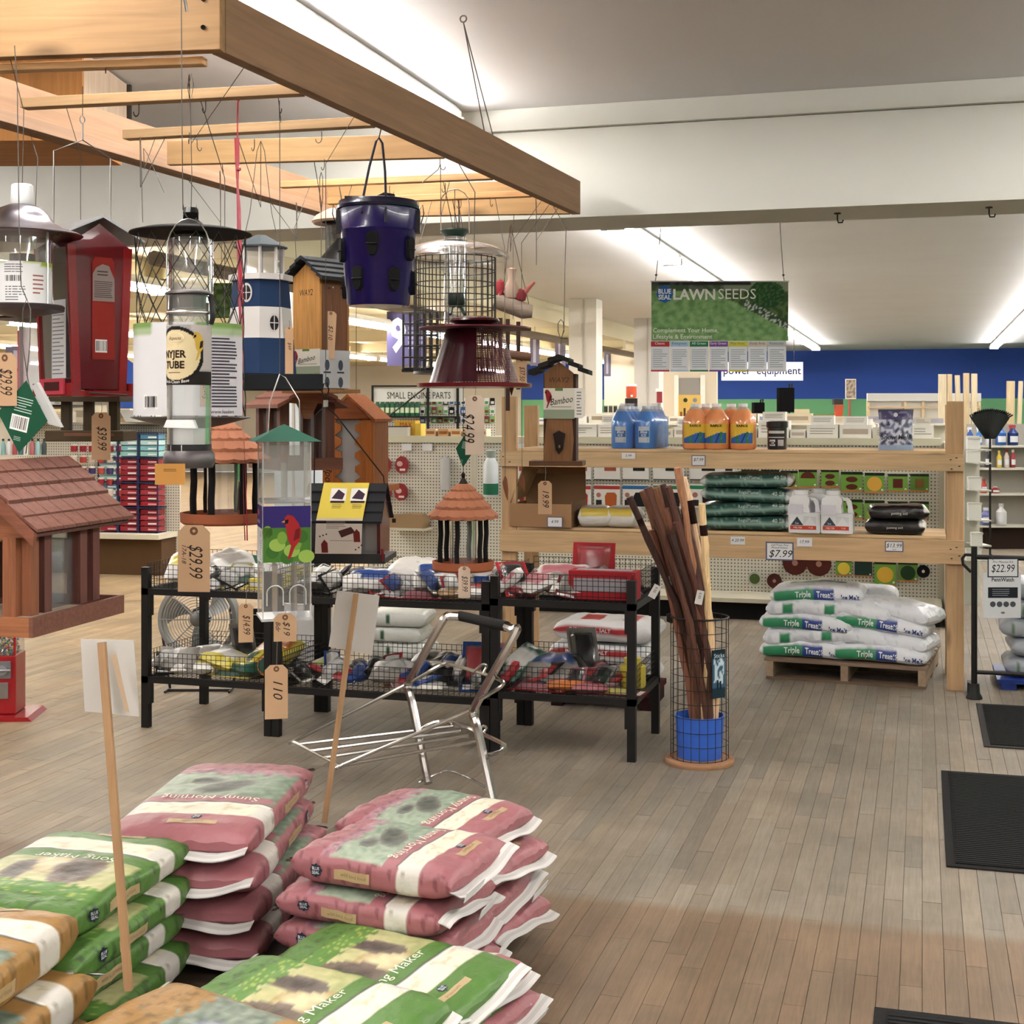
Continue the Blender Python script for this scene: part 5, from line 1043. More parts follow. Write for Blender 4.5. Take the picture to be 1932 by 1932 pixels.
def card(px, py, w, h, texts, label, edge='#6a6f8e', D=None, yoff=.003, name='price_card'):
    """price card fixed to the face of a rail"""
    p = ony(px, py, SHY-yoff) if D is None else at(px, py, D); s = (p-EYE).dot(FV)/FPX
    t = thing(name, label, 'price card', loc=p, k=s, group='price cards on the pine shelf' if D is None else None)
    mb = MB(edge or '#e9e9ec').box(-w/2, w/2, -.6, 0, -h/2, h/2); b = w*.05 if edge else 0; decal(mb, fl(-.65), -w/2+b, w/2-b, -h/2+b, h/2-b, '#e6e6ea')
    for s_, hh, x, z, bd in texts: mb.text(s_, fl(-.9), hh, '#23232b', x, z, 'c', shear=.25, bold=bd, wmax=w*.86)
    part(t, 'card', mb, 'paper'); return t
card(1471, 1040, 52, 35, [('2x4 Prem Pine', 4, 0, 10, 0), ('Wood Pellets', 4, 0, 5, 0), ('$7.99', 14, 2, -11, 0)], 'largest white card on the lower rail, reading 7.99')
card(1392, 1020, 27, 15, [('4 20.99', 6, 0, -2, 0)], 'small white card under the green sacks', None); card(1518, 1023, 28, 16, [('17.99', 6, 0, -2, 0)], 'small white card under the white jugs', None)
card(1687, 1031, 33, 20, [('$13.99', 8, 0, -2, 0), ('each', 3, 0, -7, 0)], 'framed white card under the black sacks'); card(1318, 869, 26, 20, [('$7.99', 6, 0, -1, 0)], 'framed white card under the orange jugs'); card(1186, 860, 26, 11, [('5.99', 5, 0, -2, 0)], 'small white card under the blue jugs', None)
card(1047, 985, 30, 20, [('4.99', 6, 0, -2, 0)], 'framed white card on the brown carton', yoff=.012)
# -- top deck: blue and orange washer fluid, small pail, mix bag
def jug(label, loc, rot, w, h, liquid, labelf, group, k=1):
    t = thing('fluid_jug', label, 'jug', loc=loc, rot=rot, group=group); r = w/2
    prof = [(0, 0), (r*.9, 0), (r, h*.04), (r, h*.60), (r*.92, h*.68), (r*.52, h*.86), (r*.34, h*.92), (r*.33, h*.95)]
    part(t, 'bottle', MB('#ffffff').lathe([(a*1.06, b) for a, b in prof], 4*6, smooth=True), liquid)
    part(t, 'neck', MB('#e9edf2').lathe([(r*.94, h*.665), (r*.56, h*.855), (r*.36, h*.925)], 24), 'milky'); part(t, 'cap', MB('#f2f2f4').lathe([(r*.36, h*.93), (r*.38, h*.94), (r*.38, h), (0, h)], 18), 'plastic')
    S = cylS(r*1.07); mb = MB(); labelf(mb, S, r, h); part(t, 'label', mb, 'paper'); return t
def blue_label(mb, S, r, h):
    decal(mb, S, -r*.55, r*.55, h*.14, h*.52, '#dfe8f2', 6, 0); decal(mb, S, -r*.5, r*.5, h*.27, h*.42, '#2f7fd0', 6, .001)
    mb.text('Blue', lambda a, b: S(a, b, .002), h*.07, '#f2f5fa', 0, h*.36, 'c', shear=.2, bold=.02); mb.text('ICE', lambda a, b: S(a, b, .002), h*.06, '#f2f5fa', 0, h*.285, 'c', shear=.2, bold=.02); poly(mb, S, [(-r*.45, h*.16), (r*.4, h*.16), (r*.4, h*.25)], '#9db6cc', .001)
def orange_label(mb, S, r, h):
    decal(mb, S, -r*1.1, r*1.1, h*.12, h*.56, '#f2c21c', 12, 0); mb.text('RAIN-X', lambda a, b: S(a, b, .002), h*.055, '#1c1a1c', r*.1, h*.49, 'c', bold=.03)
    for i in range(10): x0_ = -r*1.0+i*r*.2; decal(mb, S, x0_, x0_+r*.2, h*.13, h*(.24+.02*i if i < 8 else .36), '#3b6fc4' if i % 4 < 3 else '#2c8a5a', 1, .001)
    poly(mb, S, [(-r*.3, h*.2), (r*.1, h*.36), (r*.75, h*.36), (r*.5, h*.22)], '#57a0d8', .002); poly(mb, S, [(0, h*.14), (r*.05, h*.14), (r*.4, h*.34), (r*.33, h*.34)], '#1f2b4a', .003)
bx = on(ZT, 1176, .12)
n = 0
for i in range(2):
    for j in range(4):
        x, y = bx.x+i*.137, bx.y+j*.085+.0
        if j == 0 or True: jug('blue washer fluid jug, %s %s in the shrink-wrapped block' % (ORD[j], 'from the front on the left side' if i == 0 else 'from the front on the right side'), (x, SHY+.10+j*.125, ZT+.0205), 0, .122, .245, 'blue_fluid', blue_label, 'blue fluid jugs on the top deck')
mb = MB('#ffffff'); cx_, hw, hd = bx.x+.0685, .142, .255; yc = SHY+.10+.1875
def wrapS(u, v):
    a = 2*PI*u; c, s = math.cos(a), math.sin(a); q = 5; sx = math.copysign(abs(c)**(2/q), c); sy = math.copysign(abs(s)**(2/q), s); k = 1 if v < .62 else 1-(v-.62)/.38*.35
    return (sx*hw*(k if abs(sx) > .2 else 1)*(1+.012*noise.noise(V((u*30, v*9, 0)))), sy*hd*(k*.5+.5), v*.262)
t = thing('shrink_wrap', 'clear shrink wrap stretched round the block of blue fluid jugs', 'wrap', loc=(cx_, yc, ZT+.021)); part(t, 'film', mb.grid(wrapS, 64, 12, wrap=False), 'wrap')
for i, px in enumerate((1312, 1352, 1402)): p = on(ZT, px, .085); jug('orange washer fluid jug, %s of three on the top deck' % ('left', 'middle', 'right')[i], p, 4-i*3, .140, .258, 'orange_fluid', orange_label, 'orange fluid jugs on the top deck')
for i, px in enumerate((1332, 1380)): p = on(ZT, px, .25); jug('orange washer fluid jug in the back row, %s one' % ('left', 'right')[i], p, 0, .140, .258, 'orange_fluid', orange_label, 'orange fluid jugs on the top deck')
p = on(ZT, 1466, .10); t = thing('small_pail', 'small black and white printed can with a dark lid on the top deck', 'can', loc=p); part(t, 'can', MB('#3a3538').lathe([(0, 0), (.052, 0), (.054, .006), (.055, .125), (0, .125)], 28), 'gloss'); part(t, 'lid', MB('#1d1b1c').lathe([(.056, .122), (.060, .126), (.060, .155), (.05, .16), (0, .16)], 28), 'plastic')
S = cylS(.0555); mb = MB('#d9d5d2'); decal(mb, S, -.05, .05, .09, .105, '#c9c4c2', 8, 0); decal(mb, S, -.04, -.005, .02, .055, '#d8d4d2', 4, 0); decal(mb, S, .01, .045, .02, .055, '#bdb8b6', 4, 0); decal(mb, S, -.05, .05, .066, .07, '#e8e4e2', 8, 0); mb.text('MIX', lambda a, b: S(a, b, .001), .022, '#2a2628', -.022, .026, 'c', bold=.02); part(t, 'label', mb, 'paper')
p = on(ZT, 1690, .10); t = thing('stand_up_bag', 'purple and white stand-up bag of snow melter on the top deck', 'bag', loc=p)
def mixcol(u, v):
    n1 = noise.noise(V((u*9, v*9, 3)))
    if v > .96: return '#4a4660'
    if v > .75: return '#4d4682' if n1 < .25 else '#8d88b4'
    if v < .12: return '#9db4d6'
    return '#d6dbe8' if n1 > .05 else ('#8288b6' if n1 > -.22 else '#2d3050')
f = lambda u, v: ((u-.5)*.19*(1-.08*math.sin(PI*v)), -(.035*(1-v**2)*math.sin(PI*u)**.5)-.002, v*.225)
mb = MB().grid(f, 30, 34, mixcol).grid(lambda u, v: ((.5-u)*.19*(1-.08*math.sin(PI*v)), (.035*(1-v**2)*math.sin(PI*u)**.5)+.002, v*.225), 12, 12, lambda u, v: '#8a8fb5'); ell(mb, lambda a, b, o=0: (a, -.018-o, b), 0, .195, .012, .012, '#eceef4', off=.004); mb.text('Snow Melt', lambda a, b: (a, -.039, b), .026, '#2b2c4c', 0, .06, 'c', shear=.2, bold=.02); part(t, 'pouch', mb, 'film')
# -- lower deck
p = on(ZB, 1034, .16); t = thing('open_carton', 'open brown corrugated carton with flaps up on the lower deck', 'carton', loc=p, rot=-3)
part(t, 'carton', MB('#b0855c').box(-.19, .19, -.15, -.146, 0, .135).box(-.19, .19, .146, .15, 0, .30, '#8d6845').box(-.19, -.186, -.145, .145, 0, .135).box(.186, .19, -.145, .145, 0, .15).box(-.186, .186, -.145, .145, 0, .004), 'paper'); part(t, 'flap', MB('#b98d63').add([(-.19, -.146, .135), (-.19, .146, .16), (-.11, .146, .33), (-.12, -.10, .36), (-.188, -.146, .135), (-.186, .146, .16), (-.106, .146, .33), (-.116, -.10, .36)], [(0, 1, 2, 3), (7, 6, 5, 4), (0, 3, 7, 4), (3, 2, 6, 7), (2, 1, 5, 6)]), 'paper'); part(t, 'flap', MB('#a57b54').add([(-.19, .148, .30), (.19, .148, .30), (.17, .20, .36), (-.16, .20, .36)], [(0, 1, 2, 3)]), 'paper')
def plain(c1, c2=None, f=None): return lambda u, yn, zn: (c2 if f and f(u, yn, zn) else c1)
SK['wy'] = [sack_mesh('sack', .195, .20, .125, lambda u, yn, zn: '#d3b62a' if yn < .2 and .05 < zn < .8 and abs(u) < .8 else ('#9a968f' if zn >= .8 else '#d9d8d4'), 21, nu=30, nt=48, n=2.6, mat='film')]
for i, (px, dy) in enumerate(((1125, .12), (1178, .13))):
    p = on(ZB, px, dy); m = SK['wy'][0]; t = thing('small_sack', 'small white sack with a yellow band, %s of two by the brown carton' % ('left', 'right')[i], 'sack', loc=p, rot=6-i*14, group='white and yellow small sacks'); part(t, 'bag', m['body'], 'film')
def grncol(u, yn, zn):
    n1 = noise.noise(V((u*16, yn*10, zn*3)))
    if abs(u) > .88: return '#cfd2d0'
    if abs(zn) < .18 and abs(yn) > .9: return '#7fa79a'
    return '#2c5a50' if n1 < .28 else '#6f9488'
def grn_extra(pr, top, side, sideb, L, W, Tk):
    pr.text('RegisPlume', lambda a, b: side(a, b), .018, '#c6d5cf', .02, .012, 'c', wmax=.12); pr.text('40 LB', lambda a, b: side(a, b), .022, '#d6dfda', L*.36, .008, 'c', wmax=.07)
SK['pellet'] = [sack_mesh('sack', .52, .36, .085, grncol, 31+i, nu=44, nt=44, extra=grn_extra, mat='film') for i in range(2)]
p = on(ZB, 1412, .22)
for i, (dz, rot, tl, dx) in enumerate(((0, 0, 0, 0), (.078, 4, -3, -.01), (.158, -5, 2, .015), (.240, 3, -1, .0))):
    m = SK['pellet'][i % 2]; t = thing('pellet_sack', 'dark green pellet sack, %s in the pile on the lower deck' % ('lowest', 'second from below', 'third from below', 'topmost')[i], 'sack', loc=(p.x+dx, p.y, p.z+dz), rot=rot, group='green pellet sacks'); t.o.rotation_euler.y = math.radians(tl); part(t, 'bag', m['body'], 'film')
def white_jug(label, loc, rot):
    t = thing('melt_jug', label, 'jug', loc=loc, rot=rot, group='white handled jugs'); 
    out = [(-.075, 0), (.088, 0), (.092, .012), (.090, .12), (.078, .178), (.06, .196), (.025, .200), (.02, .205), (.02, .23), (-.06, .23), (-.06, .205), (-.078, .195), (-.082, .02)]
    hole = [(.038, .115), (.052, .12), (.056, .15), (.048, .178), (.036, .176), (.030, .15)]
    d = .055; mb = MB('#e8e8ea')
    # body below the handle, then the two sides of the hole
    mb.prism([(-.082, .004), (-.078, 0), (.088, 0), (.092, .012), (.091, .112), (-.082, .112)], -d, d); mb.prism([(-.082, .112), (.034, .112), (.028, .15), (.034, .18), (.030, .199), (.02, .205), (.02, .212), (-.06, .212), (-.06, .205), (-.078, .195)], -d*.95, d*.95); mb.prism([(.060, .112), (.091, .112), (.078, .178), (.06, .196), (.03, .199), (.036, .181), (.050, .179), (.060, .15)], -.018, .018)
    part(t, 'body', mb, 'plastic', bevel=.006); part(t, 'cap', MB('#f0f0f2').lathe([(.036, .21), (.040, .213), (.040, .235), (0, .237)], 24, c=(-.02, 0, 0)), 'plastic')
    S = lambda a, b, o=0: (a, -d-.0012-o, b); mb = MB('#c9c9d2'); decal(mb, S, -.072, .008, .112, .165, '#d2d0da'); decal(mb, S, -.072, .078, .022, .110, '#eef0f2', 1, 0); decal(mb, S, -.072, .070, .020, .042, '#d9482c', 1, .0004); poly(mb, S, [(-.07, .044), (-.035, .092), (0, .044)], '#4a5260', .0006); poly(mb, S, [(0, .044), (.035, .092), (.07, .044), (.07, .092), (.0, .095)], '#dfe2e6', .0003)
    lines(mb, S, -.066, .0, .118, .160, 6, '#8e7f9a', 4, .35, .0006); mb.text('Ice', lambda a, b: S(a, b, .0009), .012, '#e9ecef', -.035, .05, 'c'); mb.text('MELTER', lambda a, b: S(a, b, .0009), .010, '#f6eee8', -.03, .026, 'c'); mb.text('9 LB', lambda a, b: S(a, b, .0009), .009, '#f6eee8', .04, .027, 'c'); part(t, 'label', mb, 'paper'); return t
for i, px in enumerate((1518, 1579)): white_jug('white handled jug of ice melter, %s of the front two' % ('left', 'right')[i], on(ZB, px, .062), -2)
white_jug('white handled jug standing behind the front two', on(ZB, 1550, .25), 0)
SK['soil'] = [sack_mesh('sack', .32, .22, .085, lambda u, yn, zn: '#e3e0dc' if u > .8 and zn > 0 else ('#5b3d2f' if zn > .2 and abs(yn) < .6 and abs(u) < .7 else '#1b191a'), 41+i, nu=36, nt=40, mat='film', extra=lambda pr, top, side, sb, L, W, Tk: pr.text('potting soil', lambda a, b: side(a, b), .014, '#dcd8d4', 0, -.008, 'c', wmax=.11)) for i in range(2)]
for i, (px, dz, rot) in enumerate(((1690, 0, -2), (1694, .078, 5))):
    p = on(ZB, px, .13); m = SK['soil'][i]; t = thing('soil_sack', 'small black soil sack, %s of two at the right end of the lower deck' % ('lower', 'upper')[i], 'sack', loc=(p.x, p.y, p.z+dz), rot=rot, group='black soil sacks'); part(t, 'bag', m['body'], 'film')
# ================================================================ ice melt on a pallet
pl0 = onz(1458, 1281); pl1 = onz(1760, 1302); pw = (pl1-pl0).length; pr_ = math.degrees(math.atan2(pl1.y-pl0.y, pl1.x-pl0.x)); pc = (pl0+pl1)/2+V((0, .42, 0)); PD = .84
t = thing('wood_pallet', 'weathered wooden pallet under the ice melt sacks', 'pallet', loc=pc, rot=pr_)
for i in range(7): y = -PD/2+i*(PD-.1)/6; part(t, 'deck_board', MB('#8f7660').box(-pw/2-.01, pw/2+.01, y, y+.1, .10, .118), 'wood_x')
for x in (-pw/2, -.02, pw/2-.04): part(t, 'stringer', MB('#a98e74').box(x, x+.04, -PD/2, PD/2, .016, .0995), 'wood_y')
for y in (-PD/2, -.05, PD/2-.1): part(t, 'bottom_board', MB('#7d6650').box(-pw/2, pw/2, y, y+.1, 0, .0155), 'wood_x')
def icecol(kind):
    def f(u, yn, zn):
        n1 = noise.noise(V((u*8, yn*6, zn*3)))
        if kind == 0 and yn < -.3 and -.75 < zn < .45 and u < .38:       # printed long side
            if u < -.05: return '#1c9560' if u > -.9 else '#e9ecf2'
            return '#2747a8' if u > -.035 else '#e9ecf2'
        if zn > .5 and kind == 0 and -.2 < yn < .2 and -.6 < u < .6: return '#27539b' if u > 0 else '#2c9a66'
        if kind == 1 and yn < -.7 and abs(zn) < .6 and -.55 < u < -.30: return '#1c9560'
        return '#e6e9f0' if n1 < .3 else '#ced4de'
    return f
def ice_extra(pr, top, side, sideb, L, W, Tk):
    pr.text('Triple', lambda a, b: side(a, b), Tk*.34, '#f1f5f6', -L*.14, -Tk*.2, 'c', bold=.02, wmax=L*.17); pr.text('Treat', lambda a, b: side(a, b), Tk*.34, '#f1f5f6', L*.075, -Tk*.2, 'c', bold=.02, wmax=L*.14); pr.text('Ice Melt', lambda a, b: side(a, b), Tk*.28, '#2a3f95', L*.36, -Tk*.24, 'c', bold=.03, wmax=L*.19)
    for i in range(7): a = 2*PI*i/7; pr.color('#f1f5f6').add([side(L*.165+Tk*.16*math.cos(a+d), -Tk*.08+Tk*.16*math.sin(a+d)) for d in (-.25, .25)]+[side(L*.165+Tk*.05*math.cos(a), -Tk*.08+Tk*.05*math.sin(a))], [(0, 1, 2)])
SK['ice'] = [sack_mesh('sack', .52, .36, .10, icecol(0), 51, nu=60, nt=48, extra=ice_extra, wr=.007, sag=.03, mat='film'), sack_mesh('sack', .46, .36, .10, icecol(1), 53, nu=40, nt=44, wr=.010, sag=.04, mat='film')]
lay = [(-.24, -.20, 0, 0, 0, 'lowest layer, left'), (.20, -.22, .005, -2, 0, 'lowest layer, right'),
       (-.26, -.19, .078, 3, 1, 'second layer, left'), (.0, -.20, .085, 0, 1, 'second layer, middle'), (.25, -.19, .07, -8, 1, 'second layer, right'),
       (-.24, -.20, .158, -1, 0, 'third layer, left'), (.20, -.20, .165, -3, 0, 'third layer, right'),
       (-.24, -.19, .238, 2, 1, 'fourth layer, left'), (.02, -.19, .238, -2, 1, 'fourth layer, middle'), (.27, -.18, .235, -12, 1, 'fourth layer, right'),
       (-.19, -.17, .315, 4, 0, 'topmost layer'), (-.1, .2, 0, 0, 1, 'back row, lowest'), (-.1, .2, .09, 0, 1, 'back row, second'), (-.1, .2, .18, 2, 1, 'back row, third'), (.0, .18, .26, 5, 1, 'back row, topmost')]
R3 = Matrix.Rotation(math.radians(pr_), 3, 'Z')
for x, y, z, rot, kd, lab in lay:
    p = pc+R3 @ V((x*pw/.93, y, 0)); m = SK['ice'][kd]
    t = thing('ice_melt_sack', 'white ice melt sack on the pallet, '+lab+(', printed side out' if kd == 0 else ', plain side out' if 'back' not in lab else ''), 'sack', loc=(p.x, p.y, .1185+z), rot=pr_+rot, group='ice melt sacks on the pallet'); t.o.rotation_euler.y = math.radians((x*9+4*math.sin(z*90)) if z > .1 else x*3); t.o.rotation_euler.x = math.radians(-3*math.cos(z*70+x*9) if z > .05 else 0)
    part(t, 'bag', m['body'], 'film')
# red and white sacks and white sacks behind the tables
SK['rw'] = [sack_mesh('sack', .52, .36, .115, lambda u, yn, zn: '#c4262e' if (yn < -.9 and -.1 < zn < .35 and u < .6) or (zn > 0 and -.5 < yn < .3 and (abs(u+.3) < .2 or abs(u-.5) < .15)) else '#dcdcde', 61, nu=44, nt=48, mat='film', extra=lambda pr, top, side, sb, L, W, Tk: pr.text('INDUSTRIAL SALT', lambda a, b: side(a, b), .020, '#f0eeee', -.06, -.0, 'c', bold=.02, wmax=.3))]
for i in range(3):
    p = at(1148, 1225, 7.3); t = thing('salt_sack', 'white and red salt sack, %s of three behind the right table' % ('lowest', 'middle', 'topmost')[i], 'sack', loc=(p.x+(.0, -.02, .01)[i], p.y, .10+i*.112), rot=(-2, 1, -3)[i], group='salt sacks'); part(t, 'bag', SK['rw'][0]['body'], 'film')
p = at(1148, 1225, 7.3); t = thing('low_platform', 'low dark red platform under the salt sacks', 'platform', loc=(p.x, p.y, 0)); part(t, 'deck', MB('#5d1a1e').box(-.27, .27, -.2, .2, .07, .098), 'matte'); part(t, 'foot', MB('#3a1214').box(-.26, -.2, -.19, .19, 0, .07), 'matte'); part(t, 'foot', MB('#3a1214').box(.2, .26, -.19, .19, 0, .07), 'matte')
SK['white'] = [sack_mesh('sack', .35, .28, .10, lambda u, yn, zn: '#2f6b4a' if abs(u+.3) < .06 and abs(yn+1) < .1 and abs(zn) < .4 else '#d9dcd6', 71, nu=32, nt=36, mat='film')]
for i in range(4):
    p = at(756, 1260, 8.1); t = thing('white_sack', 'plain white sack, %s in the pile behind the middle table' % ('lowest', 'second from below', 'third from below', 'topmost')[i], 'sack', loc=(p.x+(.0, .02, -.02, .01)[i], p.y, .0+i*.092), rot=i*2, group='white sacks behind the middle table'); part(t, 'bag', SK['white'][0]['body'], 'film')
# ================================================================ canes in a wire barrel
cb = onz(1320, 1438)
t = thing('cane_barrel', 'tall round wire bin with a blue bucket inside and a wooden disc base', 'bin', loc=cb)
part(t, 'base_disc', MB('#b9875f').lathe([(0, 0), (.146, 0), (.148, .004), (.148, .020), (.145, .024), (0, .024)], 48), 'wood_x')
mb = MB('#2a2725'); R = .124
for i in range(22): a = 2*PI*i/22; mb.tube([(R*math.cos(a), R*math.sin(a), .024), (R*math.cos(a), R*math.sin(a), .63)], .0013, 4)
for j in range(11): mb.tube([(R*math.cos(2*PI*i/24), R*math.sin(2*PI*i/24), .027+j*.06) for i in range(24)], .0015 if j < 10 else .004, 4, closed=True)
part(t, 'wire_mesh', mb, 'blackiron', kind='stuff')
part(t, 'bucket', MB('#3a7dff').lathe([(0, .026), (.094, .026), (.096, .03), (.104, .20), (.106, .205), (.101, .206), (.092, .04), (0, .04)], 40), 'plastic', 'blue plastic bucket inside the wire')
a0 = -.75; mb = MB('#3f5d77'); S = lambda a, b, o=0: (math.cos(a0)*(R+.006+o)-a*math.sin(a0)*1, math.sin(a0)*(R+.006+o)+a*math.cos(a0), b)
def pic(u, v): n1 = noise.noise(V((u*5, v*9, 1))); return '#1f3a4a' if v > .82 else ('#c9dbe6' if n1 > -.05 and v > .3 and abs(u-.5) < .4 else '#3f6a86' if v > .2 else '#24404f')
mb.grid(lambda u, v: S(-.035+.07*u, .30+v*.20), 14, 26, pic); poly(mb, S, [(-.012, .335), (-.004, .335), (-.003, .375), (-.012, .375)], '#1a2c36', .001); poly(mb, S, [(.004, .335), (.012, .335), (.012, .37), (.004, .37)], '#1a2c36', .001); mb.text('Sticks', lambda a, b: S(a, b, .002), .018, '#dbe6ee', 0, .47, 'c')
mb.color('#1d2f3c').add([S(-.036, .298, -.003), S(.036, .298, -.003), S(.036, .502, -.003), S(-.036, .502, -.003)], [(3, 2, 1, 0)]); part(t, 'picture_plate', mb, 'paper', 'blue picture plate with two figures')
part(t, 'tie_knob', MB('#1f1c1b').lathe([(0, .64), (.02, .63), (.02, .60), (0, .59)], 10, c=(-R, 0, 0)), 'plastic')
CAN = [(1186, 938, 26, '#4a2a20', '#3b2320'), (1213, 926, 24, '#7d5136', 0), (1222, 920, 24, '#5a3526', 0), (1232, 921, 22, '#6d4429', 0), (1243, 918, 22, '#8a5c3c', 0), (1250, 914, 20, '#4a2d26', 0), (1262, 918, 20, '#55342a', 0), (1238, 978, 20, '#6f4433', 0), (1272, 958, 18, '#4a2a24', 0), (1280, 882, 18, '#9a6a4a', 0), (1290, 900, 16, '#b99a7a', '#3a2420'), (1297, 928, 14, '#2f1c19', 0), (1324, 950, 10, '#c7a877', '#3a241f'), (1256, 960, 18, '#7a4c38', 0), (1310, 985, 12, '#a9794e', 0), (1290, 960, 14, '#5c3a30', 0), (1275, 985, 16, '#5a3328', 0), (1228, 1000, 20, '#7d4d3a', 0), (1302, 1010, 12, '#d0ad84', 0), (1266, 1005, 16, '#3f241f', 0)]
lab_c = {}
for i, (px, py, rr, c1, c2) in enumerate(CAN):
    an = i*2.4; b0 = cb+RV*(.036+.055*math.cos(an)*(.4+.6*((i*7) % 5)/4))+FV*.06*math.sin(an)+V((0, 0, .042)); top_ = at(px, py, 5.93+.10*math.sin(i*1.9))
    t = thing('walking_cane', 'rustic wooden cane, %s from the left among the tops in the wire bin' % ORD[sorted(range(len(CAN)), key=lambda j: CAN[j][0]).index(i)], 'cane', loc=b0, group='canes in the wire bin'); d = top_-b0; N = 12; r9 = random.Random(i)
    pts = []; rs = []
    for j in range(N+1):
        f = j/N; bow = math.sin(PI*f)*r9.uniform(.004, .012); pts.append(d*f+RV*(math.sin(PI*f)*.042)+V((bow*math.cos(an)+r9.uniform(-.003, .003), bow*math.sin(an)+r9.uniform(-.003, .003), 0))); rs.append((.0135+.002*r9.random())*(1+.12*math.sin(j*2.1+i))*(.9+.2*f))
    part(t, 'shaft', MB(tuple(min(1, x*(1.25+.9*((i*37) % 7)/6)+.01) for x in C(c1))).tube(pts, rs, 8), 'cedar_z')
    if c2: part(t, 'grip', MB(c2).tube([pts[-3]*1.0, pts[-2]], [rs[-2]*1.06, rs[-2]*1.04], 8), 'fabric')
    if i in (0, 4, 6, 11, 12):
        p = d*(.72 if i % 2 else .66); q = part(t, 'price_tag', MB('#d8d6d2' if i != 6 else '#9a7350').box(-.016, .016, -.0006, .0006, -.06, 0).text(('4.00', '12', '8.00')[i % 3], lambda a, b: (b-.006, -.0009, -.008-a), .012, '#55504c'), 'paper'); q.location = p-FV*.02; q.rotation_euler = (.1, (.5, -.4, .2, -.7, .6)[i % 5], YAW); part(t, 'tag_string', MB('#b59a6e').tube([p, p-FV*.02], .001, 4), 'matte')
# ================================================================ rail barrier, sign, sacks and mats at the right
pb = onz(1838, 1318)
t = thing('rail_barrier', 'black steel rail barrier with a clamp foot at the right edge', 'barrier', loc=pb)
part(t, 'post', MB('#141313').tube([(0, 0, 0), (0, 0, .80)], .016, 10), 'blackiron'); part(t, 'foot', MB('#1e1d1c').lathe([(0, 0), (.042, 0), (.042, .008), (.03, .03), (.026, .08), (0, .08)], 16), 'blackiron')
part(t, 'top_rail', MB('#141313').tube([(0, 0, .745), (1.3, 0, .745)], .013, 8), 'blackiron'); part(t, 'lower_rail', MB('#141313').tube([(0, 0, .14), (1.3, 0, .14)], .011, 8), 'blackiron'); part(t, 'loop_end', MB('#141313').tube([(-.01, 0, .755), (-.045, 0, .755), (-.06, 0, .735), (-.055, 0, .705), (-.016, 0, .665)], .008, 8), 'blackiron')
part(t, 'rear_foot', MB('#1a1918').box(-.03, -.005, .12, .2, 0, .06), 'blackiron')
s7 = 7.25/FPX
t = thing('price_sign', 'white sign sheet with 22.99 card hung on the black rail', 'sign', px=(1892, 1166, 7.26)); z = lambda py: 1166-py
mb = MB('#dfe1e6').box(-37, 34, -.4, .4, 0, z(1080)); S = fl(-.5); decal(mb, S, -28, 28, z(1128), z(1108), '#2f333c'); lines(mb, S, -20, 12, z(1125), z(1110), 4, '#9aa0ab', 2, .3, .3)
for i in range(4): ell(mb, S, -19+i*12.6, z(1140), 5.4, 5.4, '#5b5f6a', 16)
ell(mb, S, 0, z(1156), 4, 2, '#7d818a'); mb.text('PennWatch', S, 7.5, '#2b2e38', 0, z(1097), 'c', bold=.02, wmax=42); part(t, 'sheet', mb, 'paper')
mb = MB('#3a3d55').box(-29, 29, -1.4, -.7, z(1089), z(1053)); decal(mb, fl(-1.5), -27, 27, z(1087), z(1055), '#e9eaee'); mb.text('$22.99', fl(-1.8), 15, '#2b2b31', 0, z(1079), 'c', shear=.2, wmax=44); mb.text('Pro Masons Kit', fl(-1.8), 4.5, '#4a4a52', 0, z(1062), 'c', shear=.2, wmax=40); part(t, 'price_card', mb, 'paper')
part(t, 'cable_tie', MB('#2a2a2a').tube([(-20, 0, z(1080)), (-20, 8, z(1050)), (-20, 2, z(1046)), (-20, -3, z(1056))], .8, 5), 'plastic')
SK['grey'] = [sack_mesh('sack', .52, .36, .115, lambda u, yn, zn: '#4d7a3a' if abs(u+.72) < .05 and yn < -.9 and abs(zn) < .4 else '#aab2bd', 81, nu=36, nt=40, wr=.006, mat='film')]
pg = at(1985, 1290, 7.75)
t = thing('blue_pallet', 'blue plastic pallet under the grey sacks at the right edge', 'pallet', loc=(pg.x, pg.y, 0)); part(t, 'deck', MB('#1c3f9e').box(-.3, .4, -.25, .25, .035, .055), 'plastic'); part(t, 'foot', MB('#1c3f9e').box(-.28, -.2, -.24, .24, 0, .0345), 'plastic'); part(t, 'foot', MB('#1c3f9e').box(.1, .2, -.24, .24, 0, .0345), 'plastic')
for i in range(5): t = thing('grey_sack', 'light grey sack behind the black rail, %s from the floor' % ORD[i], 'sack', loc=(pg.x+(.0, .03, -.02, .02, .0)[i], pg.y, .0555+i*.105), rot=(0, 3, -2, 2, 0)[i], group='grey sacks at the right edge'); part(t, 'bag', SK['grey'][0]['body'], 'film')
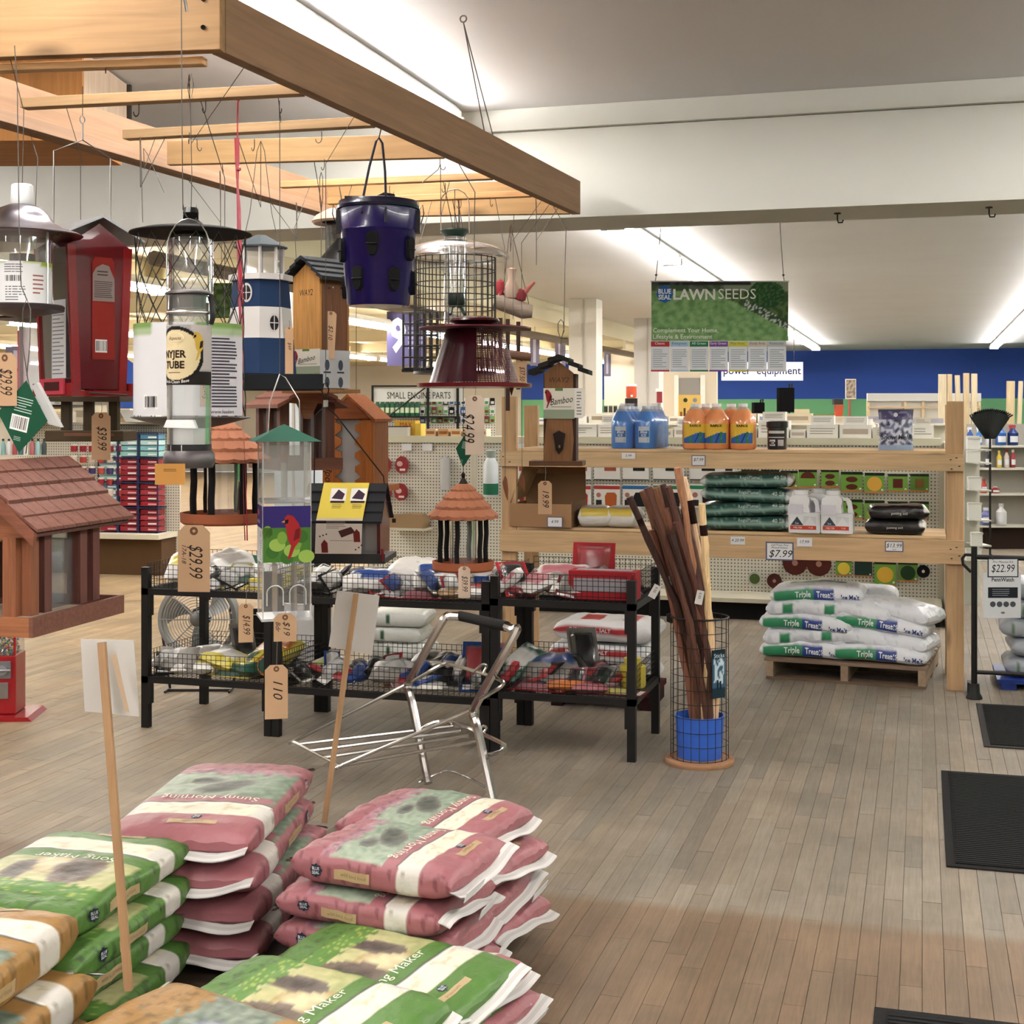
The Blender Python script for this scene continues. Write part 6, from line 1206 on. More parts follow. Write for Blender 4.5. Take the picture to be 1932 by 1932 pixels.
for nm, x0, x1, y0, y1 in (('far black floor mat by the rail', .266, 1.2, 6.63, 7.60), ('middle black floor mat at the right edge', .076, 1.0, 4.84, 6.13), ('black floor mat cut by the lower edge', -.115, .8, 2.4, 3.64)):
    t = thing('floor_mat', nm, 'mat', loc=((x0+x1)/2, (y0+y1)/2, .001)); w, d = (x1-x0)/2, (y1-y0)/2
    part(t, 'border', MB('#2c2b2b' if 'far' not in nm else '#4a4846').box(-w, w, -d, d, 0, .005), 'rubber', bevel=.002); part(t, 'pile', MB('#232324').box(-w+.03, w-.03, -d+.03, d-.03, .0052, .009), 'rubber')
    mb = MB('#2e2e30'); 
    for i in range(int(2*d/.022)): y = -d+.04+i*.022; mb.box(-w+.034, w-.034, y, y+.011, .0092, .0112) if y < d-.05 else None
    part(t, 'ribs', mb, 'rubber', kind='stuff')
# ================================================================ black wire-basket tables
TY0, TY1 = 5.915, 6.51; TX = [-3.58, -2.90, -1.835, -1.183]
def grid_wires(mb, p0, du, nu, dv, nv, r=.0016):
    p0, du, dv = V(p0), V(du), V(dv)
    for i in range(nu+1): mb.tube([p0+du*i/nu, p0+du*i/nu+dv], r, 3, smooth=False)
    for j in range(nv+1): mb.tube([p0+dv*j/nv, p0+dv*j/nv+du], r, 3, smooth=False)
    return mb
Z_LOW, Z_UP = .245, .68
tabs = []
def table(i, label, x0, x1, zlow, zup, hb):
    t = thing('basket_table', label, 'table', loc=((x0+x1)/2, (TY0+TY1)/2, 0), group='black wire basket tables'); w, d = (x1-x0)/2, (TY1-TY0)/2
    for sx in (-1, 1):
        for sy in (-1, 1): part(t, 'leg', MB('#141313').cbox((sx*(w-.018), sy*(d-.018), (zup+.10)/2), (.036, .036, zup+.10)).cbox((sx*(w-.032), sy*(d-.018), zlow-.07), (.03, .034, .12)).cbox((sx*(w-.032), sy*(d-.018), zup-.07), (.03, .034, .12)), 'blackiron')
    for z in (zlow, zup):
        part(t, 'shelf_frame', MB('#151414').box(-w, w, -d, -d+.028, z-.03, z).box(-w, w, d-.028, d, z-.03, z).box(-w, -w+.028, -d, d, z-.03, z).box(w-.028, w, -d, d, z-.03, z), 'blackiron')
        nx = round(2*w/.03); ny = 18
        part(t, 'shelf_mesh', grid_wires(MB('#1b1918'), (-w+.02, -d+.02, z), (2*w-.04, 0, 0), nx, (0, 2*d-.04, 0), ny, .0013), 'blackiron', kind='stuff')
        mb = MB('#1b1918'); h = hb; n2 = round(2*w/.028)
        grid_wires(mb, (-w+.04, -d+.012, z), (2*w-.08, 0, 0), n2, (0, 0, h), 5); grid_wires(mb, (-w+.04, d-.012, z), (2*w-.08, 0, 0), n2, (0, 0, h*1.15), 5)
        for sx in (-1, 1): grid_wires(mb, (sx*(w-.02), -d+.03, z), (0, 2*d-.06, 0), 20, (0, 0, h*1.05), 5)
        part(t, 'wire_basket', mb, 'blackiron', kind='stuff')
    tabs.append((t, x0, x1, zlow, zup)); return t
table(0, 'black basket table at the left end, with the fan behind it', TX[0], TX[1], .245, .665, .115)
table(1, 'long black basket table in the middle', TX[1]+.004, TX[2]-.004, .235, .655, .115)
table(2, 'black basket table at the right end, beside the barrel of canes', TX[2], TX[3], .27, .68, .115)
# ---- goods in the baskets
def pack(name, kind, label, x, y, z, w, d, h, col, rot=0, tilt=(0, 0), col2=None, mat='film', group=None, cat=None):
    """one retail item lying in a basket, in the form its kind has"""
    t = thing(name, label, cat or 'package', loc=(x, y, z), rot=rot, group=group)
    t.o.rotation_euler.x = math.radians(tilt[0]); t.o.rotation_euler.y = math.radians(tilt[1])
    c2 = col2 or '#e8e4e0'
    if kind == 'box':
        part(t, 'carton', MB(col).box(-w/2, w/2, -d/2, d/2, 0, h), 'paper', bevel=.002)
        mb = MB(c2); decal(mb, lambda a, b, o=0: (a, -d/2-.0008-o, b), -w*.42, w*.42, h*.3, h*.75, c2, off=0); decal(mb, lambda a, b, o=0: (a, b, h+.0008+o), -w*.42, w*.42, -d*.2, d*.3, c2, off=0); part(t, 'label', mb, 'paper')
    elif kind == 'blister':
        part(t, 'card', MB(col).box(-w/2, w/2, -d/2, d/2, 0, .002), 'paper'); mb = MB(c2)
        f = lambda u, v: (w*.36*(2*u-1), d*.06+d*.34*(2*v-1), .0025+h*max(0, (1-(2*u-1)**4)*(1-(2*v-1)**4))**.6); mb.grid(f, 8, 8); part(t, 'contents', mb, 'plastic')
        part(t, 'bubble', MB('#ffffff').grid(lambda u, v: (w*.42*(2*u-1), d*.05+d*.40*(2*v-1), .003+h*1.2*max(0, (1-(2*u-1)**6)*(1-(2*v-1)**6))**.5), 8, 8), 'wrap')
        mb = MB('#f2efe9'); decal(mb, lambda a, b, o=0: (a, b, .0032), -w*.4, w*.4, -d*.46, -d*.36, '#f2efe9', off=0); part(t, 'header', mb, 'paper')
    elif kind == 'bag':
        s = rnd.random()*50
        f = lambda u, v: (w/2*(2*u-1), d/2*(2*v-1), h*.5+h*.5*max(0, (1-(2*u-1)**4)*(1-(2*v-1)**4))**.5*(1+.3*noise.noise(V((u*5+s, v*5, 1)))))
        g = lambda u, v: (w/2*(2*u-1), d/2*(1-2*v), h*.5-h*.5*max(0, (1-(2*u-1)**4)*(1-(2*v-1)**4))**.5)
        part(t, 'pouch', MB(col).grid(f, 14, 10, lambda u, v: col if abs(v-.5) > .22 or abs(u-.5) > .38 else c2).grid(g, 10, 8), mat)
    elif kind == 'roll':
        part(t, 'roll', MB(col).lathe([(w*.2, 0), (w/2, 0), (w/2, h), (w*.2, h), (w*.2, 0)], 24), mat); mb = MB(c2).lathe([(w*.5+.0008, h*.25), (w*.5+.0008, h*.75)], 24); part(t, 'label', mb, 'paper')
    elif kind == 'jar':
        part(t, 'jar', MB(col).lathe([(0, 0), (w*.46, 0), (w*.5, h*.08), (w*.5, h*.72), (w*.3, h*.82), (0, h*.82)], 18), mat); part(t, 'lid', MB(c2).lathe([(w*.32, h*.8), (w*.33, h), (0, h)], 18), 'plastic')
    return t
CW = {'#d8d6d2': 'white', '#c0242f': 'red', '#d9c62d': 'yellow', '#1c1b1d': 'black', '#2b55a8': 'blue', '#1f5f4c': 'dark green', '#d87a2a': 'orange', '#9b968f': 'grey', '#b08a5c': 'brown', '#c3727c': 'pink', '#8a2a35': 'dark red', '#c9cf7a': 'lime', '#e9e6df': 'cream'}
KW = {'box': ('carton', 'carton'), 'blister': ('blister_pack', 'carded blister pack'), 'bag': ('plastic_pouch', 'plastic pouch'), 'roll': ('tape_roll', 'roll'), 'jar': ('plastic_jar', 'plastic jar')}
seen = {}
def fill(tab, up, items, where, grp):
    t, x0, x1, zl, zu = tab; z = (zu if up else zl)+.003
    for kind, fx, fy, w, d, h, col, rot, tx, ty, c2 in items:
        nm, kw = KW[kind]; lab = '%s%s %s with %s' % ('small ' if w < .115 else '', CW[col], kw, CW.get(c2, 'plain')); 
        key = (lab, where); n = seen[key] = seen.get(key, 0)+1
        lab = lab+(', the '+ORD[n-1]+' such' if n > 1 else '')+' in '+where
        pack(nm, kind, lab, x0+fx*(x1-x0), TY0+fy*(TY1-TY0), z+(abs(math.sin(math.radians(tx)))*d+abs(math.sin(math.radians(ty)))*w)/2, w, d, h, col, rot, (tx, ty), c2, group=grp)
W_, RD, YL, BK, BL, DG, OR, GY, BR_, PK, DR, LM, CR = list(CW)
r5 = random.Random(11)
fill(tabs[0], True, [('bag', .2, .35, .2, .24, .09, W_, 20, 20, 0, YL), ('bag', .42, .6, .24, .22, .09, W_, -30, 15, 10, GY), ('blister', .62, .3, .14, .22, .03, YL, 10, 25, 0, W_), ('bag', .75, .55, .2, .2, .07, W_, 40, 0, 14, BK), ('box', .88, .3, .12, .2, .05, YL, -12, 0, 0, W_), ('blister', .5, .2, .12, .2, .03, GY, -8, 12, 0, W_), ('bag', .85, .75, .22, .18, .08, YL, 20, 0, 0, W_)], 'the left upper basket', 'goods in the left upper basket')
fill(tabs[0], False, [('bag', .3, .5, .16, .18, .07, W_, 25, 15, 0, GY), ('bag', .5, .35, .2, .2, .08, YL, -15, 0, 10, W_), ('blister', .52, .62, .12, .26, .03, GY, 40, 50, 0, BK), ('bag', .72, .3, .2, .22, .07, DG, 60, 0, 0, YL), ('bag', .8, .6, .22, .22, .1, YL, 0, 15, 0, OR), ('jar', .9, .28, .1, .1, .1, OR, 0, 80, 0, DG), ('bag', .15, .25, .16, .2, .08, GY, -20, 10, 0, W_), ('blister', .62, .25, .14, .24, .03, YL, 80, 0, 0, DG), ('bag', .3, .2, .2, .16, .06, CR, 30, 0, 0, YL)], 'the left lower basket', 'goods in the left lower basket')
fill(tabs[1], True, [('bag', .12, .3, .2, .2, .05, BK, 10, 0, 0, W_), ('blister', .25, .4, .14, .24, .03, W_, -30, 10, 0, BL), ('bag', .4, .3, .22, .18, .07, W_, 12, 18, 0, BL), ('blister', .5, .22, .12, .24, .03, RD, 70, 0, 0, W_), ('bag', .55, .55, .26, .22, .1, W_, -10, 22, 0, CR), ('bag', .7, .4, .24, .2, .1, W_, 20, 18, 0, BL), ('blister', .66, .2, .12, .22, .03, RD, 95, 0, 0, PK), ('box', .85, .5, .18, .1, .12, W_, 4, 0, 0, BL), ('bag', .9, .25, .16, .18, .06, CR, 0, 0, 0, RD), ('bag', .8, .2, .14, .14, .05, BR_, 30, 0, 0, W_), ('blister', .3, .7, .14, .2, .03, BL, 10, 20, 0, W_)], 'the middle upper basket', 'goods in the middle upper basket')
fill(tabs[1], False, [('box', .08, .4, .1, .14, .05, BL, 10, 0, 0, LM), ('bag', .12, .65, .16, .2, .07, LM, 0, 0, 0, W_), ('bag', .3, .3, .14, .12, .05, BL, 50, 0, 0, BK), ('bag', .38, .5, .2, .2, .06, BK, -20, 0, 0, W_), ('bag', .5, .35, .22, .2, .08, GY, 15, 8, 0, W_), ('blister', .58, .25, .12, .22, .03, BR_, 80, 0, 0, RD), ('bag', .64, .6, .24, .2, .1, GY, 0, 12, 0, BK), ('bag', .74, .35, .22, .18, .08, BK, 35, 0, 12, GY), ('blister', .88, .3, .12, .24, .03, BL, 10, 60, 0, RD), ('blister', .94, .4, .12, .24, .03, PK, -8, 55, 0, BL), ('box', .8, .65, .2, .12, .1, BR_, 5, 0, 0, PK), ('bag', .7, .15, .14, .12, .04, CR, 12, 0, 0, W_), ('bag', .22, .6, .22, .2, .05, BK, 30, 0, 0, GY)], 'the middle lower basket', 'goods in the middle lower basket')
fill(tabs[2], True, [('blister', .1, .3, .14, .26, .03, RD, 30, 30, 0, BK), ('bag', .25, .3, .2, .22, .05, W_, -35, 15, 0, PK), ('blister', .2, .55, .16, .26, .03, PK, -50, 20, 0, W_), ('bag', .4, .5, .26, .2, .08, W_, 10, 18, 0, PK), ('bag', .5, .25, .16, .16, .06, CR, 5, 10, 0, GY), ('blister', .56, .75, .2, .22, .04, RD, 2, 75, 0, RD), ('box', .75, .22, .30, .12, .125, RD, 0, 0, 0, '#a9a5ad'), ('bag', .8, .6, .2, .14, .05, BK, 15, 0, 0, BK), ('bag', .12, .2, .1, .16, .04, DR, 70, 0, 0, RD), ('blister', .6, .4, .12, .2, .02, W_, -20, 8, 0, GY)], 'the right upper basket', 'goods in the right upper basket')
fill(tabs[2], False, [('bag', .1, .4, .12, .3, .05, DG, -12, 20, 20, W_), ('blister', .3, .2, .14, .26, .03, RD, 85, 0, 0, PK), ('bag', .32, .5, .26, .22, .09, GY, 10, 12, 0, BL), ('roll', .38, .32, .2, .2, .05, GY, 0, 8, 0, BL), ('bag', .48, .2, .18, .14, .05, OR, 20, 0, 0, RD), ('blister', .58, .35, .12, .2, .03, OR, 60, 0, 0, GY), ('blister', .72, .25, .14, .22, .03, DR, -75, 0, 0, PK), ('jar', .9, .45, .12, .12, .13, YL, 0, 0, 0, YL), ('blister', .5, .7, .14, .26, .04, GY, 25, 58, 0, BK), ('bag', .8, .7, .2, .2, .06, GY, 0, 0, 0, W_), ('bag', .42, .7, .16, .14, .1, LM, 0, 0, 0, W_), ('blister', .85, .2, .12, .24, .02, DR, 85, 0, 0, YL), ('bag', .66, .18, .16, .12, .04, PK, 10, 0, 0, RD)], 'the right lower basket', 'goods in the right lower basket')
r7 = random.Random(23)
for tb, whs in ((tabs[0], 'left'), (tabs[1], 'middle'), (tabs[2], 'right')):
    for up in (True, False):
        pal = [W_, YL, GY, BK, W_, DG] if whs == 'left' else ([W_, BL, GY, RD, CR, BK] if whs == 'middle' else [RD, PK, W_, GY, BK, DR]); n = 24 if whs == 'middle' else 15
        fill(tb, up, [(r7.choice(('blister', 'bag', 'blister')), .08+.84*(i+.5)/n, r7.uniform(.16, .6), r7.uniform(.07, .11), r7.uniform(.10, .18), r7.uniform(.02, .05), r7.choice(pal), r7.uniform(-80, 80), r7.uniform(10, 55), r7.uniform(-15, 15), r7.choice(pal)) for i in range(n)], 'the %s %s basket' % (whs, 'upper' if up else 'lower'), 'goods in the %s %s basket' % (whs, 'upper' if up else 'lower'))
# brown carton lying at the back of the middle table
t = thing('carton', 'flat tan carton with a black logo square low on the pegboard gondola', 'carton', loc=ony(772, 995, 10.50)+V((0, 0, .001)), k=10.8/FPX)
part(t, 'carton', MB('#a88a63').prism([(-38, 0), (34, 0), (36, 10), (28, 26), (8, 28), (-38, 24)], -20, 20), 'paper'); mb = MB('#2d241c'); decal(mb, fl(-20.2), -28, -20, 10, 18, '#2d241c'); decal(mb, fl(-20.2), -74+30, -40, 6, 20, '#e8e8ea'); part(t, 'print', mb, 'paper')
# ---- drum fan on the floor behind the left table
t = thing('drum_fan', 'large grey drum fan with wire guard standing behind the left basket table', 'fan', px=(376, 1304, 7.55)); zc = 138
sh_ = part(t, 'shroud', MB('#9fa3a3').lathe([(70, -20), (74, -19), (74, 19), (70, 20), (67, 19), (67, -19)], 40), 'dullmetal'); sh_.rotation_euler = (PI/2, 0, 0)
sh_.location = (0, 0, zc*t.k)
mb = MB('#a6a9aa')
for i in range(1, 14): mb.tube([(i*5.2*math.cos(2*PI*j/28), -21, zc+i*5.2*math.sin(2*PI*j/28)) for j in range(28)], .8, 3, closed=True, smooth=False)
for j in range(8): a = 2*PI*j/8; mb.tube([(12*math.cos(a), -21, zc+12*math.sin(a)), (71*math.cos(a), -21, zc+71*math.sin(a))], 1, 4)
part(t, 'wire_guard', mb, 'dullmetal', kind='stuff')
for j in range(3):
    a = 2*PI*j/3+.35; P = lambda r, th, y: (r*math.cos(a+th), y, zc+r*math.sin(a+th))
    part(t, 'blade', MB('#c3c6c6').grid(lambda u, v: P(12+50*u, -.25+(.55+.35*u)*v+.25*u, -14+20*v), 8, 8), 'dullmetal')
sh_ = part(t, 'hub', MB('#8c9090').lathe([(0, 23), (8, 23), (14, 20), (14, -8), (0, -8)], 16), 'dullmetal'); sh_.rotation_euler = (PI/2, 0, 0)
sh_.location = (0, 0, zc*t.k)
part(t, 'stand', MB('#3a3a3a').tube([(-60, -20, 2), (-60, 20, 2), (-74, 0, zc), (-60, 20, 2)], 2.5, 5).tube([(60, -20, 2), (60, 20, 2), (74, 0, zc)], 2.5, 5).tube([(-60, 0, 2), (60, 0, 2)], 2.5, 5), 'blackiron')
sh_ = part(t, 'motor', MB('#55595a').lathe([(0, 10), (20, 10), (18, 30), (0, 32)], 14), 'dullmetal'); sh_.rotation_euler = (-PI/2, 0, 0); sh_.location = (0, 0, zc*t.k)
# black and tan bins behind the fan
t = thing('storage_bin', 'black bin with wire handles behind the left basket table', 'bin', px=(478, 1275, 8.0)); part(t, 'bin', MB('#1c1b1c').lathe([(0, 0), (36, 0), (44, 119), (46, 121), (40, 121), (34, 6), (0, 6)], 24), 'plastic'); part(t, 'handle', MB('#2b2a2b').tube([(-44, 0, 119)]+[(-44*math.cos(i*PI/8), 0, 125+52*math.sin(i*PI/8)) for i in range(9)]+[(44, 0, 119)], 2, 5), 'plastic')
t = thing('white_pail', 'white pail with a wire bail standing behind the tower feeder', 'pail', px=(582, 1281, 7.9)); part(t, 'pail', MB('#d9d9d9').lathe([(0, 0), (40, 0), (46, 145), (48, 146), (44, 147), (40, 6), (0, 6)], 28), 'plastic'); part(t, 'bail', MB('#55524f').tube([(-46*math.cos(i*PI/8), -10, 143+40*math.sin(i*PI/8)) for i in range(9)], 1.2, 5), 'steel')
# ---- chrome cart
def cp(px, py, d): return at(px, py, d)
hl, hr = cp(860, 1163, 5.8), cp(965, 1186, 5.36)
t = thing('plant_cart', 'folding chrome tube cart with a black grip and wire carrying platform', 'cart', loc=onz(870, 1500, 0)); o0 = t.o.location.copy()
def ct(name, pts, r, mat='chrome', col='#d4d2d0', n=8): return part(t, name, MB(col).tube([p-o0 for p in pts], r, n), mat)
bl, br = cp(770, 1290, 5.8), cp(893, 1338, 5.36); fl_, fr = onz(808, 1478, .03), onz(934, 1524, .03)
top_l, top_r = cp(835, 1172, 5.8), cp(972, 1196, 5.33)
def smooth_path(pts, n=4):
    out = []
    for i in range(len(pts)-1):
        p0, p1, p2, p3 = pts[max(i-1, 0)], pts[i], pts[i+1], pts[min(i+2, len(pts)-1)]
        for j in range(n):
            s_ = j/n; out.append(.5*((2*p1)+(p2-p0)*s_+(2*p0-5*p1+4*p2-p3)*s_*s_+(3*p1-p0-3*p2+p3)*s_**3))
    return out+[pts[-1]]
ct('side_tube', smooth_path([cp(872, 1163, 5.76), cp(848, 1163, 5.8), top_l, bl+(top_l-bl)*.12, bl+V((0, 0, -.02)), bl+(fl_-bl)*.2, fl_]), .0175)
ct('side_tube', smooth_path([cp(952, 1181, 5.42), cp(969, 1188, 5.36), top_r, br+(top_r-br)*.12, br+V((0, 0, -.02)), br+(fr-br)*.2, fr]), .0175)
ct('grip', [cp(868, 1162, 5.78), cp(956, 1182, 5.41)], .0205, 'rubber', '#2b2a2b', 10)
nl, nr = cp(553, 1400, 5.95), cp(642, 1446, 5.52)
ct('nose_frame', smooth_path([bl, nl+(bl-nl)*.05, nl, nl+(nr-nl)*.1, nr-(nr-nl)*.04, nr, nr+(br-nr)*.05, br], 3), .0075)
ct('top_loop', smooth_path([bl, cp(830, 1256, 5.75), cp(850, 1254, 5.72), cp(915, 1272, 5.45), cp(945, 1284, 5.32), cp(946, 1295, 5.28), br+V((.012, 0, .03))], 3), .0075)
ct('top_hook', smooth_path([cp(893, 1268, 5.4), cp(910, 1254, 5.4), cp(918, 1256, 5.4), cp(912, 1270, 5.4)], 3), .005)
for i, f in enumerate((.12, .40, .68, 1.0)): a = nl.lerp(nr, f); b = cp(850+f*52, 1366+f*32, 5.72-.3*f); ct('platform_wire', [a+V((0, 0, .002)), b], .0072)
ct('rear_loop', smooth_path([cp(790, 1380, 5.75), cp(818, 1363, 5.74), cp(850, 1362, 5.7), cp(895, 1378, 5.5), cp(940, 1398, 5.32), cp(953, 1407, 5.26), cp(945, 1418, 5.25), cp(912, 1428, 5.33)], 3), .0085)
ct('rear_hook', smooth_path([cp(900, 1380, 5.45), cp(912, 1370, 5.42), cp(918, 1374, 5.4), cp(910, 1384, 5.4)], 3), .005)
ct('lower_brace', smooth_path([cp(790, 1476, 5.6), cp(820, 1462, 5.62), cp(846, 1455, 5.6), cp(880, 1466, 5.45), cp(915, 1485, 5.38)], 3), .005)
# ================================================================ hanging signs
t = thing('lawn_sign', 'hanging photo sign reading LAWNSEEDS with seven coloured cards along its foot', 'sign', px=(1358, 700, 7.75)); z = lambda py: 700-py
S = fl(-1.1); mb = MB('#7f9a78').box(-129, 129, -.8, .8, z(642), z(531))
def lawn(u, v):
    x, y = u*258-129, v*112
    n1 = noise.noise(V((u*22, v*12, 1))); n2 = noise.noise(V((u*60, v*30, 4)))
    edge = 83-(x-8)*.52 if x > 8 else 200
    if y > 104 and x < 60: return '#3c3a42' if x > -70 or n1 > 0 else '#4b5560'
    if v > .84 and x < 8: return '#6d776c' if n1 > .1 else '#4f6b4a'
    if x > 8 and y > edge: 
        if y < edge+16 and x > 45: return '#c9d2cc' if n2 > .12 else '#3f5a3c'
        if blob(x, y, 88, 88, 34, 26): return '#2f5a33' if n2 < .1 else '#4b7a42'
        return '#8c9a80' if y > 95 else ('#5f7d44' if n1 > 0 else '#46643a')
    return mixc('#6a9a5a', '#8fbc78', .5+n1+n2*.5)
mb.grid(lambda u, v: (u*258-129, -.9, v*112+z(643)), 86, 40, lawn)
pts = [(-104+15*(1+.06*math.cos(8*a))*math.cos(a), z(555)+16*(1+.06*math.cos(8*a))*math.sin(a)) for a in [i*PI/16 for i in range(32)]]
poly(mb, S, pts, '#1e6fc9', .1); mb.text('BLUE', fl(-1.5), 9, '#f0f4fa', -104, z(554), 'c', bold=.03, wmax=24); mb.text('SEAL', fl(-1.5), 9, '#f0f4fa', -104, z(565), 'c', bold=.03, wmax=24)
mb.text('LAWN', fl(-1.5), 20, '#f2f4f0', -88, z(565), bold=.03, wmax=84); mb.text('SEEDS', fl(-1.5), 20, '#f2f4f0', -3, z(564), wmax=84)
mb.text('Complement Your Home,', fl(-1.5), 8.5, '#eef2ea', -126, z(627), bold=.005, wmax=136); mb.text('Lifestyle & Environment', fl(-1.5), 8.5, '#eef2ea', -126, z(639), bold=.005, wmax=133)
part(t, 'picture_panel', mb, 'paper')
for i, (c1, nm) in enumerate((('#cf3a44', 'Classic'), ('#a9cbe9', 'Evergreen'), ('#1d8a57', 'All Green'), ('#8a55b4', 'Early Green'), ('#d9d21f', 'Play Area'), ('#d9cdbd', 'Shady Area'), ('#c6cbd0', 'Kentucky'))):
    x0 = -130+i*36.7; mb = MB('#e6eaf2').box(x0, x0+35, -.5, .5, z(701), z(643)); decal(mb, fl(-.6), x0, x0+35, z(654), z(644), c1); decal(mb, fl(-.6), x0, x0+35, z(701), z(698), c1)
    lines(mb, fl(-.6), x0+4, x0+31, z(694), z(658), 9, '#9aa6b4', i, .3, .2); mb.text(nm, fl(-1.0), 5, '#f2f2f2' if i in (0, 2, 3) else '#5d7d9a', x0+17, z(650), 'c', wmax=30); part(t, 'seed_card', mb, 'paper')
for sx, px in ((-1, 1247), (1, 1472)):
    part(t, 'chain', MB('#4b4846').tube([(sx*122, 0, z(533)), (sx*120, 0, z(520)), (px-1358, 0, z(430)), (px-1358-sx*2, 0, (CEIL-t.o.location.z)/t.k)], .7, 4).lathe([(0, 3), (3, 0), (0, -3)], 8, c=(sx*120, 0, z(519))), 'dullmetal')
part(t, 'top_bar', MB('#d6d4ce').tube([(-131, 0, z(531)), (131, 0, z(531))], 1.4, 6), 'plastic')
t = thing('department_sign', 'white hanging sign reading power equipment in front of the blue wall', 'sign', px=(1438, 718, 22)); z = lambda py: 718-py
mb = MB('#e4e7ec').box(-77, 77, -.8, .8, 0, z(683)); decal(mb, fl(-1), -75, 75, 1.5, z(686), '#eef0f4'); mb.text('power  equipment', fl(-1.3), 15, '#2c2f6a', 0, z(706), 'c', bold=.01, wmax=146); part(t, 'board', mb, 'paper')
for sx in (-60, 60): part(t, 'chain', MB('#55524e').tube([(sx, 0, z(684)), (sx, 0, (CEIL-t.o.location.z)/t.k)], .5, 4), 'dullmetal')
t = thing('aisle_sign', 'purple hanging aisle board with a large white figure 9', 'sign', px=(768, 690, 15.5)); z = lambda py: 690-py
mb = MB('#625c8a').box(-38, 37, -1, 1, 0, z(588)); mb.text('9', fl(-1.4), 62, '#e9e8ee', -32, z(661), bold=.035, wmax=30); lines(mb, fl(-1.4), 2, 34, z(660), z(606), 6, '#8f8ab0', 2, .6); part(t, 'board', mb, 'paper')
for sx in (-30, 30): part(t, 'chain', MB('#55524e').tube([(sx, 0, z(590)), (sx, 0, (LOWC-t.o.location.z)/t.k)], .5, 4), 'dullmetal')
for i, (px, py, w, h, D) in enumerate(((1009, 690, 18, 58, 19), (1057, 692, 20, 52, 21), (1146, 710, 13, 48, 24), (34, 700, 46, 46, 13), (118, 690, 30, 50, 15))):
    t = thing('aisle_sign', 'narrow grey-purple hanging aisle sign, %s from the left at the back' % ORD[(2, 3, 4, 0, 1)[i]], 'sign', px=(px, py, D)); mb = MB('#7d7891').box(-w/2, w/2, -1, 1, 0, h); decal(mb, fl(-1.1), -w*.18, w*.12, h*.1, h*.85, '#b9b5c6'); part(t, 'board', mb, 'paper'); part(t, 'chain', MB('#55524e').tube([(0, 0, h), (0, 0, (LOWC-t.o.location.z)/t.k)], .4, 4), 'dullmetal')
t = thing('picture_poster', 'hanging leafy green picture poster behind the caged feeder', 'poster', px=(418, 600, 8.4)); mb = MB('#6d8a4a').grid(lambda u, v: (u*40-20, 0, v*66), 14, 20, lambda u, v: '#6f8f4a' if noise.noise(V((u*6, v*6, 2))) > 0 else '#4e6a3c'); part(t, 'sheet', mb, 'paper'); part(t, 'cord', MB('#6a655e').tube([(0, 0, 66), (0, 0, (CEIL-t.o.location.z)/t.k)], .5, 4), 'matte')
# ================================================================ gondola with pegboard behind the pine shelf
GY = 10.62; ga = ony(698, 900, GY).x; gb = ony(1776, 900, GY).x
t = thing('pegboard_gondola', 'long cream shop gondola with pegboard back and low black-kicked deck', 'shelving', loc=(0, 0, 0))
nb = 5; bw = (gb-ga)/nb
for i in range(nb): part(t, 'peg_panel', MB('#d9d5c6').box(ga+i*bw+.004, ga+(i+1)*bw-.004, GY, GY+.02, .16, 1.27), 'pegboard')
for i in range(nb+1): part(t, 'upright', MB('#cfc9b4').box(ga+i*bw-.02, ga+i*bw+.02, GY-.004, GY+.05, 0, 1.29), 'paint')
part(t, 'deck', MB('#d6d0bb').box(ga, gb, GY-.40, GY-.001, .125, .155), 'paint'); part(t, 'kick', MB('#161514').box(ga+.01, gb-.01, GY-.36, GY-.01, 0, .124), 'matte')
q_ = ony(772, 995, 10.5); part(t, 'shelf_arm', MB('#cfc9b4').box(q_.x-.16, q_.x+.16, GY-.22, GY-.001, q_.z-.02, q_.z), 'paint'); part(t, 'top_shelf', MB('#d9d3bf').box(ga, gb, GY-.02, GY+.42, 1.291, 1.315), 'paint'); part(t, 'price_rail', MB('#cdc9ad').box(ga, gb, GY-.03, GY-.021, 1.265, 1.318), 'plastic'); part(t, 'end_trim', MB('#ddd8c8').box(gb+.021, gb+.06, GY-.40, GY+.44, 0, 1.29), 'paint')
def peg(name, label, cat, px, py, group=None, dy=.05):
    p = ony(px, py, GY-dy); return thing(name, label, cat, loc=p, k=(p-EYE).dot(FV)/FPX, group=group)
def hook(t, h): part(t, 'peg_hook', MB('#a5a29a').tube([(0, -2, h-2), (0, 9, h-2)], .5, 4), 'dullmetal')
def disc_card(label, px, py, w, h, bg, shape, col, foot=True):
    t = peg('abrasive_pack', label, 'abrasive pack', px, py, 'abrasive packs on the pegboard'); mb = MB(bg).box(-w/2, w/2, -.5, .5, 0, h); S = fl(-.6); decal(mb, S, -w/2, w/2, h*.86, h, '#2b3320'); 
    if foot: decal(mb, S, -w/2, w/2, 0, h*.08, '#c77a3a')
    if shape == 'disc': ell(mb, S, 0, h*.45, min(w, h)*.38, min(w, h)*.38, col)
    elif shape == 'half': poly(mb, S, [(w*.40*math.cos(a), h*.52+w*.36*math.sin(a)) for a in [i*PI/10 for i in range(11)]], col)
    elif shape == 'lens':
        for cz in (.62, .25): ell(mb, S, 0, h*cz, w*.27, h*.14, col)
    elif shape == 'square': decal(mb, S, -w*.24, w*.24, h*.22, h*.72, col, 1, .3)
    decal(mb, S, w*.34, w*.44, h*.12, h*.2, '#e2e6d4', 1, .3); mb2 = mb; part(t, 'card', mb, 'paper'); hook(t, h)
GR = '#6fa534'; RB = '#6e2f22'; YE = '#e0a92c'
